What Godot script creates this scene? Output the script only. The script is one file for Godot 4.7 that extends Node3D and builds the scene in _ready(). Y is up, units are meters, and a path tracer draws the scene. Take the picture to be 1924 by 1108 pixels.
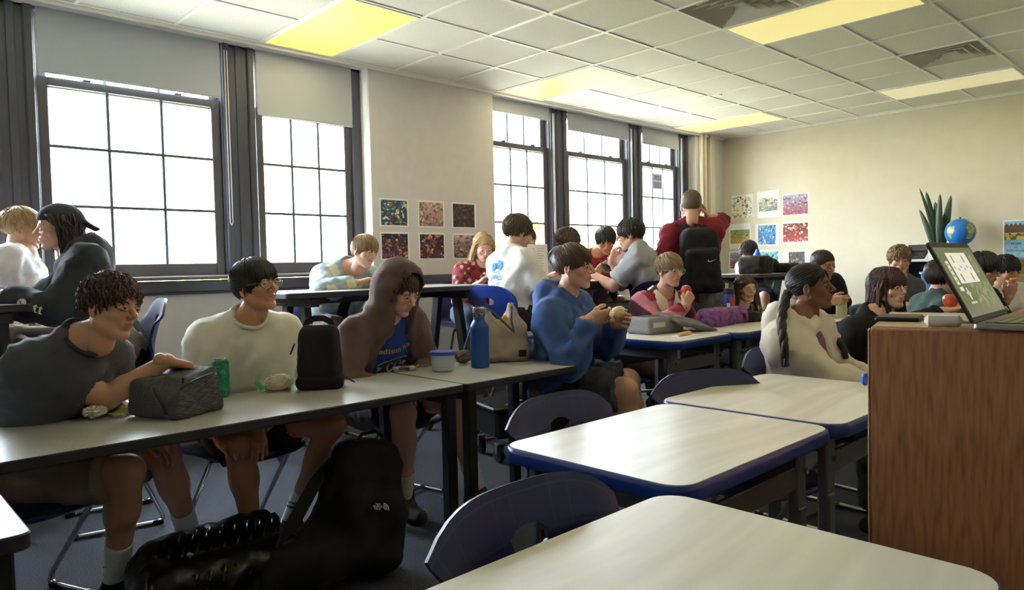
extends Node3D
# A classroom at lunch: a window wall on the left, desks, pupils, a lectern with a laptop. x runs along the window wall, -z points to it.

func _ready() -> void:
	# camera, sky, exposure, ceiling lamps
	var cam := Camera3D.new(); cam.name = "camera"; add_child(cam)
	cam.position = Vector3(0, 1.25, 0)
	cam.rotation = Vector3(deg_to_rad(-2.3117), deg_to_rad(-43.7596), deg_to_rad(-1.2232))
	cam.fov = 44.683; cam.near = 0.05; cam.far = 400.0; cam.current = true
	var we := WorldEnvironment.new(); we.name = "world_environment"; add_child(we)
	var env := Environment.new(); we.environment = env
	var sm := ProceduralSkyMaterial.new()
	sm.sky_top_color = Color(0.86, 0.93, 1.0); sm.sky_horizon_color = Color(1.0, 1.0, 0.98)
	sm.ground_horizon_color = Color(0.8, 0.82, 0.72); sm.ground_bottom_color = Color(0.34, 0.36, 0.28)
	sm.energy_multiplier = 1.0
	var sky := Sky.new(); sky.sky_material = sm
	env.background_mode = Environment.BG_SKY; env.sky = sky
	env.background_energy_multiplier = 11.0
	env.ambient_light_source = Environment.AMBIENT_SOURCE_SKY
	env.tonemap_mode = Environment.TONE_MAPPER_LINEAR
	env.tonemap_exposure = 4.0
	var sun := DirectionalLight3D.new(); sun.name = "sun"; add_child(sun)      # high behind the building: it lights the ground and the trees outside
	sun.rotation = Vector3(deg_to_rad(-52), deg_to_rad(28), 0); sun.light_energy = 7.0; sun.light_color = Color(1, 0.97, 0.9); sun.shadow_enabled = true
	sun.light_angular_distance = 0.5; sun.sky_mode = DirectionalLight3D.SKY_MODE_LIGHT_ONLY
	env.sdfgi_enabled = true; env.ssao_enabled = true; env.ssil_enabled = true
	materials()
	room()
	outside()
	furniture()
	belongings()
	people()

const TILE := 0.6096
const GX := 3.666
const GZ := -4.015
const CEIL := 2.975
const WZ := -5.27        # the face of the window wall
const BX := 9.24         # the face of the back wall
# ------------------------------------------------------------------ helpers
class MB:                                   # collects triangles; mesh() commits them with smoothed normals
	var p := PackedVector3Array()
	var c := PackedColorArray()
	var t := PackedVector2Array()
	var col := Color.WHITE
	var x := Transform3D.IDENTITY
	func tri(a: Vector3, b: Vector3, d: Vector3, ua := Vector2.ZERO, ub := Vector2.ZERO, ud := Vector2.ZERO) -> void:
		p.append(x * a); p.append(x * b); p.append(x * d)
		c.append(col); c.append(col); c.append(col)
		t.append(ua); t.append(ub); t.append(ud)
	func quad(a: Vector3, b: Vector3, d: Vector3, e: Vector3, u0 := Vector2.ZERO, u1 := Vector2.ONE) -> void:
		tri(a, b, d, Vector2(u0.x, u1.y), Vector2(u1.x, u1.y), Vector2(u1.x, u0.y))
		tri(a, d, e, Vector2(u0.x, u1.y), Vector2(u1.x, u0.y), Vector2(u0.x, u0.y))
	func loft(rings: Array, cap0 := true, cap1 := true) -> MB:    # rings turn by the right hand about the way they go
		var n: int = rings[0].size()
		for i in rings.size() - 1:
			var r: PackedVector3Array = rings[i]
			var s: PackedVector3Array = rings[i + 1]
			for j in n:
				var k := (j + 1) % n
				quad(r[j], r[k], s[k], s[j], Vector2(float(j) / n, float(i + 1) / rings.size()), Vector2(float(j + 1) / n, float(i) / rings.size()))
		for w in 2:
			if (w == 0 and not cap0) or (w == 1 and not cap1):
				continue
			var r: PackedVector3Array = rings[0 if w == 0 else rings.size() - 1]
			var m := Vector3.ZERO
			for q in r:
				m += q / n
			for j in n:
				if w == 0:
					tri(m, r[(j + 1) % n], r[j])
				else:
					tri(m, r[j], r[(j + 1) % n])
		return self
	func box(ctr: Vector3, s: Vector3, b := 0.003) -> MB:           # a box with chamfered edges
		var h := s / 2
		b = minf(b, minf(h.x, minf(h.y, h.z)) * 0.9)
		var rings := []
		for lv in [[-h.y, b], [-h.y + b, 0.0], [h.y - b, 0.0], [h.y, b]]:
			var i: float = lv[1]
			var r := PackedVector3Array()
			var hx := h.x - i
			var hz := h.z - i
			var k := maxf(b - i, 0.0) + 0.0001
			for q in [Vector2(hx, hz - k), Vector2(hx, -hz + k), Vector2(hx - k, -hz), Vector2(-hx + k, -hz), Vector2(-hx, -hz + k), Vector2(-hx, hz - k), Vector2(-hx + k, hz), Vector2(hx - k, hz)]:
				r.append(ctr + Vector3(q.x, lv[0], q.y))
			rings.append(r)
		return loft(rings)
	func bar(a: Vector3, b: Vector3, w: float, d: float, bev := 0.003, up := Vector3.UP) -> MB:   # a box beam from a to b
		var z := (b - a).normalized()
		if absf(z.dot(up)) > 0.99:
			up = Vector3.BACK
		var xx := up.cross(z).normalized()
		var keep := x
		x = x * Transform3D(Basis(xx, z, xx.cross(z)), (a + b) / 2)
		box(Vector3.ZERO, Vector3(w, a.distance_to(b), d), bev)
		x = keep
		return self
	func tube(path: Array, rad, sides := 8, caps := true) -> MB:
		var rings := []
		var n := path.size()
		var nrm := Vector3.ZERO
		for i in n:
			var d: Vector3 = (path[mini(i + 1, n - 1)] - path[maxi(i - 1, 0)]).normalized()
			if i == 0:
				nrm = d.cross(Vector3.UP if absf(d.y) < 0.9 else Vector3.RIGHT).normalized()
			else:
				nrm = (nrm - d * nrm.dot(d)).normalized()
			var bn := d.cross(nrm)
			var r := PackedVector3Array()
			var q: float = rad[i] if rad is Array else rad
			for j in sides:
				var g := TAU * j / sides
				r.append(path[i] + (nrm * cos(g) + bn * sin(g)) * q)
			rings.append(r)
		return loft(rings, caps, caps)
	func lathe(prof: Array, segs := 24, cap0 := true, cap1 := true) -> MB:     # [radius, y] from the bottom up
		var rings := []
		for q in prof:
			var r := PackedVector3Array()
			for j in segs:
				r.append(Vector3(q[0] * sin(TAU * j / segs), q[1], q[0] * cos(TAU * j / segs)))
			rings.append(r)
		return loft(rings, cap0, cap1)
	func slab(poly: PackedVector2Array, prof: Array) -> MB:     # convex outline (x, z), profile of [inset, y] from the bottom up
		var rings := []
		var ctr := Vector2.ZERO
		for q in poly:
			ctr += q / poly.size()
		var area := 0.0
		for j in poly.size():
			area += poly[j].cross(poly[(j + 1) % poly.size()])
		for pr in prof:
			var r := PackedVector3Array()
			for j in poly.size():
				var q := poly[j if area < 0 else poly.size() - 1 - j]
				var a := poly[posmod((j if area < 0 else poly.size() - 1 - j) - 1, poly.size())]
				var b := poly[((j if area < 0 else poly.size() - 1 - j) + 1) % poly.size()]
				var e := (b - a).normalized()
				var nn := Vector2(e.y, -e.x)
				if nn.dot(q - ctr) < 0:
					nn = -nn
				q -= nn * pr[0]
				r.append(Vector3(q.x, pr[1], q.y))
			rings.append(r)
		return loft(rings)
	func sheet(nu: int, nv: int, f: Callable, thick: float, hole := Rect2i(), hc := Vector2.ZERO, hr := Vector2.ZERO) -> MB:
		# a surface f(u, v) given thickness, with an optional round hole cut in the block of cells "hole"
		var nodes := []
		for j in nv + 1:
			for i in nu + 1:
				nodes.append(Vector2(float(i) / nu, float(j) / nv))
		var top := func(q: Vector2, side: float) -> Vector3:
			var a: Vector3 = f.call(q.x, q.y)
			var e := 0.004
			var du: Vector3 = f.call(q.x + e, q.y) - f.call(q.x - e, q.y)
			var dv: Vector3 = f.call(q.x, q.y + e) - f.call(q.x, q.y - e)
			return a + du.cross(dv).normalized() * thick * 0.5 * side
		var A := PackedVector3Array(); var B := PackedVector3Array()
		for q in nodes:
			A.append(top.call(q, 1.0)); B.append(top.call(q, -1.0))
		var w := nu + 1
		for j in nv:
			for i in nu:
				if hole.has_area() and hole.has_point(Vector2i(i, j)):
					continue
				var u0 := Vector2(float(i) / nu, float(j) / nv)
				var u1 := Vector2(float(i + 1) / nu, float(j + 1) / nv)
				quad(A[j * w + i], A[j * w + i + 1], A[j * w + w + i + 1], A[j * w + w + i], Vector2(u0.x, u1.y), Vector2(u1.x, u0.y))
				quad(B[j * w + i + 1], B[j * w + i], B[j * w + w + i], B[j * w + w + i + 1], Vector2(u0.x, u1.y), Vector2(u1.x, u0.y))
		var edge := []
		for i in nu: edge.append(i)
		for j in nv: edge.append(j * w + nu)
		for i in nu: edge.append(nv * w + nu - i)
		for j in nv: edge.append((nv - j) * w)
		for k in edge.size():
			var a: int = edge[k]; var b: int = edge[(k + 1) % edge.size()]
			quad(B[a], B[b], A[b], A[a])
		if hole.has_area():
			var ring := []
			for i in hole.size.x: ring.append(Vector2i(hole.position.x + i, hole.position.y))
			for j in hole.size.y: ring.append(Vector2i(hole.end.x, hole.position.y + j))
			for i in hole.size.x: ring.append(Vector2i(hole.end.x - i, hole.end.y))
			for j in hole.size.y: ring.append(Vector2i(hole.position.x, hole.end.y - j))
			var inn := []
			for q in ring:
				var d := Vector2(float(q.x) / nu, float(q.y) / nv) - hc
				var g := atan2(d.y / hr.y, d.x / hr.x)
				inn.append(hc + Vector2(cos(g) * hr.x, sin(g) * hr.y))
			for k in ring.size():
				var l := (k + 1) % ring.size()
				var a: int = ring[k].y * w + ring[k].x
				var b: int = ring[l].y * w + ring[l].x
				var ia: Vector3 = top.call(inn[k], 1.0); var ib: Vector3 = top.call(inn[l], 1.0)
				var ja: Vector3 = top.call(inn[k], -1.0); var jb: Vector3 = top.call(inn[l], -1.0)
				quad(A[a], A[b], ib, ia); quad(B[b], B[a], ja, jb); quad(ia, ib, jb, ja)
		return self
	func mesh(angle := 38.0) -> ArrayMesh:
		var n := p.size()
		var ids := PackedInt32Array(); ids.resize(n)
		var seen := {}
		var faces := []
		var fn := PackedVector3Array(); fn.resize(n / 3)
		for i in n / 3:
			fn[i] = (p[i * 3 + 1] - p[i * 3]).cross(p[i * 3 + 2] - p[i * 3])
		for i in n:
			var k := Vector3i((p[i] * 20000.0).round())
			if not seen.has(k):
				seen[k] = faces.size(); faces.append(PackedInt32Array())
			ids[i] = seen[k]; faces[seen[k]].append(i / 3)
		var lim := cos(deg_to_rad(angle))
		var P := PackedVector3Array(); var N := PackedVector3Array(); var C := PackedColorArray(); var U := PackedVector2Array()
		P.resize(n); N.resize(n); C.resize(n); U.resize(n)
		var un := PackedVector3Array()
		for q in fn: un.append(q.normalized())
		for i in n:
			var me := i / 3
			var s := Vector3.ZERO
			for q in faces[ids[i]]:
				if un[q].dot(un[me]) >= lim: s += fn[q]
			var o: int = me * 3 + [0, 2, 1][i % 3]
			P[o] = p[i]; N[o] = s.normalized() if s.length_squared() > 1e-20 else Vector3.UP; C[o] = c[i]; U[o] = t[i]
		var arr := []; arr.resize(Mesh.ARRAY_MAX)
		arr[Mesh.ARRAY_VERTEX] = P; arr[Mesh.ARRAY_NORMAL] = N; arr[Mesh.ARRAY_COLOR] = C; arr[Mesh.ARRAY_TEX_UV] = U
		var m := ArrayMesh.new()
		m.add_surface_from_arrays(Mesh.PRIMITIVE_TRIANGLES, arr)
		return m

class Field:                                 # a grid of distances, meshed as surface nets
	var o := Vector3.ZERO
	var h := 0.01
	var nx := 0
	var ny := 0
	var nz := 0
	var f := PackedFloat32Array()
	var ns: FastNoiseLite = null
	var amp := 0.0
	func _init(prims: Array, cell: float) -> void:
		var lo := Vector3.INF; var hi := -Vector3.INF
		for q in prims:
			if q.m != 0: continue
			lo = lo.min(q.lo); hi = hi.max(q.hi)
		h = cell
		o = lo - Vector3.ONE * cell * 2.5
		var s := (hi - o) / cell + Vector3.ONE * 3.5
		nx = int(s.x); ny = int(s.y); nz = int(s.z)
		f.resize(nx * ny * nz); f.fill(1.0)
		for q in prims:
			match q.t:
				0: capsule(q)
				1: ell(q)
				2: plane(q)
				3: rbox(q)
	func span(lo: Vector3, hi: Vector3, pad: float) -> Array:
		var a := ((lo - o - Vector3.ONE * pad) / h).floor()
		var b := ((hi - o + Vector3.ONE * pad) / h).ceil()
		return [clampi(int(a.x), 0, nx - 1), clampi(int(b.x), 0, nx - 1), clampi(int(a.y), 0, ny - 1), clampi(int(b.y), 0, ny - 1), clampi(int(a.z), 0, nz - 1), clampi(int(b.z), 0, nz - 1)]
	func capsule(q) -> void:
		var k: float = q.k; var m: int = q.m; var flat: int = q.f
		var s := span(q.lo, q.hi, maxf(k, 0.0) + h * 2.0)
		var a: Vector3 = q.a
		var d: Vector3 = q.b - q.a
		var bb := maxf(d.length_squared(), 1e-9); var inv := 1.0 / bb; var ln := sqrt(bb)
		var ra: float = q.ra; var dr: float = q.rb - q.ra
		var ik := 1.0 / maxf(k, 1e-5)
		for z in range(s[4], s[5] + 1):
			var pz := o.z + z * h - a.z
			for y in range(s[2], s[3] + 1):
				var py := o.y + y * h - a.y
				var yz := py * py + pz * pz
				var dyz := py * d.y + pz * d.z
				var i: int = (z * ny + y) * nx + s[0]
				var px: float = o.x + s[0] * h - a.x
				for xx in range(s[0], s[1] + 1):
					var dt := dyz + px * d.x
					var tr := dt * inv
					var t := clampf(tr, 0.0, 1.0)
					var e := px * px + yz
					var v := 0.0
					if flat == 0 or (tr >= 0.0 and tr <= 1.0) or (tr < 0.0 and flat & 1 == 0) or (tr > 1.0 and flat & 2 == 0):
						v = sqrt(maxf(e - t * (2.0 * dt - t * bb), 0.0)) - ra - dr * t
						if flat & 1 and tr >= 0.0: v = maxf(v, -tr * ln)
						if flat & 2 and tr <= 1.0: v = maxf(v, (tr - 1.0) * ln)
					else:
						v = maxf(sqrt(maxf(e - dt * dt * inv, 0.0)) - ra - dr * t, (tr - 1.0) * ln if tr > 1.0 else -tr * ln)
					var w := f[i]
					if m == 0:
						var g := k - absf(w - v)
						f[i] = minf(w, v) - (g * g * ik * 0.25 if g > 0.0 else 0.0)
					else:
						v = -v
						var g := k - absf(w - v)
						f[i] = maxf(w, v) + (g * g * ik * 0.25 if g > 0.0 else 0.0)
					i += 1
					px += h
	func ell(q) -> void:
		var k: float = q.k; var m: int = q.m
		var s := span(q.lo, q.hi, k + h * 2.0)
		var B: Basis = q.b
		var ir: Vector3 = Vector3.ONE / q.r
		var gx: Vector3 = B.x * ir.x; var gy: Vector3 = B.y * ir.y; var gz: Vector3 = B.z * ir.z
		var ik := 1.0 / maxf(k, 1e-5)
		for z in range(s[4], s[5] + 1):
			for y in range(s[2], s[3] + 1):
				var i: int = (z * ny + y) * nx + s[0]
				for xx in range(s[0], s[1] + 1):
					var p: Vector3 = o + Vector3(xx, y, z) * h - q.c
					var u := Vector3(p.dot(gx), p.dot(gy), p.dot(gz))
					var k0 := u.length()
					var k1 := (u * ir).length()
					var v := k0 * (k0 - 1.0) / maxf(k1, 1e-6) if k0 > 0.02 else -0.01
					var w := f[i]
					if m != 0: v = -v
					var g := k - absf(w - v)
					if m == 0:
						f[i] = minf(w, v) - (g * g * ik * 0.25 if g > 0.0 else 0.0)
					else:
						f[i] = maxf(w, v) + (g * g * ik * 0.25 if g > 0.0 else 0.0)
					i += 1
	func rbox(q) -> void:                      # a box with rounded edges; taper narrows it towards its top
		var k: float = q.k; var m: int = q.m
		var s := span(q.lo, q.hi, k + h * 2.0)
		var B: Basis = q.b
		var ik := 1.0 / maxf(k, 1e-5)
		for z in range(s[4], s[5] + 1):
			for y in range(s[2], s[3] + 1):
				var i: int = (z * ny + y) * nx + s[0]
				for xx in range(s[0], s[1] + 1):
					var p: Vector3 = o + Vector3(xx, y, z) * h - q.c
					var u := Vector3(p.dot(B.x), p.dot(B.y), p.dot(B.z))
					var tp: float = 1.0 - q.taper * (u.y / q.r.y * 0.5 + 0.5)
					u.x /= tp; u.z /= tp
					var e: Vector3 = u.abs() - q.r + Vector3.ONE * q.rad
					var v: float = e.max(Vector3.ZERO).length() + minf(maxf(e.x, maxf(e.y, e.z)), 0.0) - q.rad
					v *= tp
					var w := f[i]
					if m != 0: v = -v
					var g := k - absf(w - v)
					if m == 0: f[i] = minf(w, v) - (g * g * ik * 0.25 if g > 0.0 else 0.0)
					else: f[i] = maxf(w, v) + (g * g * ik * 0.25 if g > 0.0 else 0.0)
					i += 1
	func plane(q) -> void:                     # keeps what lies below n.p = d, within the ball (c, r)
		var s := span(q.c - Vector3.ONE * q.r, q.c + Vector3.ONE * q.r, 0.0)
		var n: Vector3 = q.n
		for z in range(s[4], s[5] + 1):
			for y in range(s[2], s[3] + 1):
				var i: int = (z * ny + y) * nx + s[0]
				var v: float = n.dot(o + Vector3(s[0], y, z) * h) - q.d
				for xx in range(s[0], s[1] + 1):
					if v > f[i]: f[i] = v
					v += n.x * h
					i += 1
	func at(p: Vector3) -> float:
		var g := (p - o) / h
		if g.x < 0 or g.y < 0 or g.z < 0 or g.x >= nx - 1 or g.y >= ny - 1 or g.z >= nz - 1: return 1.0
		var a := int(g.x); var b := int(g.y); var c := int(g.z)
		var u := g.x - a; var v := g.y - b; var w := g.z - c
		var i := (c * ny + b) * nx + a
		var sy := nx; var sz := nx * ny
		return lerpf(lerpf(lerpf(f[i], f[i + 1], u), lerpf(f[i + sy], f[i + sy + 1], u), v), lerpf(lerpf(f[i + sz], f[i + sz + 1], u), lerpf(f[i + sz + sy], f[i + sz + sy + 1], u), v), w)
	func hit(p: Vector3, d: Vector3, far := 0.6) -> Vector3:
		var t := 0.0
		while t < far:
			var v := at(p + d * t)
			if v < 0.0005: return p + d * t
			t += clampf(v * 0.8, 0.0008, 0.03)
		return p + d * far * 0.5
	func nets(amp := 0.0, freq := 10.0, seed := 1) -> Array:   # [vertices, normals, indices]
		var V := PackedVector3Array(); var N := PackedVector3Array(); var I := PackedInt32Array()
		var at_cell := PackedInt32Array(); at_cell.resize(f.size()); at_cell.fill(-1)
		var sy := nx; var sz := nx * ny
		var lim := h * 2.6
		for z in nz - 1:
			for y in ny - 1:
				var i := (z * ny + y) * nx
				for xx in nx - 1:
					var a := f[i]
					if a > lim or a < -lim:
						i += 1
						continue
					var b := f[i + 1]; var c := f[i + sy]; var d := f[i + sy + 1]
					var e := f[i + sz]; var g := f[i + sz + 1]; var j := f[i + sz + sy]; var l := f[i + sz + sy + 1]
					var mn := minf(minf(minf(a, b), minf(c, d)), minf(minf(e, g), minf(j, l)))
					var mx := maxf(maxf(maxf(a, b), maxf(c, d)), maxf(maxf(e, g), maxf(j, l)))
					if mn > 0.0 or mx <= 0.0:
						i += 1
						continue
					var s := Vector3.ZERO; var n := 0
					if (a > 0.0) != (b > 0.0): s += Vector3(a / (a - b), 0, 0); n += 1
					if (c > 0.0) != (d > 0.0): s += Vector3(c / (c - d), 1, 0); n += 1
					if (e > 0.0) != (g > 0.0): s += Vector3(e / (e - g), 0, 1); n += 1
					if (j > 0.0) != (l > 0.0): s += Vector3(j / (j - l), 1, 1); n += 1
					if (a > 0.0) != (c > 0.0): s += Vector3(0, a / (a - c), 0); n += 1
					if (b > 0.0) != (d > 0.0): s += Vector3(1, b / (b - d), 0); n += 1
					if (e > 0.0) != (j > 0.0): s += Vector3(0, e / (e - j), 1); n += 1
					if (g > 0.0) != (l > 0.0): s += Vector3(1, g / (g - l), 1); n += 1
					if (a > 0.0) != (e > 0.0): s += Vector3(0, 0, a / (a - e)); n += 1
					if (b > 0.0) != (g > 0.0): s += Vector3(1, 0, b / (b - g)); n += 1
					if (c > 0.0) != (j > 0.0): s += Vector3(0, 1, c / (c - j)); n += 1
					if (d > 0.0) != (l > 0.0): s += Vector3(1, 1, d / (d - l)); n += 1
					at_cell[i] = V.size()
					V.append(o + (Vector3(xx, y, z) + s / n) * h)
					N.append(Vector3(b + d + g + l - a - c - e - j, c + d + j + l - a - b - e - g, e + g + j + l - a - b - c - d).normalized())
					i += 1
		for z in range(1, nz - 1):
			for y in range(1, ny - 1):
				var i := (z * ny + y) * nx + 1
				for xx in range(1, nx - 1):
					if at_cell[i] >= 0:
						var a := f[i] > 0.0
						for ax in 3:
							var step: int = [1, sy, sz][ax]
							if a == (f[i + step] > 0.0): continue
							var u: int = [sy, sz, 1][ax]; var w: int = [sz, 1, sy][ax]
							var q0 := at_cell[i]; var q1 := at_cell[i - u]; var q2 := at_cell[i - u - w]; var q3 := at_cell[i - w]
							if q1 < 0 or q2 < 0 or q3 < 0: continue
							if a: I.append_array([q0, q1, q2, q0, q2, q3])
							else: I.append_array([q0, q2, q1, q0, q3, q2])
					i += 1
		if amp > 0.0:
			ns = FastNoiseLite.new(); self.amp = amp; ns.seed = seed; ns.frequency = freq; ns.fractal_octaves = 3
			ns.fractal_type = FastNoiseLite.FRACTAL_RIDGED if freq < 20.0 else FastNoiseLite.FRACTAL_FBM
			ns.fractal_lacunarity = 1.8; ns.fractal_gain = 0.42
			var e := 0.25 / freq
			for i in V.size():
				var q := V[i]; var n := N[i]
				var b := ns.get_noise_3dv(q)
				V[i] = q + n * (b * amp)
				var gr := Vector3(ns.get_noise_3dv(q + Vector3(e, 0, 0)) - b, ns.get_noise_3dv(q + Vector3(0, e, 0)) - b, ns.get_noise_3dv(q + Vector3(0, 0, e)) - b) * (amp / e)
				N[i] = (n - (gr - n * gr.dot(n))).normalized()
		return [V, N, I]

func cap(a: Vector3, b: Vector3, ra: float, rb := -1.0, k := 0.02, m := 0, f := 0) -> Dictionary:
	if rb < 0.0: rb = ra
	var r := Vector3.ONE * maxf(ra, rb)
	return {t = 0, a = a, b = b, ra = ra, rb = rb, k = k, m = m, f = f, lo = a.min(b) - r, hi = a.max(b) + r}
func elp(c: Vector3, r: Vector3, k := 0.02, m := 0, b := Basis.IDENTITY) -> Dictionary:
	var w := Vector3(absf(b.x.x) * r.x + absf(b.y.x) * r.y + absf(b.z.x) * r.z, absf(b.x.y) * r.x + absf(b.y.y) * r.y + absf(b.z.y) * r.z, absf(b.x.z) * r.x + absf(b.y.z) * r.y + absf(b.z.z) * r.z)
	return {t = 1, c = c, r = r, b = b, k = k, m = m, lo = c - w, hi = c + w}
func rbx(c: Vector3, r: Vector3, rad := 0.03, k := 0.01, m := 0, b := Basis.IDENTITY, taper := 0.0) -> Dictionary:
	var q := elp(c, r, k, m, b)
	q.t = 3; q.rad = rad; q.taper = taper
	return q
func cutp(n: Vector3, pt: Vector3, r := 0.4) -> Dictionary:
	return {t = 2, n = n.normalized(), d = n.normalized().dot(pt), c = pt, r = r, m = 1}

var jobs := []
func job(prims: Array, cell: float, amp := 0.0, freq := 10.0, keep := false) -> Dictionary:
	var j := {p = prims, c = cell, a = amp, f = freq, keep = keep, r = [], fld = null}
	jobs.append(j)
	return j
func run_one(i: int) -> void:
	var j: Dictionary = jobs[i]
	var fl := Field.new(j.p, j.c)
	j.r = fl.nets(j.a, j.f, i + 3)
	if j.keep: j.fld = fl
func run_jobs() -> void:
	if jobs.is_empty(): return
	var id := WorkerThreadPool.add_group_task(run_one, jobs.size(), -1, true)
	WorkerThreadPool.wait_for_group_task_completion(id)
	jobs = []

func amesh(r: Array, cols = null) -> ArrayMesh:
	var arr := []; arr.resize(Mesh.ARRAY_MAX)
	arr[Mesh.ARRAY_VERTEX] = r[0]; arr[Mesh.ARRAY_NORMAL] = r[1]; arr[Mesh.ARRAY_INDEX] = r[2]
	if cols != null: arr[Mesh.ARRAY_COLOR] = cols
	var m := ArrayMesh.new()
	m.add_surface_from_arrays(Mesh.PRIMITIVE_TRIANGLES, arr)
	return m

# materials
var mats := {}
func M(key: String, c := Color.WHITE, rough := 0.6, metal := 0.0) -> StandardMaterial3D:
	if mats.has(key): return mats[key]
	var m := StandardMaterial3D.new()
	m.albedo_color = c; m.roughness = rough; m.metallic = metal
	mats[key] = m
	return m
func rgb(r: float, g: float, b: float) -> Color: return Color(r / 255.0, g / 255.0, b / 255.0)
func noise_tex(freq: float, cols: Array, w := 256, hgt := 256, seed := 1, oct := 3, type := FastNoiseLite.TYPE_SIMPLEX_SMOOTH) -> NoiseTexture2D:
	var n := FastNoiseLite.new(); n.seed = seed; n.frequency = freq; n.fractal_octaves = oct; n.noise_type = type
	var t := NoiseTexture2D.new(); t.width = w; t.height = hgt; t.seamless = true; t.noise = n
	var g := Gradient.new()
	var offs := PackedFloat32Array(); var cc := PackedColorArray()
	for i in cols.size(): offs.append(float(i) / maxf(cols.size() - 1, 1)); cc.append(cols[i])
	g.offsets = offs; g.colors = cc
	t.color_ramp = g
	return t
func tri(m: StandardMaterial3D, tex: Texture2D, scale: Vector3, world := true) -> StandardMaterial3D:
	m.albedo_texture = tex; m.uv1_triplanar = true; m.uv1_world_triplanar = world; m.uv1_scale = scale
	return m
func grey(v: float) -> Color: return Color(v, v, v)

# things
var taken := {}
func numbered(n: String) -> String:
	taken[n] = taken.get(n, 0) + 1
	return n if taken[n] == 1 else "%s_%03d" % [n, taken[n] - 1]
func thing(called: String, label: String, category: String, at := Vector3.ZERO, turn := 0.0, group := "") -> Node3D:
	var o := Node3D.new(); o.name = numbered(called); add_child(o, true)
	o.position = at; o.rotation.y = turn
	o.set_meta("label", label); o.set_meta("category", category)
	if group: o.set_meta("group", group)
	return o
func part(called: String, mesh: Mesh, mat: Material, parent: Node, label := "") -> MeshInstance3D:
	var o := MeshInstance3D.new(); o.name = called; o.mesh = mesh; o.material_override = mat
	parent.add_child(o, true)
	if label: o.set_meta("label", label)
	return o
func struct(called: String, mesh: Mesh, mat: Material) -> MeshInstance3D:
	var o := part(called, mesh, mat, self)
	o.set_meta("kind", "structure")
	return o
func dup(root: Node3D, at: Vector3, turn: float, label: String) -> Node3D:
	var r: Node3D = root.duplicate(); r.name = numbered(String(root.get_meta("base"))); add_child(r, true)
	r.position = at; r.rotation.y = turn; r.set_meta("label", label)
	return r
func rrect(w: float, d: float, r: float, n := 5, c := Vector2.ZERO) -> PackedVector2Array:
	var p := PackedVector2Array()
	for q in 4:
		var s: Vector2 = [Vector2(1, 1), Vector2(-1, 1), Vector2(-1, -1), Vector2(1, -1)][q]
		for i in n + 1:
			var g := PI / 2 * (q + float(i) / n)
			p.append(c + Vector2(s.x * (w / 2 - r), s.y * (d / 2 - r)) + Vector2(cos(g), sin(g)) * r)
	return p

func materials() -> void:
	var wall := M("wall", Color.WHITE, 0.75)
	tri(wall, noise_tex(0.02, [rgb(211, 208, 202), rgb(217, 214, 208)], 256, 256, 3), Vector3.ONE * 1.3)
	wall.roughness = 0.62
	var cp := M("carpet", Color.WHITE, 0.95)
	tri(cp, noise_tex(0.19, [rgb(38, 40, 47), rgb(70, 73, 83), rgb(106, 109, 120)], 512, 512, 5, 4), Vector3.ONE * 1.4)
	cp.heightmap_enabled = true; cp.heightmap_scale = 0.4
	cp.heightmap_texture = noise_tex(0.22, [Color.BLACK, Color.WHITE], 512, 512, 6, 3)
	var ct := M("ceiling_tile", Color.WHITE, 0.9)
	tri(ct, noise_tex(0.16, [rgb(184, 181, 164), rgb(232, 228, 212), rgb(236, 232, 217)], 512, 512, 8, 3), Vector3.ONE * 1.6)
	M("grid", rgb(240, 237, 222), 0.45)
	M("frame", rgb(76, 76, 86), 0.42)
	M("sash", rgb(84, 82, 86), 0.4)
	M("muntin", rgb(92, 98, 104), 0.5)
	M("sill", rgb(120, 114, 112), 0.65)
	var sh := M("shade", rgb(186, 189, 192), 0.85); sh.backlight_enabled = true; sh.backlight = Color(0.045, 0.045, 0.042)
	var g := M("glass", Color(1, 1, 1, 0.06), 0.0); g.transparency = BaseMaterial3D.TRANSPARENCY_ALPHA
	M("cream", rgb(226, 218, 196), 0.5)
	M("white", rgb(235, 234, 230), 0.6)
	M("paper", rgb(240, 239, 235), 0.8)
	M("black", rgb(14, 14, 16), 0.6)
	M("dark", rgb(22, 22, 25), 0.5)
	M("chrome", rgb(190, 192, 196), 0.18, 1.0)
	M("rubber", rgb(10, 10, 11), 0.7)
	M("vent", rgb(196, 192, 176), 0.5)

func slabbox(ctr: Vector3, s: Vector3, b := 0.002) -> ArrayMesh:
	return MB.new().box(ctr, s, b).mesh(20)

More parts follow.
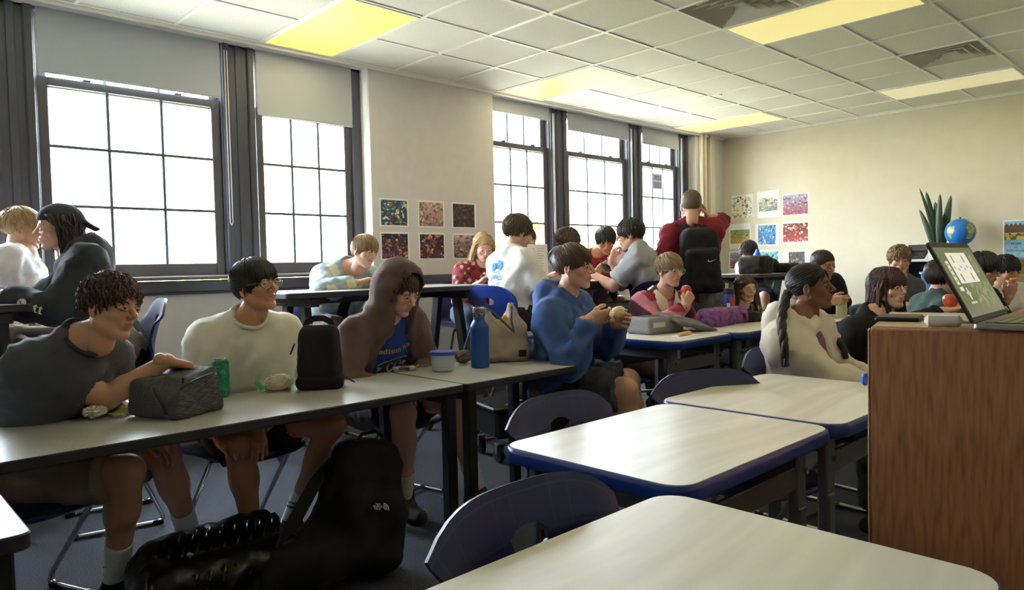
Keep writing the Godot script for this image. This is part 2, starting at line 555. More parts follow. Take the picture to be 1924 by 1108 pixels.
func room() -> void:
	var wall: Material = mats.wall
	struct("floor", slabbox(Vector3(4.0, -0.1, -1.8), Vector3(11.2, 0.2, 7.8)), mats.carpet)
	var ce := struct("ceiling", slabbox(Vector3(4.0, 3.12, -1.8), Vector3(11.2, 0.2, 7.8)), mats.grid)
	# window wall: below, above, piers
	var wl := Node3D.new(); wl.name = "wall_left"; add_child(wl); wl.set_meta("kind", "structure")
	part("wall_below_windows", slabbox(Vector3(4.0, 0.585, -5.5), Vector3(11.2, 1.17, 0.46), 0.001), wall, wl)
	part("wall_above_windows", slabbox(Vector3(4.0, 3.07, -5.5), Vector3(11.2, 0.22, 0.46), 0.001), wall, wl)
	for q in [[3.41, 4.84], [8.52, 9.6], [-1.6, -0.22]]:
		part("pier", slabbox(Vector3((q[0] + q[1]) / 2, 2.07, -5.5), Vector3(q[1] - q[0], 1.8, 0.46), 0.004), wall, wl)
	var m := MB.new()
	var bw := M("wall_cream", Color.WHITE, 0.62)
	tri(bw, noise_tex(0.02, [rgb(211, 203, 178), rgb(217, 209, 185)], 128, 128, 4), Vector3.ONE * 1.3)
	struct("wall_back", slabbox(Vector3(BX + 0.1, 1.5, -1.8), Vector3(0.2, 3.2, 7.8)), bw)
	struct("wall_right", slabbox(Vector3(4.0, 1.5, 2.0), Vector3(11.2, 3.2, 0.2)), wall)  # out of view, set close to bounce window light back into the room
	struct("wall_front", slabbox(Vector3(-1.5, 1.5, -1.8), Vector3(0.2, 3.2, 7.8)), wall)  # unseen too, kept near for more bounce
	struct("trim_20", slabbox(Vector3(4.0, 0.55, 1.86), Vector3(10.6, 1.1, 0.08)), M("unseen_dark_panel", rgb(70, 60, 56), 0.6))  # unseen dark panel, placed to darken under the tables and the lectern foot
	struct("trim_21", slabbox(Vector3(-1.36, 0.55, -1.7), Vector3(0.08, 1.1, 7.0)), mats.unseen_dark_panel)  # same unseen panel along the front wall, cutting low bounce light
	# ceiling tiles, each a piece, with the T-bars between them
	var skip := {}
	for l in [[-2, -2], [2, -2], [7, -2], [2, 2], [7, 2], [-2, 2], [-2, 6], [2, 6], [7, 6]]:
		skip[Vector2i(l[0], l[1])] = 1; skip[Vector2i(l[0], l[1] + 1)] = 1
	for v in [[5, 3], [1, 2]]: skip[Vector2i(v[0], v[1])] = 1
	var shapes := {}
	for i in range(-8, 10):
		for j in range(-2, 10):
			if skip.has(Vector2i(i, j)): continue
			var x1 := minf(GX + (i + 1) * TILE, BX - 0.002)
			var w := x1 - (GX + i * TILE)
			if w < 0.1: continue
			var key := snappedf(w, 0.001)
			if not shapes.has(key):
				shapes[key] = MB.new().slab(rrect(w - 0.018, TILE - 0.018, 0.002, 1), [[0.004, 0.0], [0.0, 0.004], [0.0, 0.02]]).mesh(20)
			var p := part("ceiling_tile", shapes[key], mats.ceiling_tile, ce)
			p.position = Vector3(GX + i * TILE + w / 2, CEIL + 0.003, GZ + (j + 0.5) * TILE)
	var bx := slabbox(Vector3.ZERO, Vector3(10.6, 0.022, 0.026), 0.002)
	for j in range(-2, 11):
		var p := part("grid_bar", bx, mats.grid, ce); p.position = Vector3(3.93, CEIL + 0.006, GZ + j * TILE)
	var bz := slabbox(Vector3.ZERO, Vector3(0.026, 0.022, 7.1), 0.002)
	for i in range(-8, 10):
		var p := part("grid_bar", bz, mats.grid, ce); p.position = Vector3(GX + i * TILE, CEIL + 0.0055, -1.7)
	struct("trim_1", slabbox(Vector3(3.93, CEIL - 0.012, WZ + 0.012), Vector3(10.6, 0.03, 0.022)), mats.grid)
	struct("trim_2", slabbox(Vector3(BX - 0.012, CEIL - 0.006, -1.7), Vector3(0.022, 0.022, 7.1)), mats.grid)
	for l in [[-2, -2, 1.0], [2, -2, 1.0], [7, -2, 0.75], [2, 2, 0.8], [7, 2, 0.6], [-2, 2, 1.0], [-2, 6, 1.0], [2, 6, 1.0], [7, 6, 0.8]]:  # the last entries hang out of view, placed to brighten desks and ceiling
		lamp(l[0], l[1], l[2])
	vent(5, 3, "square louvred ceiling vent in the right part of the ceiling"); vent(1, 2, "ceiling vent cut off by the top edge of the photo, near the middle lamp")
	var d := thing("smoke_detector", "small round white sprinkler cap in the middle of a ceiling tile", "sprinkler", Vector3(6.77, CEIL + 0.003, -3.93))
	part("cover_plate", MB.new().lathe([[0.0, -0.012], [0.045, -0.012], [0.05, -0.008], [0.05, 0.0]]).mesh(), mats.white, d)
	# dark rail on the wall and the window groups
	m = MB.new()
	m.box(Vector3((3.45 + 4.8) / 2, 1.15, WZ + 0.012), Vector3(4.8 - 3.45, 0.075, 0.03), 0.006)
	struct("trim_3", m.mesh(), mats.frame)
	window_group(-0.22, [[-0.09, 0.76, 2.5], [1.03, 2.2, 2.545], [2.47, 3.32, 2.46]], 3.41, 1)
	window_group(4.84, [[4.92, 5.78, 2.82], [6.07, 7.18, 2.755], [7.47, 8.28, 2.745]], 8.52, 4)
	m = MB.new()
	for q in [[8.6, 0.035], [8.69, 0.05], [8.86, 0.11]]:
		m.box(Vector3(q[0], CEIL / 2, WZ + 0.03), Vector3(q[1], CEIL, 0.06), 0.012)
	struct("trim_4", m.mesh(), mats.cream)
	struct("baseboard_left", slabbox(Vector3(3.93, 0.055, WZ + 0.008), Vector3(10.6, 0.11, 0.02)), mats.frame)
	struct("baseboard_back", slabbox(Vector3(BX - 0.008, 0.055, -1.7), Vector3(0.02, 0.11, 7.1)), mats.frame)

var lamp_words := ["ceiling light panel nearest the camera, above the first wide window", "ceiling light panel above the pier and the first window of the far group", "ceiling light panel in the far corner above the standing student", "long ceiling light panel in the middle of the room beside the vent at the top", "ceiling light panel farthest to the right, along the back wall", "ceiling light panel above the long grey table, higher than the photo shows", "ceiling light panel over the nearest empty desk, above the photo", "ceiling light panel over the lectern, above the photo", "ceiling light panel in the back corner right of the photo"]
func lamp(i: int, j: int, k: float) -> void:
	var o := thing("ceiling_light", lamp_words.pop_front(), "ceiling light", Vector3(GX + (i + 0.5) * TILE, CEIL, GZ + (j + 1) * TILE), 0.0, "recessed ceiling lights")
	var m := MB.new()
	for s in [-1, 1]:
		m.box(Vector3(s * 0.288, -0.004, 0), Vector3(0.02, 0.012, 1.196), 0.003)
		m.box(Vector3(0, -0.004, s * 0.592), Vector3(0.57, 0.012, 0.02), 0.003)
	part("frame", m.mesh(), mats.grid, o)
	part("lens", slabbox(Vector3(0, -0.004, 0), Vector3(0.558, 0.008, 1.166)), lens(k), o)
	var a := AreaLight3D.new(); a.name = "glow"; a.area_size = Vector2(0.54, 1.15); a.light_color = Color(1.0, 0.95, 0.82)
	a.light_energy = 0.14 * k; a.area_range = 14.0; a.area_attenuation = 2.0
	a.shadow_enabled = true
	o.add_child(a); a.position = Vector3(0, -0.01, 0); a.rotation.x = -PI / 2

func lens(k: float) -> StandardMaterial3D:          # set per lamp: some lenses are paler and glow weaker
	var m := M("lens_%d" % int(k * 100), rgb(150, 146, 92).lerp(rgb(226, 220, 190), (1.0 - k) * 2.4), 0.5)
	m.emission_enabled = true; m.emission = Color(1.0, 0.9, 0.42).lerp(Color(1, 0.95, 0.74), (1.0 - k) * 2.4); m.emission_energy_multiplier = 0.27 * pow(k, 1.8)
	return m

func vent(i: int, j: int, label: String) -> void:
	var o := thing("ceiling_vent", label, "vent", Vector3(GX + (i + 0.5) * TILE, CEIL, GZ + (j + 0.5) * TILE), 0.0, "ceiling vents")
	part("backing", slabbox(Vector3(0, 0.1, 0), Vector3(0.56, 0.01, 0.56)), mats.frame, o)
	for k in 4:
		var s := 0.292 - k * 0.068
		var rings := []
		for q in [[0.0, 0.0], [0.0, 0.004], [-0.06, 0.05], [-0.06, 0.046], [0.0, 0.0]]:
			var ring := PackedVector3Array()
			for c in [Vector2(1, 1), Vector2(1, -1), Vector2(-1, -1), Vector2(-1, 1)]: ring.append(Vector3(c.x * (s + q[0]), -0.006 + q[1], c.y * (s + q[0])))
			rings.append(ring)
		part("louvre", MB.new().loft(rings, false, false).mesh(20), mats.vent, o)
	part("centre_plate", MB.new().loft([PackedVector3Array([Vector3(0.04, 0.02, 0.04), Vector3(0.04, 0.02, -0.04), Vector3(-0.04, 0.02, -0.04), Vector3(-0.04, 0.02, 0.04)]), PackedVector3Array([Vector3(0.06, 0.04, 0.06), Vector3(0.06, 0.04, -0.06), Vector3(-0.06, 0.04, -0.06), Vector3(-0.06, 0.04, 0.06)])]).mesh(20), mats.vent, o)

func window_group(xa: float, wins: Array, xb: float, no: int) -> void:
	var zf := -5.40                                  # the face of the mullions
	var m := MB.new()
	var edges := [xa]
	for w in wins: edges.append(w[0]); edges.append(w[1])
	edges.append(xb)
	for k in wins.size() + 1:                        # jambs and mullions, with a groove down the face
		var a: float = edges[k * 2]; var b: float = edges[k * 2 + 1]
		m.box(Vector3((a + b) / 2, 2.09, zf - 0.06), Vector3(b - a, 1.78, 0.12), 0.006)
		if b - a > 0.2:
			for s in [-1, 1]: m.box(Vector3((a + b) / 2 + s * (b - a) * 0.36, 2.09, zf + 0.008), Vector3((b - a) * 0.2, 1.78, 0.024), 0.008)
			m.box(Vector3((a + b) / 2 + 0.004, 2.09, zf + 0.003), Vector3(0.05, 1.78, 0.012), 0.004)
		elif b - a > 0.1:
			m.box(Vector3((a + b) / 2, 2.09, zf + 0.01), Vector3((b - a) * 0.42, 1.78, 0.024), 0.008)
	m.box(Vector3((xa + xb) / 2, 2.965, zf - 0.06), Vector3(xb - xa, 0.05, 0.12), 0.004)
	struct("trim_%d" % (no + 10), m.mesh(), mats.frame)
	m = MB.new()
	m.box(Vector3((xa + xb) / 2, 1.215, -5.36), Vector3(xb - xa + 0.06, 0.03, 0.3), 0.008)
	struct("trim_%d" % (no + 11), m.mesh(), mats.sill)
	m = MB.new()
	m.box(Vector3((xa + xb) / 2, 1.155, -5.265), Vector3(xb - xa + 0.02, 0.085, 0.06), 0.008)
	m.box(Vector3((xa + xb) / 2, 1.108, -5.27), Vector3(xb - xa + 0.02, 0.016, 0.05), 0.005)
	struct("trim_%d" % (no + 12), m.mesh(), mats.frame)
	for k in wins.size():
		var a: float = wins[k][0]; var b: float = wins[k][1]
		var wn := Node3D.new(); wn.name = "window_%d" % (no + k); add_child(wn); wn.set_meta("kind", "structure")
		for sash in 2:                               # the lower sash in front, the upper one behind it
			var z := -5.445 - 0.04 * sash
			var y0: float = [1.215, 2.47][sash]; var y1: float = [2.535, 2.96][sash]
			var side := 0.065
			var s := MB.new()
			s.box(Vector3(a + side / 2, (y0 + y1) / 2, z), Vector3(side, y1 - y0, 0.036), 0.005)
			s.box(Vector3(b - side / 2, (y0 + y1) / 2, z), Vector3(side, y1 - y0, 0.036), 0.005)
			var bot: float = [0.105, 0.06][sash]; var top := 0.055
			s.box(Vector3((a + b) / 2, y0 + bot / 2, z), Vector3(b - a - 2 * side, bot, 0.036), 0.005)
			s.box(Vector3((a + b) / 2, y1 - top / 2, z), Vector3(b - a - 2 * side, top, 0.036), 0.005)
			if sash == 0:
				for t in [0.25, 0.75]: s.box(Vector3(lerpf(a, b, t), y1 + 0.008, z + 0.004), Vector3(0.05, 0.014, 0.03), 0.005)
			part("sash", s.mesh(), mats.sash, wn)
			var gx0 := a + side; var gx1 := b - side; var gy0 := y0 + bot; var gy1 := y1 - top
			var rows: int = [3, 1][sash]
			for c in 2:
				part("muntin", slabbox(Vector3(lerpf(gx0, gx1, (c + 1) / 3.0), (gy0 + gy1) / 2, z), Vector3(0.02, gy1 - gy0, 0.02), 0.003), mats.muntin, wn)
			for r in rows - 1:
				part("muntin", slabbox(Vector3((gx0 + gx1) / 2, lerpf(gy0, gy1, (r + 1.0) / rows), z), Vector3(gx1 - gx0, 0.02, 0.019), 0.003), mats.muntin, wn)
			for r in rows:
				for c in 3:
					var pc := Vector3(lerpf(gx0, gx1, (c + 0.5) / 3.0), lerpf(gy0, gy1, (r + 0.5) / rows), z - 0.002)
					part("pane", slabbox(pc, Vector3((gx1 - gx0) / 3 - 0.021, (gy1 - gy0) / rows - 0.021, 0.003), 0.0005), mats.glass, wn)
		var names := ["partly seen roller shade at the left edge of the photo", "widest pale roller shade, over the first wide window", "pale roller shade beside the pier on its left", "short pale roller shade just right of the pier", "short wide roller shade over the middle window of the far group", "farthest narrow roller shade above the 3205 sign"]
		var sh := thing("roller_shade", names[no - 1 + k], "window shade", Vector3((a + b) / 2, 0, zf + 0.012), 0.0, "roller shades")
		var yb: float = wins[k][2]
		part("fabric", slabbox(Vector3(0, (yb + 2.965) / 2, 0), Vector3(b - a - 0.012, 2.965 - yb, 0.004), 0.001), mats.shade, sh)
		part("hem_bar", MB.new().tube([Vector3(-(b - a) / 2 + 0.008, yb + 0.008, 0), Vector3((b - a) / 2 - 0.008, yb + 0.008, 0)], 0.008, 8).mesh(), mats.shade, sh)
		if k == 1 or no == 4:
			var cx := (b - a) / 2 + 0.02
			part("bead_chain", MB.new().tube([Vector3(cx, 2.9, 0.03), Vector3(cx, 1.62, 0.03), Vector3(cx + 0.01, 1.6, 0.03), Vector3(cx + 0.02, 1.62, 0.03), Vector3(cx + 0.02, 2.9, 0.03)], 0.003, 5).mesh(), mats.white, sh)

func outside() -> void:
	var gr := struct("ground", slabbox(Vector3(5, -9.2, -52), Vector3(300, 0.4, 100)), M("lawn", rgb(150, 148, 138), 0.9))
	gr.set_meta("kind", "structure")
	var lf := M("leaf", Color.WHITE, 0.7); lf.vertex_color_use_as_albedo = true; lf.backlight_enabled = true; lf.backlight = Color(0.2, 0.2, 0.01)
	M("bark", rgb(90, 75, 60), 0.9)
	var rng := RandomNumberGenerator.new(); rng.seed = 11
	var n := 0
	for q in [[-5.5, -24, 10.5, 3.2], [2.5, -27, 9.8, 3.6], [10.0, -25, 10.4, 3.4], [17.5, -26, 11.6, 3.6], [25.5, -24, 12.4, 3.8], [37, -26, 11.2, 3.8]]:
		var o := thing("tree", ["pale sunlit tree far outside, leftmost beyond the wide window", "pale sunlit tree far outside, second from the left", "pale sunlit tree outside the window beside the pier", "yellow-green tree outside, first one right of the pier", "tallest yellow-green tree outside the middle far window", "pale tree outside the farthest window"][n], "tree", Vector3(q[0], -9, q[1]), 0.0, "trees outside the windows")
		n += 1
		part("trunk", MB.new().tube([Vector3.ZERO, Vector3(0.1, q[2] * 0.4, 0), Vector3(0, q[2] * 0.8, 0.1)], [0.35, 0.25, 0.1], 8).mesh(), mats.bark, o)
		var m := MB.new()
		for k in 1500:
			var d := Vector3(rng.randfn(), rng.randfn() * 1.1, rng.randfn()).normalized() * pow(rng.randf(), 0.4)
			var c := Vector3(d.x * q[3], q[2] * 0.62 + d.y * q[2] * 0.38, d.z * q[3])
			var s := rng.randf_range(0.18, 0.4)
			var u := Vector3(rng.randfn(), rng.randfn(), rng.randfn()).normalized() * s
			var v := u.cross(Vector3(rng.randfn(), rng.randfn(), rng.randfn())).normalized() * s * 0.6
			var t := rng.randf()
			m.col = Color(0.34 + 0.2 * t, 0.36 + 0.16 * t, 0.004 + 0.004 * t)
			m.quad(c - u, c - v, c + u, c + v)
		var cr := part("crown", m.mesh(10), lf, o)
		cr.set_meta("kind", "stuff")

func desk_materials() -> void:
	var a := M("laminate_grey", Color.WHITE, 0.34)
	tri(a, noise_tex(0.2, [rgb(150, 148, 142), rgb(176, 174, 167), rgb(186, 184, 178)], 256, 256, 21, 3), Vector3.ONE * 2.2)
	var b := M("laminate_wood", Color.WHITE, 0.33)
	tri(b, streaks(22), Vector3(0.8, 0.8, 0.8))
	M("blue_edge", rgb(20, 52, 128), 0.3)
	M("navy_edge", rgb(24, 30, 62), 0.32)
	M("steel", rgb(92, 94, 98), 0.42, 0.2)
	M("steel_dark", rgb(30, 31, 35), 0.42, 0.2)
	M("edge_dark", rgb(40, 40, 44), 0.5)
	var s := M("shell_navy", Color.WHITE, 0.42); s.albedo_texture = lines_tex(rgb(20, 28, 80), rgb(60, 70, 128))
	var s2 := M("shell_blue", Color.WHITE, 0.38); s2.albedo_texture = lines_tex(rgb(36, 66, 158), rgb(72, 100, 186))

func streaks(seed: int) -> ImageTexture:          # pale laminate with fine grain running along x
	var n := FastNoiseLite.new(); n.seed = seed; n.frequency = 0.03; n.fractal_octaves = 4
	var img := Image.create(512, 512, false, Image.FORMAT_RGB8)
	for y in 512:
		for x in 512:
			var u := TAU * x / 512.0
			var v := TAU * y / 512.0
			var k := n.get_noise_3d(cos(u) * 10, sin(u) * 10 + y * 0.9, 0.0) * 0.5 + 0.5
			k = clampf((k - 0.25) * 1.7, 0, 1)
			img.set_pixel(x, y, Color(0.845 + 0.08 * k, 0.825 + 0.085 * k, 0.775 + 0.09 * k))
	return ImageTexture.create_from_image(img)

func lines_tex(c: Color, l: Color) -> ImageTexture:
	var img := Image.create(256, 256, false, Image.FORMAT_RGB8)
	img.fill(c)
	for k in 7:
		img.fill_rect(Rect2i(8 + k * 40, 0, 1, 256), l.lerp(c, 0.45))
	for k in 12:
		img.fill_rect(Rect2i(0, 6 + k * 22, 256, 1), l.lerp(c, 0.45))
	return ImageTexture.create_from_image(img)

func desk_long(c: Vector3, w: float, d: float, label: String) -> Node3D:       # grey seminar table, square legs
	var o := thing("seminar_table", label, "table", Vector3(c.x, 0, c.z))
	var h := c.y
	part("tabletop", MB.new().slab(rrect(w, d, 0.025, 4), [[0.003, h - 0.034], [0.0, h - 0.031], [0.0, h - 0.004], [0.003, h - 0.001]]).mesh(), mats.edge_dark, o)
	part("laminate", MB.new().slab(rrect(w - 0.006, d - 0.006, 0.022, 4), [[0.0, h - 0.003], [0.001, h]]).mesh(), mats.laminate_grey, o)
	for sx in [-1, 1]:
		for sz in [-1, 1]:
			part("leg", slabbox(Vector3(sx * (w / 2 - 0.055), (h - 0.034) / 2, sz * (d / 2 - 0.05)), Vector3(0.052, h - 0.034, 0.052), 0.006), mats.steel_dark, o)
		part("rail", slabbox(Vector3(sx * (w / 2 - 0.055), h - 0.06, 0), Vector3(0.03, 0.05, d - 0.15), 0.004), mats.steel_dark, o)
	part("rail", slabbox(Vector3(0, h - 0.058, -d / 2 + 0.1), Vector3(w - 0.15, 0.046, 0.03), 0.004), mats.steel_dark, o)
	return o

func desk_blue(c: Vector3, w: float, d: float, label: String) -> Node3D:       # pale desk with a thick blue rim and steel legs
	var o := thing("student_desk", label, "desk", Vector3(c.x, 0, c.z))
	var h := c.y
	part("tabletop", MB.new().slab(rrect(w, d, 0.07, 7), [[0.012, h - 0.046], [0.004, h - 0.043], [0.0, h - 0.034], [0.0, h - 0.014], [0.003, h - 0.005], [0.008, h - 0.0015], [0.012, h - 0.001]]).mesh(60), mats.blue_edge, o)
	part("laminate", MB.new().slab(rrect(w - 0.02, d - 0.02, 0.064, 7), [[0.0, h - 0.003], [0.0005, h + 0.0005]]).mesh(), mats.laminate_wood, o)
	for sx in [-1, 1]:
		for sz in [-1, 1]:
			var p := Vector3(sx * (w / 2 - 0.09), 0, sz * (d / 2 - 0.085))
			part("leg", MB.new().box(p + Vector3(0, (h - 0.05) / 2, 0), Vector3(0.062, h - 0.05, 0.032), 0.005).box(p + Vector3(0, 0.25, 0), Vector3(0.05, 0.5, 0.04), 0.005).mesh(20), mats.steel, o)
			var m := MB.new()
			var q := PackedVector2Array([Vector2(p.x + sx * 0.05, p.z + sz * 0.05), Vector2(p.x - sx * 0.16, p.z + sz * 0.05), Vector2(p.x - sx * 0.05, p.z - sz * 0.04), Vector2(p.x + sx * 0.05, p.z - sz * 0.12)])
			part("corner_plate", m.slab(q, [[0.0, h - 0.052], [0.0, h - 0.047]]).mesh(20), mats.steel, o)
			part("bolt", MB.new().tube([p + Vector3(0.01, h - 0.13, sz * 0.014), p + Vector3(0.01, h - 0.13, sz * 0.03)], 0.009, 8).mesh(), mats.chrome, o)
	for sz in [-1, 1]:
		part("rail", slabbox(Vector3(0, h - 0.15, sz * (d / 2 - 0.085)), Vector3(w - 0.2, 0.07, 0.018), 0.004), mats.steel, o)
	for sx in [-1, 1]:
		part("rail", slabbox(Vector3(sx * (w / 2 - 0.09), h - 0.085, 0), Vector3(0.03, 0.05, d - 0.2), 0.004), mats.steel, o)
	return o

func caster(p: Vector3, o: Node3D) -> void:
	var w := part("caster", MB.new().tube([p + Vector3(-0.014, 0.052, 0), p + Vector3(0.014, 0.052, 0)], 0.052, 18).mesh(), mats.rubber, o)
	var m := MB.new()
	for s in [-1, 1]:
		m.bar(p + Vector3(s * 0.021, 0.05, 0), p + Vector3(s * 0.021, 0.118, 0), 0.004, 0.035)
	m.box(p + Vector3(0, 0.12, 0), Vector3(0.046, 0.006, 0.05), 0.002)
	part("fork", m.mesh(20), mats.steel, w)

func table_high(c: Vector3, w: float, d: float, label: String) -> Node3D:      # bar-height table on splayed legs with casters
	var o := thing("high_table", label, "table", Vector3(c.x, 0, c.z))
	var h := c.y
	part("tabletop", MB.new().slab(rrect(w, d, 0.05, 5), [[0.004, h - 0.036], [0.0, h - 0.032], [0.0, h - 0.005], [0.004, h - 0.001]]).mesh(), mats.edge_dark, o)
	part("laminate", MB.new().slab(rrect(w - 0.008, d - 0.008, 0.046, 5), [[0.0, h - 0.003], [0.001, h]]).mesh(), mats.laminate_grey, o)
	for sx in [-1, 1]:
		for sz in [-1, 1]:
			var foot := Vector3(sx * (w / 2 - 0.2), 0.123, sz * (d / 2 - 0.02))
			part("leg", MB.new().bar(foot, Vector3(sx * (w / 2 - 0.2), h - 0.04, sz * 0.1), 0.075, 0.045, 0.006, Vector3.RIGHT).mesh(20), mats.steel_dark, o)
			caster(Vector3(foot.x, 0, foot.z), o)
		part("rail", slabbox(Vector3(sx * (w / 2 - 0.2), h - 0.065, 0), Vector3(0.06, 0.055, d - 0.12), 0.005), mats.steel_dark, o)
	part("rail", slabbox(Vector3(0, h - 0.06, 0), Vector3(w - 0.4, 0.045, 0.05), 0.005), mats.steel_dark, o)
	return o

func chair_curve(v: float, seat: float) -> Array:          # profile of the shell from the front lip to the top of the back: [z, y, half width]
	var P := [[0.235, -0.03, 0.18], [0.21, -0.004, 0.21], [0.08, 0.0, 0.232], [-0.06, -0.008, 0.236], [-0.15, 0.006, 0.226], [-0.19, 0.065, 0.21], [-0.208, 0.15, 0.218], [-0.232, 0.25, 0.24], [-0.268, 0.36, 0.262]]
	var s := clampf(v, -0.02, 1.02) * 8.0
	var i := clampi(int(s), 0, 7)
	var t := s - i
	var o := []
	for k in 3:
		o.append(cubic_interpolate(P[i][k], P[i + 1][k], P[maxi(i - 1, 0)][k], P[mini(i + 2, 8)][k], t))
	o[1] += seat
	return o

func make_chair(called: String, seat: float, mat: String, label: String, group: String) -> Node3D:
	var o := thing(called, label, "chair", Vector3.ZERO, 0.0, group)
	o.set_meta("base", called)
	var f := func(u: float, v: float) -> Vector3:
		var q := chair_curve(v, seat)
		var a := u * 2 - 1
		var x: float = -a * q[2]
		var up := smoothstep(0.55, 0.8, v)
		var y: float = q[1] - 0.075 * pow(absf(a), 4.0) * smoothstep(0.84, 1.0, v) + (1 - up) * 0.012 * a * a * smoothstep(0.1, 0.3, v)
		var z: float = q[0] + up * 0.045 * a * a - 0.05 * pow(absf(a), 4.0) * (1.0 - smoothstep(0.0, 0.16, v))
		return Vector3(x, y, z)
	part("shell", MB.new().sheet(16, 36, f, 0.011, Rect2i(6, 30, 4, 3), Vector2(0.5, 0.877), Vector2(0.115, 0.03)).mesh(50), mats[mat], o)
	for s in [-1, 1]:
		var x: float = s * 0.2
		var pts := [Vector3(s * 0.15, seat - 0.02, 0.08), Vector3(x, seat - 0.03, 0.1), Vector3(x, seat - 0.055, 0.085), Vector3(x, 0.06, -0.185), Vector3(x, 0.026, -0.195), Vector3(x, 0.013, -0.17), Vector3(x, 0.013, 0.2)]
		part("leg", MB.new().tube(pts, 0.0115, 10).mesh(60), mats.chrome, o)
		part("glide", MB.new().tube([Vector3(x, 0.014, 0.17), Vector3(x, 0.014, 0.215)], 0.0145, 8).mesh(), mats.rubber, o)
		part("glide", MB.new().box(Vector3(x, 0.012, -0.17), Vector3(0.03, 0.024, 0.05), 0.005).mesh(), mats.rubber, o)
	part("crossbar", MB.new().tube([Vector3(-0.2, 0.02, 0.03), Vector3(0.2, 0.02, 0.03)], 0.009, 8).mesh(), mats.chrome, o)
	part("crossbar", MB.new().tube([Vector3(-0.16, seat - 0.02, 0.08), Vector3(0.16, seat - 0.02, 0.08)], 0.01, 8).mesh(), mats.chrome, o)
	if seat > 0.6:
		part("footrest", MB.new().tube([Vector3(-0.2, 0.27, -0.085), Vector3(0.2, 0.27, -0.085)], 0.011, 8).mesh(), mats.chrome, o)
	return o

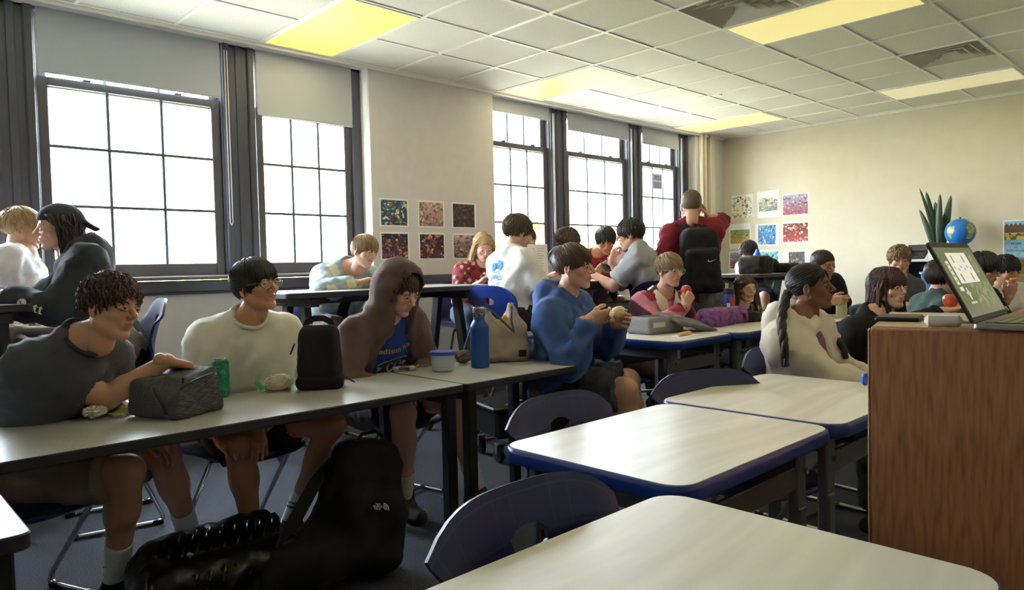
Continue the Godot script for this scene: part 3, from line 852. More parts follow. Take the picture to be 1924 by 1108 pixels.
func furniture() -> void:
	desk_materials()
	# rows of tables
	desk_long(Vector3(1.08, 0.74, -2.685), 1.83, 0.59, "long grey table with the marled lunch bag and foil on it")
	desk_long(Vector3(2.43, 0.74, -2.685), 0.855, 0.59, "shorter grey table carrying the blue bottle and beige backpack")
	desk_long(Vector3(-0.42, 0.74, -1.98), 1.4, 0.58, "grey table corner at the lower left edge of the photo")
	desk_blue(Vector3(1.785, 0.74, -1.195), 0.84, 0.62, "blue-rimmed desk in the middle of the three empty pale desks")
	desk_blue(Vector3(2.645, 0.74, -1.215), 0.86, 0.68, "empty blue-rimmed desk right in front of the girl with braids")
	desk_blue(Vector3(0.92, 0.74, -0.59), 0.85, 0.66, "nearest empty desk, filling the bottom right of the photo")
	desk_blue(Vector3(3.615, 0.82, -2.46), 0.63, 0.57, "blue-rimmed desk under the grey lunch cooler")
	desk_blue(Vector3(4.365, 0.82, -2.42), 0.84, 0.57, "blue-rimmed desk under the purple lunch bag")
	desk_blue(Vector3(5.4, 0.8, -2.4), 1.1, 0.6, "desk farther back where a jar and a blue pencil case stand")
	table_high(Vector3(2.72, 1.12, -4.16), 1.6, 0.6, "high grey table where the boy in the flannel leans")
	table_high(Vector3(4.6, 1.12, -3.86), 1.3, 0.6, "high dark table of the group by the far windows")
	table_high(Vector3(7.2, 1.12, -3.62), 1.4, 0.6, "high table with dark bags, behind the standing student")
	table_high(Vector3(0.1, 1.12, -4.3), 1.42, 0.56, "high grey table at the left edge where the capped boy leans")
	# chairs
	var g := "navy shell chairs"
	var c := make_chair("shell_chair", 0.45, "shell_navy", "navy shell chair pushed in at the middle empty desk, oval hole showing", g)
	c.position = Vector3(1.79, 0, -1.415)
	dup(c, Vector3(1.0, 0, -0.78), 0.0, "nearest navy shell chair, its curved back at the bottom edge")
	dup(c, Vector3(2.47, 0, -1.34), -0.42, "navy shell chair turned askew at the desk before the braided girl")
	dup(c, Vector3(0.5, 0, -3.1), 0.4, "navy chair under the boy in the grey T-shirt")
	dup(c, Vector3(1.36, 0, -3.26), 0.1, "blue chair under the boy in the white sweatshirt")
	dup(c, Vector3(2.2, 0, -3.25), 0.2, "navy chair under the boy in the brown hoodie")
	dup(c, Vector3(2.99, 0, -2.68), 0.3, "navy chair under the boy in the blue hoodie")
	dup(c, Vector3(4.25, 0, -2.98), -0.35, "navy chair under the student in the striped rugby shirt")
	dup(c, Vector3(5.2, 0, -3.0), 0.1, "navy chair under the girl in the plaid shirt")
	dup(c, Vector3(3.45, 0, -1.5), -0.05, "blue chair behind the girl with braids")
	dup(c, Vector3(4.13, 0, -1.45), -0.15, "navy chair behind the girl with the fringe")
	g = "tall shell chairs"
	var h := make_chair("tall_chair", 0.76, "shell_navy", "tall navy chair on which the capped boy sits", g)
	h.position = Vector3(1.02, 0, -4.02); h.rotation.y = -1.75
	dup(h, Vector3(2.62, 0, -4.62), 0.0, "tall navy chair behind the boy in the flannel")
	dup(h, Vector3(4.62, 0, -3.3), 2.7, "tall navy chair behind the boy in the grey T-shirt and glasses")
	var b := make_chair("tall_chair", 0.76, "shell_blue", "bright blue tall chair behind the boy in the printed white T-shirt", g)
	b.position = Vector3(3.5, 0, -3.62); b.rotation.y = 1.5
	for q in [[4.4, -4.6, 0.0, "tall navy chair of the student reading the sheet"], [4.85, -4.55, 0.6, "tall navy chair of the curly-haired student by the window"], [5.25, -4.58, -0.6, "tall navy chair of the boy in the red T-shirt"], [3.92, -4.6, -0.3, "tall navy chair of the girl in the red blouse"], [7.98, -4.14, -1.2, "tall navy chair of the student bent over the farthest high table"], [0.52, -4.9, 1.0, "tall navy chair of the fair-haired student at the left edge"]]:
		dup(h, Vector3(q[0], 0, q[1]), q[2], q[3])
	for q in [[6.18, -2.82, -0.1, "navy chair of the student in the black T-shirt"], [6.8, -2.44, -0.4, "navy chair of the curly fair-haired student by the back wall"], [5.12, -1.64, 1.1, "navy chair of the student in the dark green T-shirt"], [6.2, -1.66, 0.1, "navy chair of the student behind the laptop screen"], [6.86, -1.56, -0.3, "navy chair of the student in white at the right edge"]]:
		dup(c, Vector3(q[0], 0, q[1]), q[2], q[3])

# ------------------------------------------------------------------ posters, prints
func art(seed: int, cols: Array, n := 90, big := 0.16) -> ImageTexture:
	var rng := RandomNumberGenerator.new(); rng.seed = seed
	var S := 112
	var img := Image.create(S, S, false, Image.FORMAT_RGB8)
	for y in S:
		for x in S: img.set_pixel(x, y, cols[0].lerp(cols[1], float(y) / S))
	for k in n:
		var c := Vector2(rng.randf(), rng.randf()) * S
		var r := Vector2(rng.randf_range(0.02, big), rng.randf_range(0.015, big * 0.6)) * S * (1.0 - 0.6 * k / n)
		var a := rng.randf() * PI
		var col: Color = cols[rng.randi() % cols.size()].lerp(cols[rng.randi() % cols.size()], rng.randf() * 0.5)
		var m := int(maxf(r.x, r.y)) + 1
		for y in range(maxi(int(c.y) - m, 0), mini(int(c.y) + m, S)):
			for x in range(maxi(int(c.x) - m, 0), mini(int(c.x) + m, S)):
				var d := (Vector2(x, y) - c).rotated(a) / r
				if d.length() < 1.0: img.set_pixel(x, y, col.lightened(0.15 * (1 - d.length())))
	return ImageTexture.create_from_image(img)

func picture_print(at: Vector3, turn: float, w: float, h: float, inset: Array, tex: Texture2D, label: String, group: String, tilt := 0.0) -> void:
	var o := thing("art_print", label, "poster", at, turn, group)
	o.rotation.z = tilt
	part("sheet", slabbox(Vector3(0, 0, 0.0012), Vector3(w, h, 0.0024), 0.0006), mats.paper, o)
	var m := StandardMaterial3D.new(); m.albedo_texture = tex; m.roughness = 0.55
	var l: float = -w / 2 + inset[0] * w; var r: float = w / 2 - inset[1] * w; var b: float = -h / 2 + inset[2] * h; var t: float = h / 2 - inset[3] * h
	var q := MB.new(); q.quad(Vector3(l, b, 0.0032), Vector3(r, b, 0.0032), Vector3(r, t, 0.0032), Vector3(l, t, 0.0032))
	part("picture", q.mesh(), m, o)

func posters() -> void:
	var warm := [rgb(40, 26, 30), rgb(70, 44, 50), rgb(190, 50, 44), rgb(220, 120, 60), rgb(60, 70, 120), rgb(226, 190, 120), rgb(110, 40, 50)]
	var vivid := [rgb(40, 90, 120), rgb(30, 60, 70), rgb(220, 70, 50), rgb(240, 190, 60), rgb(50, 150, 110), rgb(60, 120, 200), rgb(120, 40, 90), rgb(230, 230, 220)]
	var haze := [rgb(214, 186, 160), rgb(150, 120, 110), rgb(110, 86, 86), rgb(70, 56, 60), rgb(190, 120, 90), rgb(226, 208, 190)]
	var embers := [rgb(54, 44, 44), rgb(60, 46, 46), rgb(130, 44, 44), rgb(70, 84, 66), rgb(40, 30, 34), rgb(150, 70, 60)]
	var crowd := [rgb(200, 190, 186), rgb(90, 70, 66), rgb(170, 140, 110), rgb(60, 50, 46), rgb(200, 60, 80), rgb(120, 110, 80), rgb(40, 40, 44)]
	var L := [["bright painting of tangled red, blue and green figures, top left on the pier", vivid, 11], ["sepia battle-like painting, top middle on the pier", haze, 12], ["dark painting with a glowing red centre, top right on the pier", embers, 13],
		["crimson crowd painting, lower left on the pier behind the hooded boy", warm, 14], ["red and blue crowd painting, lower middle on the pier", warm, 15], ["pale-walled crowd painting, lower right on the pier behind the girl", crowd, 16]]
	for k in 6:
		var t := art(L[k][2], L[k][1], 120, 0.13)
		picture_print(Vector3([3.635, 4.043, 4.435][k % 3], 1.74 if k < 3 else 1.447, WZ), 0.0, 0.305, 0.245, [0.05, 0.05 if k != 2 else 0.08, 0.05, 0.06], t, L[k][0], "prints on the pier", 0.0)
	var lights := [rgb(236, 236, 232), rgb(226, 222, 190), rgb(216, 190, 90), rgb(70, 90, 140), rgb(150, 70, 90), rgb(60, 60, 70), rgb(200, 214, 190)]
	var orange := [rgb(230, 232, 226), rgb(120, 140, 130), rgb(226, 150, 50), rgb(90, 100, 80), rgb(60, 50, 40), rgb(210, 200, 150)]
	var berry := [rgb(150, 180, 210), rgb(170, 60, 80), rgb(120, 40, 60), rgb(226, 170, 110), rgb(230, 230, 226), rgb(80, 110, 170)]
	var sea := [rgb(90, 170, 210), rgb(40, 110, 180), rgb(190, 226, 236), rgb(20, 60, 110), rgb(226, 240, 240), rgb(30, 40, 60)]
	var gold := [rgb(120, 170, 120), rgb(226, 150, 60), rgb(240, 190, 90), rgb(70, 60, 60), rgb(90, 180, 140), rgb(190, 80, 50)]
	var fruit := [rgb(90, 30, 40), rgb(190, 60, 60), rgb(240, 200, 110), rgb(226, 120, 90), rgb(60, 40, 50), rgb(240, 226, 190)]
	var trees := [rgb(150, 210, 210), rgb(50, 150, 170), rgb(30, 90, 120), rgb(120, 190, 120), rgb(20, 60, 80)]
	var smoky := [rgb(70, 72, 76), rgb(50, 50, 54), rgb(230, 180, 70), rgb(200, 70, 70), rgb(120, 110, 150), rgb(90, 90, 80)]
	var Q := [[-5.15, -4.83, 1.85, 2.165, lights, [0.02, 0.02, 0.0, 0.06], "yellow and white abstract print, top left of the grid on the back wall"], [-4.77, -4.46, 1.83, 2.19, orange, [0.08, 0.06, 0.24, 0.26], "small orange striped painting on a tall sheet, top middle of the back-wall grid"], [-4.42, -4.06, 1.83, 2.12, berry, [0.04, 0.03, 0.06, 0.05], "berry and blue print, top right of the back-wall grid"],
		[-5.19, -4.87, 1.42, 1.77, gold, [0.05, 0.04, 0.22, 0.24], "green and gold print on a tall sheet, middle left of the back-wall grid"], [-4.8, -4.46, 1.45, 1.745, sea, [0.12, 0.14, 0.06, 0.06], "pale blue swirling print, centre of the back-wall grid"], [-4.42, -4.06, 1.46, 1.755, fruit, [0.04, 0.03, 0.1, 0.08], "red and yellow print, middle right of the back-wall grid"],
		[-5.2, -4.87, 1.05, 1.39, berry, [0.06, 0.3, 0.3, 0.06], "print half hidden behind the dark bags, lower left of the back-wall grid"], [-4.78, -4.45, 1.06, 1.39, trees, [0.1, 0.08, 0.08, 0.06], "turquoise tree print, lower middle of the back-wall grid"], [-4.41, -4.05, 1.03, 1.385, smoky, [0.22, 0.18, 0.1, 0.08], "dark print with a yellow burst, lower right of the back-wall grid"]]
	for k in 9:
		var q: Array = Q[k]
		picture_print(Vector3(BX, (q[2] + q[3]) / 2, (q[0] + q[1]) / 2), -PI / 2, q[1] - q[0], q[3] - q[2], q[5], art(40 + k, q[4], 110, 0.12), q[6], "prints on the back wall", [0.01, 0.03, 0.0, 0.01, -0.02, 0.0, 0.0, 0.0, 0.0][k])
	# the map poster
	var o := thing("map_poster", "blue and yellow map poster of Spain and Portugal at the right edge", "poster", Vector3(BX, 1.33, -1.58), -PI / 2)
	part("sheet", slabbox(Vector3(0, 0, 0.0015), Vector3(0.72, 0.6, 0.003), 0.001), mats.paper, o)
	var img := Image.create(192, 160, false, Image.FORMAT_RGB8); img.fill(rgb(120, 180, 214))
	var n := FastNoiseLite.new(); n.seed = 9; n.frequency = 0.05
	for y in 160:
		for x in 192:
			var v := n.get_noise_2d(x, y)
			var c := rgb(128, 186, 216).lerp(rgb(160, 204, 222), v + 0.5)
			if y > 116 and x < 64: c = rgb(206, 186, 84).lerp(rgb(150, 130, 60), clampf(v * 3, 0, 1))
			if y < 56 and x < 54 and y > 34: c = rgb(214, 196, 90).lerp(rgb(120, 100, 60), clampf(v * 4, 0, 1))
			if y < 34 and y > 14 - 8 * absf(sin(x * 0.28)) and x < 54: c = rgb(120, 84, 70)
			if x > 84 and v > -0.15 and y > 20 and y < 140: c = rgb(214, 200, 110).lerp(rgb(190, 160, 90), v)
			img.set_pixel(x, y, c)
	var mm := StandardMaterial3D.new(); mm.albedo_texture = ImageTexture.create_from_image(img); mm.roughness = 0.5
	var mb := MB.new(); mb.quad(Vector3(-0.345, -0.285, 0.0038), Vector3(0.345, -0.285, 0.0038), Vector3(0.345, 0.285, 0.0038), Vector3(-0.345, 0.285, 0.0038))
	part("map_print", mb.mesh(), mm, o)
	for t in [["SPAIN", 0.045, 0.03], ["and", 0.005, 0.018], ["PORTUGAL", -0.03, 0.03]]:
		lettering(o, t[0], t[2], Vector3(-0.24, t[1], 0.0045), Vector3.ZERO, M("ink", rgb(30, 44, 80), 0.6), "Droid Serif")
	# the room number on the window
	o = thing("room_sign", "translucent sheet with the room number 3205 seen from behind on a pane", "sign", Vector3(7.86, 2.305, -5.432))
	var sm := M("tracing", rgb(206, 206, 226), 0.7); sm.backlight_enabled = true; sm.backlight = Color(0.3, 0.3, 0.36)
	part("sheet", slabbox(Vector3.ZERO, Vector3(0.2, 0.2, 0.001), 0.0003), sm, o)
	lettering(o, "3205", 0.075, Vector3(0, 0.045, 0.0016), Vector3(0, PI, 0), M("ink_grey", rgb(60, 60, 90), 0.7), "Droid Sans")
	mb = MB.new(); mb.quad(Vector3(-0.08, -0.085, 0.0012), Vector3(0.08, -0.085, 0.0012), Vector3(0.08, -0.01, 0.0012), Vector3(-0.08, -0.01, 0.0012))
	var ip := M("ink_pale", rgb(150, 150, 184), 0.7); ip.backlight_enabled = true; ip.backlight = Color(0.2, 0.2, 0.26)
	part("panel", mb.mesh(), ip, o)

func lettering(o: Node3D, s: String, size: float, at: Vector3, rot: Vector3, m: Material, font := "Droid Sans") -> void:
	var t := TextMesh.new()
	var f := SystemFont.new(); f.font_names = PackedStringArray([font]); f.font_weight = 700
	t.font = f; t.text = s; t.font_size = 48; t.pixel_size = size / 48.0; t.depth = 0.0008; t.curve_step = 2.0
	var p := part("lettering", t, m, o)
	p.position = at; p.rotation = rot

# ------------------------------------------------------------------ things on tables, shelves and the floor
func crumple(seed: int, r: Vector3, amt: float, m: Material, o: Node3D, called: String, c := Vector3.ZERO) -> void:
	var n := FastNoiseLite.new(); n.seed = seed; n.frequency = 1.6; n.noise_type = FastNoiseLite.TYPE_CELLULAR
	var mb := MB.new(); var rings := []
	for i in range(1, 18):
		var ring := PackedVector3Array()
		for j in 26:
			var th := PI * (1.0 - i / 18.0); var ph := TAU * j / 26
			var d := Vector3(sin(th) * sin(ph), cos(th), sin(th) * cos(ph))
			var p := d * r * (1.0 + amt * n.get_noise_3dv(d * 2.2))
			p.y = maxf(p.y, -r.y * 0.8) + r.y * 0.8
			ring.append(c + p)
		rings.append(ring)
	part(called, mb.loft(rings).mesh(12), m, o)

func soft(o: Node3D, called: String, prims: Array, cell: float, m: Material, amp := 0.0, freq := 8.0) -> void:
	bags.append([o, called, job(prims, cell, amp, freq), m])
var bags := []

func strap(o: Node3D, called: String, pts: Array, w: float, m: Material, th := 0.004) -> void:     # a flat band along a path
	var mb := MB.new(); var rings := []
	for i in pts.size():
		var d: Vector3 = (pts[mini(i + 1, pts.size() - 1)] - pts[maxi(i - 1, 0)]).normalized()
		var side: Vector3 = d.cross(Vector3(0.13, 0.2, 1)).normalized() if absf(d.z) < 0.8 else d.cross(Vector3.UP).normalized()
		var nn := side.cross(d)
		rings.append(PackedVector3Array([pts[i] + side * w / 2 - nn * th / 2, pts[i] + side * w / 2 + nn * th / 2, pts[i] - side * w / 2 + nn * th / 2, pts[i] - side * w / 2 - nn * th / 2]))
	part(called, mb.loft(rings).mesh(60), m, o)

func belongings() -> void:
	posters()
	var blackcloth := M("black_fabric", rgb(20, 20, 24), 0.85); var gloss := M("black_gloss", rgb(11, 11, 14), 0.32)
	var o: Node3D; var mb: MB
	# marled lunch bag
	var marl := M("marl", Color.WHITE, 0.9)
	tri(marl, noise_tex(0.09, [rgb(40, 38, 42), rgb(78, 76, 80), rgb(124, 122, 126)], 256, 256, 31, 3), Vector3(1.2, 9, 9), false)
	o = thing("lunch_bag", "soft marled charcoal lunch bag lying open beside the boy's hand", "lunch bag", Vector3(0.91, 0.74, -2.735), 0.42)
	soft(o, "body", [rbx(Vector3(0, 0.066, 0), Vector3(0.112, 0.066, 0.125), 0.02, 0.01, 0, Basis.from_euler(Vector3(0, 0, 0)), 0.1), rbx(Vector3(0.03, 0.128, -0.01), Vector3(0.085, 0.016, 0.1), 0.014, 0.02, 0, Basis.from_euler(Vector3(0.0, 0, 0.18))), elp(Vector3(-0.13, 0.13, 0.05), Vector3(0.08, 0.05, 0.09), 0.03, 1)], 0.006, marl, 0.006, 9.0)
	strap(o, "zip", [Vector3(-0.08, 0.105, 0.11), Vector3(-0.03, 0.128, 0.12), Vector3(0.05, 0.138, 0.112), Vector3(0.1, 0.138, 0.085)], 0.006, mats.black)
	strap(o, "trim_stripe", [Vector3(-0.117, 0.02, 0.08), Vector3(-0.116, 0.06, 0.06), Vector3(-0.112, 0.11, 0.02)], 0.014, mats.black)
	part("zip_pull", MB.new().box(Vector3(-0.06, 0.128, 0.10), Vector3(0.008, 0.03, 0.006), 0.002).mesh(), mats.black, o)
	# foil ball, green dish
	var foil := M("foil", rgb(226, 224, 214), 0.32, 0.55)
	o = thing("foil_ball", "crumpled ball of aluminium foil on the long grey table", "foil", Vector3(0.672, 0.74, -2.85))
	crumple(5, Vector3(0.062, 0.034, 0.044), 0.8, foil, o, "foil")
	o = thing("food_dish", "small dark green dish just behind the foil ball", "dish", Vector3(0.735, 0.74, -2.93))
	part("bowl", MB.new().lathe([[0.03, 0.0], [0.045, 0.012], [0.052, 0.03], [0.049, 0.03], [0.042, 0.013], [0.0, 0.006]], 24, true, false).mesh(60), M("dish_green", rgb(46, 78, 56), 0.35), o)
	o = thing("food_wrapper", "yellow-green scrap of wrapper between foil and lunch bag", "wrapper", Vector3(0.755, 0.74, -2.84), 0.4)
	part("film", MB.new().sheet(8, 5, func(u: float, v: float) -> Vector3: return Vector3((u - 0.5) * 0.085, 0.006 + 0.012 * sin(u * 5.0 + v * 4.0) * u + 0.01 * v, (0.5 - v) * 0.045), 0.0012).mesh(60), M("wrapper_yellow", rgb(178, 180, 66), 0.35), o)
	# green can
	o = thing("drink_can", "tall green drink can in front of the white sweatshirt", "can", Vector3(1.155, 0.74, -2.94))
	var label := M("can_green", Color.WHITE, 0.35, 0.4)
	tri(label, noise_tex(0.05, [rgb(20, 110, 84), rgb(36, 140, 104), rgb(110, 186, 150)], 128, 128, 12, 2), Vector3.ONE * 6, false)
	part("body", MB.new().lathe([[0.024, 0.0], [0.027, 0.003], [0.033, 0.012], [0.033, 0.142], [0.027, 0.153]], 28).mesh(50), label, o)
	part("lid", MB.new().lathe([[0.027, 0.152], [0.0285, 0.155], [0.0285, 0.158], [0.0265, 0.158], [0.0255, 0.1545], [0.0, 0.1545]], 28, false, false).mesh(50), mats.chrome, o)
	# bagged sandwich
	o = thing("bagged_sandwich", "sandwich in a clear zip bag with a green seal, beside the black lunch bag", "sandwich", Vector3(1.385, 0.74, -2.9), -0.5)
	var bread := M("bread", Color.WHITE, 0.85)
	tri(bread, noise_tex(0.06, [rgb(176, 136, 92), rgb(214, 184, 140), rgb(226, 204, 168)], 128, 128, 14, 3), Vector3.ONE * 8, false)
	crumple(8, Vector3(0.052, 0.036, 0.045), 0.16, bread, o, "bread")
	var film := M("clear_film", Color(0.95, 0.97, 0.95, 0.28), 0.12); film.transparency = BaseMaterial3D.TRANSPARENCY_ALPHA
	crumple(9, Vector3(0.07, 0.043, 0.056), 0.3, film, o, "zip_bag")
	strap(o, "seal", [Vector3(-0.085, 0.045, 0.035), Vector3(-0.072, 0.03, 0.042), Vector3(-0.062, 0.012, 0.045)], 0.02, M("seal_green", rgb(70, 170, 96), 0.4), 0.003)
	# black lunch bag
	o = thing("lunch_bag", "upright black lunch bag with a top handle on the long grey table", "lunch bag", Vector3(1.535, 0.74, -2.815), -0.55)
	soft(o, "body", [rbx(Vector3(0, 0.03, 0), Vector3(0.1, 0.03, 0.07), 0.025, 0.012, 0), rbx(Vector3(0, 0.155, 0), Vector3(0.097, 0.12, 0.066), 0.045, 0.008, 0, Basis.IDENTITY, 0.14)], 0.006, blackcloth, 0.002, 9.0)
	strap(o, "handle", [Vector3(-0.055, 0.262, 0), Vector3(-0.048, 0.288, 0), Vector3(-0.02, 0.302, 0), Vector3(0.02, 0.302, 0), Vector3(0.048, 0.288, 0), Vector3(0.055, 0.262, 0)], 0.026, blackcloth, 0.009)
	part("zip_pull", MB.new().bar(Vector3(-0.1, 0.2, 0.03), Vector3(-0.118, 0.155, 0.045), 0.009, 0.006).mesh(), mats.black, o)
	part("zip_pull", MB.new().bar(Vector3(0.1, 0.05, 0.02), Vector3(0.145, 0.022, 0.035), 0.009, 0.006).mesh(), mats.black, o)
	# wrapped bar, tub, crisp packet
	o = thing("wrapped_bar", "silver and brown wrapped snack bar before the hooded boy", "snack bar", Vector3(2.06, 0.74, -2.94), -0.5)
	soft(o, "bar", [rbx(Vector3(0, 0.013, 0), Vector3(0.055, 0.013, 0.02), 0.01, 0.004)], 0.003, M("bar_wrap", rgb(196, 188, 184), 0.25, 0.5), 0.003, 25.0)
	for s in [-1, 1]:
		part("crimp", MB.new().sheet(3, 6, func(u: float, v: float) -> Vector3: return Vector3(s * (0.052 + u * 0.025), 0.014 + u * 0.012 * s + 0.002 * sin(v * 20.0), (0.5 - v) * 0.046 * s), 0.001).mesh(60), M("bar_end", rgb(206, 178, 120), 0.3, 0.4), o)
	part("print_band", slabbox(Vector3(0, 0.014, 0.0), Vector3(0.07, 0.0275, 0.0415), 0.009), M("bar_band", rgb(70, 52, 50), 0.35), o)
	o = thing("food_tub", "clear plastic tub with a blue lid beside the blue bottle", "food container", Vector3(2.19, 0.74, -2.79))
	var tub := M("tub", Color(0.86, 0.9, 0.96, 0.42), 0.2); tub.transparency = BaseMaterial3D.TRANSPARENCY_ALPHA
	part("tub", MB.new().lathe([[0.0, 0.001], [0.05, 0.001], [0.055, 0.006], [0.061, 0.082], [0.059, 0.082], [0.053, 0.008], [0.0, 0.004]], 32, false, false).mesh(50), tub, o)
	part("lid", MB.new().lathe([[0.0, 0.082], [0.0655, 0.081], [0.0665, 0.085], [0.0655, 0.096], [0.062, 0.099], [0.056, 0.0975], [0.0, 0.0975]], 32, false, false).mesh(40), M("lid_blue", rgb(54, 78, 196), 0.35), o)
	o = thing("crisp_packet", "small crumpled white food packet between tub and bottle", "packet", Vector3(2.3, 0.74, -2.87))
	crumple(17, Vector3(0.045, 0.03, 0.03), 0.6, M("packet", rgb(206, 206, 190), 0.3, 0.3), o, "packet")
	# blue bottle
	o = thing("water_bottle", "tall blue steel water bottle with a silver cap", "bottle", Vector3(2.385, 0.74, -2.735))
	var bb := M("bottle_blue", rgb(40, 82, 160), 0.35, 0.3)
	part("body", MB.new().lathe([[0.044, 0.0], [0.047, 0.003], [0.0475, 0.01], [0.0475, 0.2], [0.046, 0.213], [0.033, 0.236], [0.029, 0.245], [0.029, 0.262]], 36).mesh(50), bb, o)
	var cp := part("cap", MB.new().lathe([[0.03, 0.258], [0.031, 0.26], [0.031, 0.272], [0.0325, 0.274], [0.0325, 0.302], [0.031, 0.306], [0.0, 0.306]], 36, true, false).mesh(40), mats.chrome, o)
	part("band", MB.new().lathe([[0.0325, 0.2775], [0.0329, 0.278], [0.0329, 0.297], [0.0325, 0.2975]], 36, false, false).mesh(40), M("bottle_band", rgb(120, 104, 96), 0.4, 0.3), cp)
	# beige backpack on the shorter table
	var beige := M("beige", rgb(168, 152, 138), 0.9); var slatec := M("slate_trim", rgb(62, 78, 88), 0.8)
	o = thing("backpack", "small beige backpack with open yellow-lined top on the shorter grey table", "backpack", Vector3(2.63, 0.742, -2.83), -0.5)
	soft(o, "body", [rbx(Vector3(0, 0.1, 0), Vector3(0.15, 0.1, 0.095), 0.05, 0.03, 0, Basis.IDENTITY, 0.25), cap(Vector3(0.06, 0.18, -0.01), Vector3(0.055, 0.29, -0.02), 0.06, 0.012, 0.06), cap(Vector3(-0.06, 0.18, 0.0), Vector3(-0.085, 0.27, 0.0), 0.06, 0.02, 0.05), elp(Vector3(-0.01, 0.27, 0.02), Vector3(0.05, 0.085, 0.06), 0.02, 1), cutp(Vector3.DOWN, Vector3(0, 0.003, 0), 0.3)], 0.007, beige, 0.012, 6.0)
	soft(o, "lining", [elp(Vector3(0.01, 0.185, 0.02), Vector3(0.03, 0.06, 0.02), 0.01)], 0.007, M("lining", rgb(196, 160, 60), 0.8), 0.003)
	strap(o, "zip", [Vector3(0.05, 0.29, 0.02), Vector3(0.035, 0.22, 0.07), Vector3(0.04, 0.16, 0.098), Vector3(0.0, 0.2, 0.09), Vector3(-0.06, 0.27, 0.05), Vector3(-0.09, 0.285, 0.01)], 0.01, slatec)
	strap(o, "shoulder_strap", [Vector3(0.07, 0.24, -0.06), Vector3(0.11, 0.2, -0.08), Vector3(0.15, 0.12, -0.1), Vector3(0.16, 0.07, -0.09)], 0.04, slatec, 0.012)
	strap(o, "shoulder_strap", [Vector3(-0.09, 0.25, -0.04), Vector3(-0.15, 0.17, -0.03), Vector3(-0.19, 0.07, -0.02), Vector3(-0.17, 0.02, -0.03)], 0.04, slatec, 0.012)
	mb = MB.new(); mb.box(Vector3(0.085, 0.045, 0.099), Vector3(0.04, 0.036, 0.003), 0.001)
	part("badge", mb.mesh(), mats.black, o)
	o = thing("folded_cloth", "crumpled olive cloth at the back edge of the shorter grey table", "cloth", Vector3(2.44, 0.74, -2.93), 0.3)
	crumple(23, Vector3(0.09, 0.045, 0.045), 0.5, M("olive_cloth", rgb(104, 94, 74), 0.9), o, "cloth")
	# bags on the floor
	o = thing("duffel_bag", "glossy black quilted duffel bag on the carpet at the bottom left", "bag", Vector3(1.03, 0.0, -2.7), -0.12)
	soft(o, "body", [rbx(Vector3(0, 0.12, 0), Vector3(0.3, 0.12, 0.17), 0.09, 0.03), cap(Vector3(-0.2, 0.23, -0.04), Vector3(0.16, 0.25, -0.04), 0.05, 0.055, 0.05)], 0.01, gloss, 0.014, 7.0)
	var baffle := M("quilt", rgb(14, 14, 18), 0.16)
	for k in 9:
		part("baffle", MB.new().tube([Vector3(-0.2 + k * 0.048, 0.225, 0.08), Vector3(-0.19 + k * 0.048, 0.252, 0.05), Vector3(-0.175 + k * 0.048, 0.278, 0.01), Vector3(-0.165 + k * 0.048, 0.282, -0.03)], [0.012, 0.02, 0.02, 0.012], 8).mesh(70), baffle, o)
		part("baffle", MB.new().tube([Vector3(-0.27 + k * 0.048, 0.15, 0.165), Vector3(-0.265 + k * 0.048, 0.185, 0.15), Vector3(-0.26 + k * 0.048, 0.21, 0.12)], [0.012, 0.018, 0.012], 8).mesh(70), baffle, o)
	o = thing("backpack", "large black backpack slumped on the carpet against the table legs", "backpack", Vector3(1.56, 0.0, -2.58), -0.35)
	soft(o, "body", [rbx(Vector3(0, 0.27, 0), Vector3(0.19, 0.27, 0.12), 0.09, 0.03, 0, Basis.from_euler(Vector3(-0.2, 0, -0.22)), 0.25), rbx(Vector3(0.02, 0.2, 0.1), Vector3(0.14, 0.15, 0.07), 0.05, 0.04, 0, Basis.from_euler(Vector3(-0.2, 0, -0.22))), rbx(Vector3(-0.27, 0.11, 0.08), Vector3(0.17, 0.11, 0.15), 0.09, 0.06), cutp(Vector3.DOWN, Vector3(0, 0.0, 0), 0.6)], 0.01, blackcloth, 0.012, 6.0)
	strap(o, "shoulder_strap", [Vector3(-0.05, 0.5, -0.05), Vector3(-0.17, 0.4, 0.02), Vector3(-0.28, 0.26, 0.1), Vector3(-0.33, 0.2, 0.18)], 0.05, blackcloth, 0.014)
	part("haul_loop", MB.new().tube([Vector3(0.0, 0.52, -0.02), Vector3(0.03, 0.56, -0.03), Vector3(0.09, 0.565, -0.03), Vector3(0.12, 0.54, -0.02)], 0.008, 8).mesh(70), blackcloth, o)
	var em := Transform3D(Basis.from_euler(Vector3(-0.2, 0, -0.22)), Vector3(0.06, 0.3, 0.185))
	for k in 3:
		var r := 0.026 - k * 0.007
		var a := flat_arrays(ring_poly(r, r, 0.0045, 0.0, PI / 2, Vector2.ZERO, 10))
		var mesh := ArrayMesh.new(); var nn := PackedVector3Array(); nn.resize(a[0].size()); nn.fill(Vector3.BACK); a[Mesh.ARRAY_NORMAL] = nn
		mesh.add_surface_from_arrays(Mesh.PRIMITIVE_TRIANGLES, a)
		part("emblem", mesh, mats.white, o).transform = em
	for k in 3: lettering(o, ["THE", "NORTH", "FACE"][k], 0.011, em * Vector3(-0.022, 0.019 - k * 0.0085, 0), em.basis.get_euler(), mats.white)
	o = thing("satchel", "dark brown bag lying on the trolley under the shorter grey table", "bag", Vector3(3.46, 0.36, -3.36), -0.3)
	soft(o, "body", [rbx(Vector3(0, 0.085, 0), Vector3(0.21, 0.085, 0.13), 0.07, 0.03)], 0.009, M("brown_bag", rgb(58, 46, 42), 0.8), 0.014, 6.0)
	o = thing("trolley", "low dark trolley on casters half seen behind the table legs", "trolley", Vector3(3.36, 0.0, -3.4), -0.3)
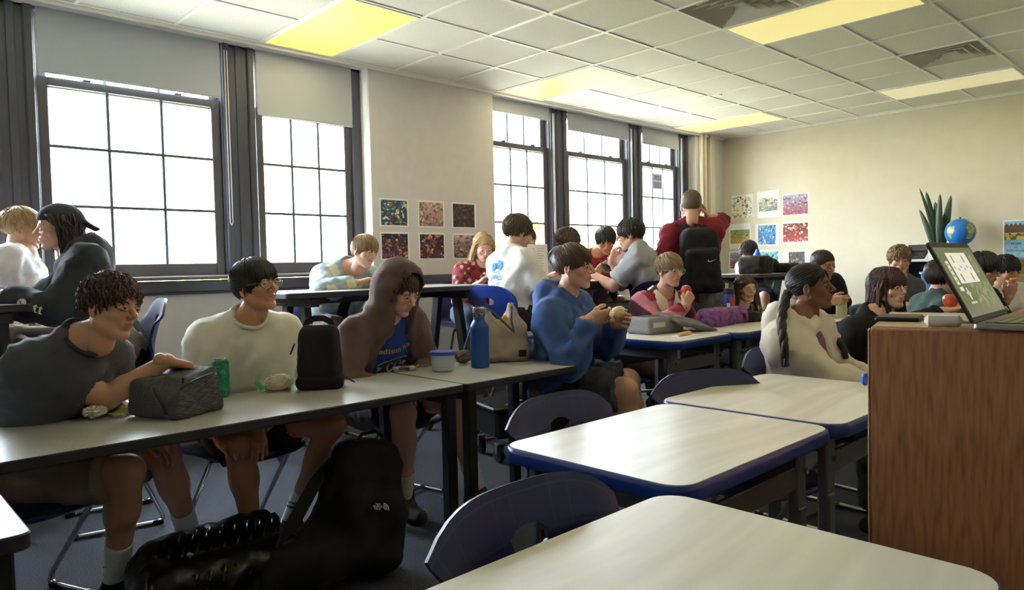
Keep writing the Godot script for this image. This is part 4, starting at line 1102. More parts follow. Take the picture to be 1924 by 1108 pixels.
	part("shelf", slabbox(Vector3(0, 0.345, 0), Vector3(0.66, 0.03, 0.4), 0.01), mats.dark, o)
	part("skirt", slabbox(Vector3(0, 0.24, 0), Vector3(0.6, 0.18, 0.34), 0.02), mats.dark, o)
	for sx in [-1, 1]:
		for sz in [-1, 1]: caster(Vector3(sx * 0.27, 0, sz * 0.14), o)
	o = thing("cable", "thin white cable coiled over the edge of the low trolley", "cable", Vector3(3.1, 0.36, -3.32))
	part("cord", MB.new().tube([Vector3(0, 0.006, 0), Vector3(0.06, 0.03, 0.05), Vector3(0.14, 0.02, 0.02), Vector3(0.1, 0.012, -0.06), Vector3(0.2, 0.01, -0.02), Vector3(0.3, 0.006, 0.06)], 0.004, 6).mesh(70), mats.white, o)
	# small things on the high tables
	o = thing("notebook", "small pale pink notebook by the hand of the boy in flannel", "notebook", Vector3(2.7, 1.12, -4.04), 0.2)
	part("cover", slabbox(Vector3(0, 0.006, 0), Vector3(0.15, 0.012, 0.1), 0.002), M("pink", rgb(214, 170, 164), 0.6), o)
	o = thing("paper_sheet", "printed white sheet held upright by the student in lavender", "paper", Vector3(4.13, 1.285, -4.03), -0.55)
	o.rotation.x = -0.12
	part("sheet", MB.new().sheet(6, 8, func(u: float, v: float) -> Vector3: return Vector3((u - 0.5) * 0.2, (v - 0.5) * 0.27, 0.01 * sin(u * 3.0) + 0.006 * v), 0.0015).mesh(60), mats.paper, o)
	for k in 9: part("text_line", slabbox(Vector3(-0.01, 0.1 - k * 0.02, 0.0135 + 0.003 * (0.5 - k / 9.0)), Vector3(0.15 - 0.02 * (k % 3), 0.003, 0.001), 0.0003), M("print_grey", rgb(150, 150, 160), 0.8), o)
	for q in [[4.45, -3.8, 0.3, "loose white paper on the far high table by the grey sleeve"], [4.95, -3.68, -0.3, "loose papers at the near right corner of the far high table"]]:
		o = thing("worksheet", q[3], "paper", Vector3(q[0], 1.12, q[1]), q[2], "worksheets on the far high table")
		part("sheet", slabbox(Vector3(0, 0.001, 0), Vector3(0.21, 0.002, 0.28), 0.0004), mats.paper, o)
	o = thing("phone", "dark phone held by the boy in the red T-shirt", "phone", Vector3(4.9, 1.235, -3.93), -0.6); o.rotation.x = -0.9
	part("body", slabbox(Vector3.ZERO, Vector3(0.072, 0.148, 0.008), 0.003), mats.dark, o)
	o = thing("phone", "white phone tilted towards the boy in the red T-shirt", "phone", Vector3(5.02, 1.29, -3.88), -0.7); o.rotation.z = -0.4
	part("body", slabbox(Vector3.ZERO, Vector3(0.074, 0.152, 0.009), 0.003), M("phone_white", rgb(220, 206, 196), 0.3), o)
	part("camera_bump", slabbox(Vector3(-0.018, 0.055, 0.006), Vector3(0.026, 0.026, 0.004), 0.002), mats.dark, o)
	for q in [[6.75, -3.5, 0.2, 0.17, "black bag on the high table right beside the standing student"], [7.05, -3.62, -0.1, 0.14, "camouflage-dark bag in the middle of the farthest high table"], [7.35, -3.5, 0.1, 0.09, "flat black bag near the right end of the farthest high table"]]:
		o = thing("bag", q[4], "bag", Vector3(q[0], 1.12, q[1]), q[2])
		soft(o, "body", [rbx(Vector3(0, q[3] / 2, 0), Vector3(0.2, q[3] / 2, 0.12), 0.04, 0.02)], 0.01, M("bag_" + str(q[0]), rgb(28 + (q[3] - 0.09) * 200, 26 + (q[3] - 0.09) * 150, 26), 0.85), 0.016, 7.0)
	o = thing("water_bottle", "blue bottle tipped up by the curly-haired student at the farthest table", "bottle", Vector3(7.42, 1.18, -3.86)); o.rotation.z = -0.3
	part("body", MB.new().lathe([[0.03, 0.0], [0.036, 0.01], [0.036, 0.15], [0.022, 0.175], [0.02, 0.2]], 20).mesh(50), M("blue_plastic", rgb(44, 92, 200), 0.35), o)
	# standing student's backpack
	o = thing("backpack", "black backpack with a small white mark worn by the standing student", "backpack", Vector3(4.955, 0, -3.045), deg_to_rad(138 + 180))
	soft(o, "body", [rbx(Vector3(0, 1.27, 0), Vector3(0.165, 0.245, 0.1), 0.08, 0.02, 0, Basis.IDENTITY, 0.16), rbx(Vector3(0, 1.2, 0.09), Vector3(0.13, 0.15, 0.045), 0.04, 0.02), rbx(Vector3(0, 1.06, 0.06), Vector3(0.17, 0.05, 0.07), 0.04, 0.03)], 0.011, blackcloth, 0.007, 7.0)
	for s in [-1, 1]:
		strap(o, "shoulder_strap", [Vector3(s * 0.06, 1.46, -0.05), Vector3(s * 0.085, 1.535, -0.12), Vector3(s * 0.1, 1.56, -0.19), Vector3(s * 0.11, 1.52, -0.27)], 0.055, blackcloth, 0.014)
	part("haul_loop", MB.new().tube([Vector3(-0.03, 1.5, -0.04), Vector3(-0.025, 1.545, -0.05), Vector3(0.025, 1.545, -0.05), Vector3(0.03, 1.5, -0.04)], 0.008, 8).mesh(70), blackcloth, o)
	var sw := swoosh(0.075); var n2 := PackedVector3Array(); n2.resize(sw[0].size()); n2.fill(Vector3.BACK); sw[Mesh.ARRAY_NORMAL] = n2
	var am := ArrayMesh.new(); am.add_surface_from_arrays(Mesh.PRIMITIVE_TRIANGLES, sw)
	part("emblem", am, mats.white, o).position = Vector3(0.06, 1.26, 0.146)
	part("tag", slabbox(Vector3(-0.1, 1.3, 0.118), Vector3(0.02, 0.035, 0.006), 0.002), mats.vent, o)
	# things on the blue-rimmed desks farther back
	var gcool := M("cooler", Color.WHITE, 0.85)
	tri(gcool, noise_tex(0.2, [rgb(116, 116, 118), rgb(150, 150, 150)], 128, 128, 41, 2), Vector3.ONE * 5, false)
	o = thing("cooler_bag", "boxy light grey cooler bag with its lid flopped open on the blue-rimmed desk", "lunch bag", Vector3(3.73, 0.82, -2.56), -0.1)
	soft(o, "body", [rbx(Vector3(-0.04, 0.052, -0.02), Vector3(0.16, 0.052, 0.1), 0.025, 0.01), rbx(Vector3(-0.03, 0.11, -0.02), Vector3(0.13, 0.02, 0.08), 0.02, 0.005, 1)], 0.007, gcool, 0.002, 8.0)
	soft(o, "lid", [rbx(Vector3(0.16, 0.055, 0.07), Vector3(0.17, 0.014, 0.11), 0.013, 0.01, 0, Basis.from_euler(Vector3(0.25, -0.15, -0.22)))], 0.007, M("cooler_dark", rgb(104, 104, 104), 0.8), 0.004, 8.0)
	part("label_patch", slabbox(Vector3(-0.12, 0.058, 0.082), Vector3(0.11, 0.03, 0.003), 0.001), M("patch", rgb(196, 198, 200), 0.5), o)
	o = thing("food_wrap", "sandwich pieces on white paper in front of the grey cooler bag", "food", Vector3(3.62, 0.82, -2.33), 0.2)
	part("paper", slabbox(Vector3(0, 0.002, 0), Vector3(0.2, 0.003, 0.1), 0.001), mats.paper, o)
	for k in 3: crumple(50 + k, Vector3(0.035, 0.014, 0.022), 0.3, bread, o, "bread", Vector3(-0.05 + k * 0.045, 0.002, 0.005 * k))
	var pur := M("purple_print", Color.WHITE, 0.8)
	tri(pur, noise_tex(0.035, [rgb(40, 34, 60), rgb(128, 70, 138), rgb(150, 84, 156), rgb(52, 110, 120)], 128, 128, 44, 2), Vector3.ONE * 4, false)
	o = thing("lunch_bag", "purple patterned lunch bag on the second blue-rimmed desk", "lunch bag", Vector3(4.42, 0.82, -2.55), 0.1)
	soft(o, "body", [rbx(Vector3(0, 0.055, 0), Vector3(0.23, 0.055, 0.09), 0.03, 0.01, 0, Basis.IDENTITY, 0.05)], 0.008, pur, 0.008, 7.0)
	strap(o, "handle", [Vector3(0.12, 0.10, 0.08), Vector3(0.16, 0.09, 0.1), Vector3(0.2, 0.05, 0.1), Vector3(0.2, 0.015, 0.098)], 0.05, M("violet", rgb(150, 84, 156), 0.8), 0.01)
	o = thing("pouch", "dark patterned pouch beside the purple lunch bag", "pouch", Vector3(4.78, 0.82, -2.52), 0.2)
	soft(o, "body", [rbx(Vector3(0, 0.03, 0), Vector3(0.13, 0.035, 0.07), 0.025, 0.01, 0, Basis.from_euler(Vector3(0, 0, -0.16)))], 0.008, M("plum", rgb(48, 40, 54), 0.8), 0.006, 8.0)
	o = thing("water_bottle", "large blue water bottle with stickers before the plaid shirt", "bottle", Vector3(4.72, 0.82, -2.66))
	part("body", MB.new().lathe([[0.04, 0.0], [0.045, 0.006], [0.045, 0.17], [0.04, 0.19], [0.036, 0.195]], 28).mesh(50), M("sticker_blue", rgb(44, 70, 150), 0.4), o)
	part("cap", MB.new().lathe([[0.037, 0.193], [0.038, 0.195], [0.038, 0.232], [0.035, 0.236], [0.0, 0.236]], 28, true, false).mesh(40), mats.dark, o)
	for q in [[0.14, 0.02, 0.03, "sticker_red", rgb(200, 80, 96), -0.55], [0.075, 0.024, 0.034, "sticker_white", rgb(220, 206, 180), -0.3], [0.1, 0.012, 0.03, "sticker_pale", rgb(226, 226, 226), -1.15], [0.035, 0.018, 0.016, "sticker_tan", rgb(190, 160, 120), -0.5]]:
		var st := MB.new()
		st.sheet(6, 6, func(u: float, v: float) -> Vector3:
			var a: float = q[5] + (u - 0.5) * q[1] * 2.0 / 0.0455
			return Vector3(sin(a) * 0.0458, q[0] + (v - 0.5) * q[2] * 2.0, cos(a) * 0.0458), 0.0006)
		part("sticker", st.mesh(60), M(q[3], q[4], 0.4), o)
	o = thing("cup", "dark purple lidded cup behind the braids of the girl in cream", "cup", Vector3(5.03, 0.82, -2.42))
	part("body", MB.new().lathe([[0.036, 0.0], [0.04, 0.004], [0.046, 0.1], [0.046, 0.108]], 24).mesh(50), M("cup_purple", rgb(50, 40, 74), 0.4), o)
	part("lid", MB.new().lathe([[0.047, 0.105], [0.05, 0.108], [0.05, 0.118], [0.03, 0.126], [0.0, 0.126]], 24, true, false).mesh(50), mats.dark, o)
	o = thing("tray_lid", "flat clear lid lying beside the purple cup", "lid", Vector3(4.9, 0.82, -2.3), 0.1)
	part("lid", MB.new().slab(rrect(0.2, 0.14, 0.03), [[0.0, 0.0], [0.0, 0.006], [0.012, 0.009]]).mesh(), M("pale_plastic", rgb(200, 202, 206), 0.25), o)
	o = thing("jar", "glass jar of pale food held by the student in black", "jar", Vector3(5.62, 0.80, -2.22))
	part("glass", MB.new().lathe([[0.036, 0.0], [0.04, 0.005], [0.04, 0.115], [0.033, 0.13], [0.033, 0.14], [0.0, 0.14]], 24, true, false).mesh(50), M("jar_food", rgb(196, 190, 160), 0.2), o)
	o = thing("pencil_case", "steel-blue pencil case on the desk in front of the student in black", "pencil case", Vector3(5.84, 0.80, -2.16), 0.2)
	soft(o, "body", [rbx(Vector3(0, 0.045, 0), Vector3(0.14, 0.045, 0.06), 0.035, 0.01)], 0.008, M("case_blue", rgb(64, 84, 118), 0.75), 0.005, 8.0)
	strap(o, "zip", [Vector3(-0.12, 0.085, 0.02), Vector3(0, 0.092, 0.02), Vector3(0.12, 0.085, 0.02)], 0.012, mats.black)
	# what people hold
	var apple := M("apple", Color.WHITE, 0.3)
	tri(apple, noise_tex(0.03, [rgb(226, 168, 84), rgb(216, 92, 58), rgb(196, 56, 44)], 128, 128, 52, 2), Vector3(5, 2, 5), false)
	o = thing("apple", "red and yellow apple resting on the outstretched hand of the girl in black", "apple", Vector3(4.42, 0.975, -1.165))
	part("fruit", MB.new().lathe([[0.004, 0.004], [0.018, 0.0], [0.032, 0.012], [0.04, 0.036], [0.037, 0.058], [0.024, 0.07], [0.01, 0.069], [0.0, 0.061]], 24, true, false).mesh(60), apple, o)
	part("stem", MB.new().tube([Vector3(0, 0.06, 0), Vector3(0.003, 0.078, 0)], 0.0015, 6).mesh(), mats.bark, o)
	o = thing("sandwich", "wrapped sandwich in the hands of the boy in the blue hoodie", "sandwich", Vector3(2.93, 0.965, -2.28), 0.4)
	crumple(61, Vector3(0.06, 0.035, 0.045), 0.2, bread, o, "bread")
	crumple(62, Vector3(0.062, 0.045, 0.05), 0.45, M("wrap_white", rgb(216, 216, 206), 0.35), o, "wrapper", Vector3(0.03, -0.006, 0))
	o = thing("apple", "bitten apple at the mouth of the student in the rugby shirt", "apple", Vector3(4.145, 1.035, -2.65))
	part("fruit", MB.new().lathe([[0.01, 0.0], [0.03, 0.012], [0.035, 0.034], [0.022, 0.06], [0.0, 0.054]], 20, true, false).mesh(60), M("apple_red", rgb(196, 70, 64), 0.35), o)
	part("flesh", MB.new().lathe([[0.0, 0.03], [0.02, 0.034], [0.022, 0.05], [0.012, 0.062], [0.0, 0.064]], 14, false, false).mesh(60), M("apple_flesh", rgb(226, 206, 160), 0.5), o)
	o = thing("orange_slice", "orange slice held up by the student in white at the right edge", "fruit", Vector3(6.42, 1.06, -1.27), 0.6)
	part("slice", MB.new().lathe([[0.0, 0.0], [0.03, 0.008], [0.034, 0.02], [0.0, 0.024]], 16, false, false).mesh(50), M("orange", rgb(236, 160, 40), 0.4), o)
	o = thing("bracelet", "beaded bracelet on the wrist of the student in the rugby shirt", "bracelet", Vector3(4.09, 0.945, -2.645))
	for k in 12:
		var t := TAU * k / 12
		part("bead", MB.new().lathe([[0.0, -0.006], [0.005, -0.004], [0.007, 0.0], [0.005, 0.004], [0.0, 0.006]], 8, false, false).mesh(70), M("bead_white", rgb(206, 200, 196), 0.35) if k % 3 else M("bead_red", rgb(170, 60, 70), 0.35), o).position = Vector3(cos(t) * 0.033, 0.006 * sin(t), sin(t) * 0.033)
	lectern_corner()
	back_corner()
	run_jobs()
	for q in bags: part(q[1], amesh(q[2].r), q[3], q[0])

func lectern_corner() -> void:
	var wood := M("lectern_wood", Color.WHITE, 0.4)
	tri(wood, noise_tex(0.03, [rgb(158, 104, 76), rgb(192, 132, 98), rgb(208, 150, 114)], 256, 256, 71, 4), Vector3(9, 0.9, 9), false)
	var pale := M("lectern_top", Color.WHITE, 0.35)
	tri(pale, noise_tex(0.03, [rgb(176, 144, 100), rgb(200, 172, 128)], 256, 256, 72, 4), Vector3(2, 9, 9), false)
	var o := thing("lectern", "brown wooden lectern carrying the open laptop at the right edge", "lectern", Vector3(1.745, 0, -0.62), 0.0)
	o.basis = Basis(Vector3(0.97, 0, -0.243), Vector3.UP, Vector3(0.243, 0, 0.97))
	part("front_panel", slabbox(Vector3(0.012, 0.544, 0.42), Vector3(0.024, 1.088, 0.85), 0.004), wood, o)
	part("side_panel", slabbox(Vector3(0.27, 0.54, 0.012), Vector3(0.5, 1.078, 0.022), 0.003), wood, o)
	part("side_panel", slabbox(Vector3(0.27, 0.54, 0.828), Vector3(0.5, 1.078, 0.022), 0.003), wood, o)
	part("shelf", slabbox(Vector3(0.27, 0.5, 0.42), Vector3(0.49, 0.02, 0.79), 0.003), wood, o)
	part("top", slabbox(Vector3(0.28, 1.082, 0.42), Vector3(0.51, 0.018, 0.85), 0.003), pale, o)
	part("edge_band", slabbox(Vector3(0.012, 0.544, -0.0075), Vector3(0.022, 1.086, 0.004), 0.001), pale, o)
	o = thing("plastic_clip", "small bright blue plastic clip sticking out behind the lectern edge", "clip", Vector3(1.83, 0.955, -0.665), 0.0)
	part("clip", slabbox(Vector3.ZERO, Vector3(0.03, 0.03, 0.02), 0.008), M("clip_blue", rgb(40, 110, 220), 0.35), o)
	# laptop: hinge along x, the screen leans back and faces +z
	o = thing("laptop", "open dark laptop showing a green slide on the lectern", "laptop", Vector3(1.968, 1.0915, -0.436), 0.03)
	part("base", MB.new().slab(rrect(0.36, 0.25, 0.012, 4, Vector2(0, 0.125)), [[0.003, 0.0], [0.0, 0.003], [0.0, 0.011], [0.001, 0.0125]]).mesh(), M("laptop_grey", rgb(150, 148, 140), 0.35, 0.6), o)
	var keym := M("keys", rgb(22, 22, 24), 0.5)
	part("key_deck", slabbox(Vector3(0, 0.0128, 0.075), Vector3(0.3, 0.001, 0.115), 0.0003), keym, o)
	for r in 6:
		for c in 14:
			part("key", slabbox(Vector3(-0.139 + c * 0.0214, 0.0142, 0.026 + r * 0.0195), Vector3(0.0185, 0.002, 0.0168), 0.0008), M("keycap", rgb(150, 146, 132), 0.5), o)
	part("trackpad", slabbox(Vector3(0, 0.0128, 0.19), Vector3(0.13, 0.001, 0.09), 0.0003), M("laptop_pad", rgb(140, 138, 132), 0.3, 0.5), o)
	var sc := part("screen", MB.new().slab(rrect(0.36, 0.2, 0.01, 4, Vector2(0, -0.1)), [[0.001, 0.0], [0.0, 0.001], [0.0, 0.0055], [0.001, 0.0065]]).mesh(), keym, o)
	sc.transform = Transform3D(Basis.from_euler(Vector3(PI / 2 - 0.47, 0, 0)), Vector3(0, 0.011, -0.002))
	var img := Image.create(320, 200, false, Image.FORMAT_RGB8); var n := FastNoiseLite.new(); n.frequency = 0.05; n.seed = 3
	for y in 200:
		for x in 320:
			var v := n.get_noise_2d(x, y) * 0.5 + 0.5
			var c := rgb(62, 74, 44).lerp(rgb(84, 98, 58), v)
			if y > 110 and x > 130: c = rgb(70, 92, 52).lerp(rgb(150, 130, 110), clampf((v - 0.45) * 4.0, 0, 1))
			if y > 168: c = c.lerp(rgb(90, 88, 78), clampf((y - 168) / 20.0, 0, 1))
			img.set_pixel(x, y, c)
	img.fill_rect(Rect2i(70, 16, 170, 92), rgb(206, 200, 184))
	for q in [[100, 24], [190, 24], [100, 80], [190, 80]]: img.fill_rect(Rect2i(q[0], q[1], 12, 22), rgb(120, 118, 110))
	for k in 6: img.fill_rect(Rect2i(84 + k * 26, 56 + (k % 2) * 6, 12, 8), rgb(150, 146, 138))
	img.fill_rect(Rect2i(34, 40, 22, 70), rgb(196, 190, 174)); img.fill_rect(Rect2i(34, 116, 26, 12), rgb(206, 200, 184))
	for k in 4: img.fill_rect(Rect2i(38, 48 + k * 16, 14, 6), rgb(110, 106, 100))
	for k in 40:
		var a := TAU * k / 40
		img.fill_rect(Rect2i(int(272 + cos(a) * 12), int(52 + sin(a) * 26), 3, 3), rgb(206, 206, 196))
	img.fill_rect(Rect2i(78, 120, 10, 34), rgb(190, 190, 176)); img.fill_rect(Rect2i(66, 132, 34, 8), rgb(160, 170, 140))
	img.fill_rect(Rect2i(60, 160, 50, 6), rgb(170, 176, 150))
	var m := M("slide", Color.BLACK, 0.2); m.emission_enabled = true; m.emission_texture = ImageTexture.create_from_image(img); m.emission_energy_multiplier = 0.3; m.emission = Color.BLACK
	var mb := MB.new(); mb.quad(Vector3(-0.168, 0.0069, -0.012), Vector3(0.168, 0.0069, -0.012), Vector3(0.168, 0.0069, -0.186), Vector3(-0.168, 0.0069, -0.186))
	part("slide_display", mb.mesh(), m, sc)
	# charger and cable, dark notebooks
	o = thing("charger", "white charger block with its cable in front of the laptop", "charger", Vector3(1.86, 1.0915, -0.505), 0.25)
	part("block", slabbox(Vector3(0, 0.012, 0), Vector3(0.075, 0.024, 0.075), 0.008), mats.white, o)
	part("cord", MB.new().tube([Vector3(0.02, 0.008, 0.036), Vector3(0.0, 0.006, 0.075), Vector3(-0.045, 0.005, 0.1), Vector3(-0.05, 0.005, 0.14), Vector3(-0.02, 0.005, 0.16)], 0.0035, 8).mesh(70), mats.white, o)
	part("plug", slabbox(Vector3(-0.05, 0.006, 0.11), Vector3(0.016, 0.012, 0.04), 0.004), mats.white, o)
	o = thing("notebook", "dark spiral notebook on the far corner of the lectern", "notebook", Vector3(1.99, 1.0915, -0.64), 0.2)
	part("cover", slabbox(Vector3(0, 0.005, 0), Vector3(0.13, 0.01, 0.1), 0.004), M("navy_book", rgb(24, 28, 42), 0.5), o)

func back_corner() -> void:
	var white := M("shelf_white", rgb(206, 206, 206), 0.5)
	var o := thing("bookcase", "low white bookcase with dark inside against the back wall", "bookcase", Vector3(9.06, 0, -2.35), -PI / 2)
	part("top", slabbox(Vector3(0, 1.215, 0), Vector3(1.1, 0.03, 0.35), 0.004), white, o)
	for s in [-1, 1]: part("side", slabbox(Vector3(s * 0.53, 0.6, 0), Vector3(0.03, 1.2, 0.34), 0.004), white, o)
	part("back", slabbox(Vector3(0, 0.6, -0.16), Vector3(1.03, 1.18, 0.015), 0.002), mats.dark, o)
	for y in [0.05, 0.42, 0.8]: part("shelf", slabbox(Vector3(0, y, 0), Vector3(1.03, 0.025, 0.32), 0.003), white, o)
	o = thing("storage_bin", "translucent blue storage bin inside the bookcase", "bin", Vector3(9.02, 0.813, -2.45), -PI / 2)
	part("tub", MB.new().slab(rrect(0.4, 0.26, 0.03), [[0.03, 0.0], [0.03, 0.004], [0.0, 0.25], [0.01, 0.25], [0.04, 0.01]]).mesh(50), M("bin_blue", rgb(96, 130, 196), 0.3), o)
	part("rim", MB.new().slab(rrect(0.43, 0.29, 0.04), [[0.0, 0.25], [0.0, 0.27], [0.01, 0.272]]).mesh(50), M("bin_rim", rgb(150, 176, 220), 0.3), o)
	o = thing("desk_phone", "dark office telephone on the bookcase beside the plant", "telephone", Vector3(9.0, 1.23, -2.72), -PI / 2)
	mb_phone(o)
	# plant
	o = thing("snake_plant", "tall snake plant in a pale pot on the bookcase", "plant", Vector3(8.98, 1.23, -2.5))
	part("pot", MB.new().lathe([[0.075, 0.0], [0.08, 0.003], [0.1, 0.155], [0.094, 0.16], [0.088, 0.15], [0.0, 0.145]], 32, true, false).mesh(50), M("pot", rgb(186, 196, 214), 0.45), o)
	var lf := M("snake_leaf", Color.WHITE, 0.4); tri(lf, noise_tex(0.05, [rgb(24, 44, 28), rgb(38, 66, 40), rgb(70, 92, 60)], 128, 128, 81, 2), Vector3(4, 14, 4), false)
	var rng := RandomNumberGenerator.new(); rng.seed = 7
	for q in [[-0.03, 0.02, -0.14, 0.62, 0.036], [0.02, -0.03, 0.02, 0.58, 0.032], [0.05, 0.02, 0.12, 0.56, 0.042], [-0.05, -0.01, -0.2, 0.42, 0.03], [0.0, 0.04, -0.05, 0.5, 0.04], [0.03, 0.0, 0.06, 0.36, 0.026], [-0.015, -0.04, -0.24, 0.66, 0.022]]:
		var tw := rng.randf_range(-0.6, 0.6)
		part("leaf", MB.new().sheet(4, 14, func(u: float, v: float) -> Vector3:
			var w: float = q[4] * (0.6 + 0.9 * sin(minf(v * 1.5, 1.0) * 1.4)) * pow(clampf(1.0 - v, 0.0, 1.0), 0.45)
			var a := u * 2 - 1
			var lean: float = q[2] * v * (0.35 + 0.3 * v)
			var yaw := 0.9 + tw + v * 0.7
			return Vector3(q[1] + cos(yaw) * a * w * 0.3 + 0.2 * a * a * w, 0.14 + q[3] * v, q[0] + lean + sin(yaw) * a * w), 0.004).mesh(60), lf, o)
	# globe
	o = thing("globe", "blue desk globe on a dark stand on the bookcase", "globe", Vector3(8.95, 1.23, -2.27))
	part("stand", MB.new().lathe([[0.08, 0.0], [0.082, 0.004], [0.07, 0.014], [0.02, 0.02], [0.012, 0.03], [0.011, 0.1], [0.03, 0.115], [0.0, 0.12]], 24, true, false).mesh(50), mats.dark, o)
	var img := Image.create(256, 128, false, Image.FORMAT_RGB8); var n := FastNoiseLite.new(); n.frequency = 0.06; n.seed = 5
	var lands := [[-100, 48, 34, 20], [-90, 30, 14, 14], [-60, -10, 18, 20], [-66, -34, 8, 18], [20, 8, 20, 24], [24, -18, 13, 18], [15, 50, 20, 12], [80, 52, 50, 20], [80, 22, 12, 14], [110, 28, 16, 14], [134, -25, 18, 11], [-42, 72, 14, 8], [0, -86, 180, 8]]
	for y in 128:
		for x in 256:
			var lon := x / 256.0 * 360.0 - 180.0; var lat := 90.0 - y / 128.0 * 180.0
			var v := n.get_noise_2d(x, y)
			var c := rgb(40, 118, 200)
			for l in lands:
				if Vector2((lon - l[0]) / l[2], (lat - l[1]) / l[3]).length() + v * 0.4 < 1.0: c = rgb(206, 180, 120).lerp(rgb(120, 160, 90), clampf(v + 0.4, 0, 1))
			img.set_pixel(x, y, c)
	var gm := M("globe_map", Color.WHITE, 0.35); gm.albedo_texture = ImageTexture.create_from_image(img)
	var sp := SphereMesh.new(); sp.radius = 0.148; sp.height = 0.296; sp.radial_segments = 48; sp.rings = 24
	var ball := part("ball", sp, gm, o); ball.position = Vector3(0, 0.285, 0); ball.rotation = Vector3(0.2, 2.2, 0.3)
	part("meridian_cap", MB.new().lathe([[0.0, 0.13], [0.05, 0.142], [0.052, 0.148], [0.0, 0.155]], 20, false, false).mesh(50), mats.dark, o)
	part("axis_knob", MB.new().lathe([[0.008, 0.428], [0.009, 0.444], [0.0, 0.45]], 12, true, false).mesh(50), mats.dark, o)
	# the desk seen under the laptop at the right edge
	o = thing("teacher_desk", "brown-edged pale desk at the right edge behind the laptop", "desk", Vector3(6.6, 0, -0.72))
	part("top", slabbox(Vector3(0, 0.77, 0), Vector3(1.3, 0.04, 0.7), 0.008), mats.laminate_wood, o)
	part("modesty_panel", slabbox(Vector3(-0.62, 0.4, 0), Vector3(0.03, 0.7, 0.62), 0.005), mats.lectern_wood, o)
	for sz in [-1, 1]:
		part("leg", slabbox(Vector3(0.58, 0.375, sz * 0.28), Vector3(0.05, 0.75, 0.05), 0.005), mats.steel_dark, o)
		part("leg", slabbox(Vector3(-0.58, 0.375, sz * 0.28), Vector3(0.05, 0.75, 0.05), 0.005), mats.steel_dark, o)

func mb_phone(o: Node3D) -> void:
	var w := MB.new()
	w.x = Transform3D(Basis.from_euler(Vector3(0.5, 0, 0)), Vector3(0, 0.055, 0))
	w.box(Vector3.ZERO, Vector3(0.22, 0.03, 0.2), 0.01)
	part("base", w.mesh(), mats.dark, o)
	w = MB.new(); w.x = Transform3D(Basis.from_euler(Vector3(0.7, 0, 0)), Vector3(0, 0.13, -0.06))
	w.box(Vector3.ZERO, Vector3(0.22, 0.018, 0.1), 0.006)
	part("display", w.mesh(), M("phone_display", rgb(60, 62, 66), 0.3), o)
	w = MB.new(); w.x = Transform3D(Basis.from_euler(Vector3(0.5, 0, 0)), Vector3(-0.075, 0.085, 0.01))
	w.box(Vector3(0, 0, 0), Vector3(0.045, 0.03, 0.19), 0.012)
	part("handset", w.mesh(), mats.black, o)
	for r in 4:
		for c in 3:
			w = MB.new(); w.x = Transform3D(Basis.from_euler(Vector3(0.5, 0, 0)), Vector3(0, 0.055, 0))
			w.box(Vector3(0.02 + c * 0.024, 0.017, -0.01 + r * 0.02), Vector3(0.018, 0.005, 0.013), 0.002)
			part("button", w.mesh(), mats.phone_display, o)

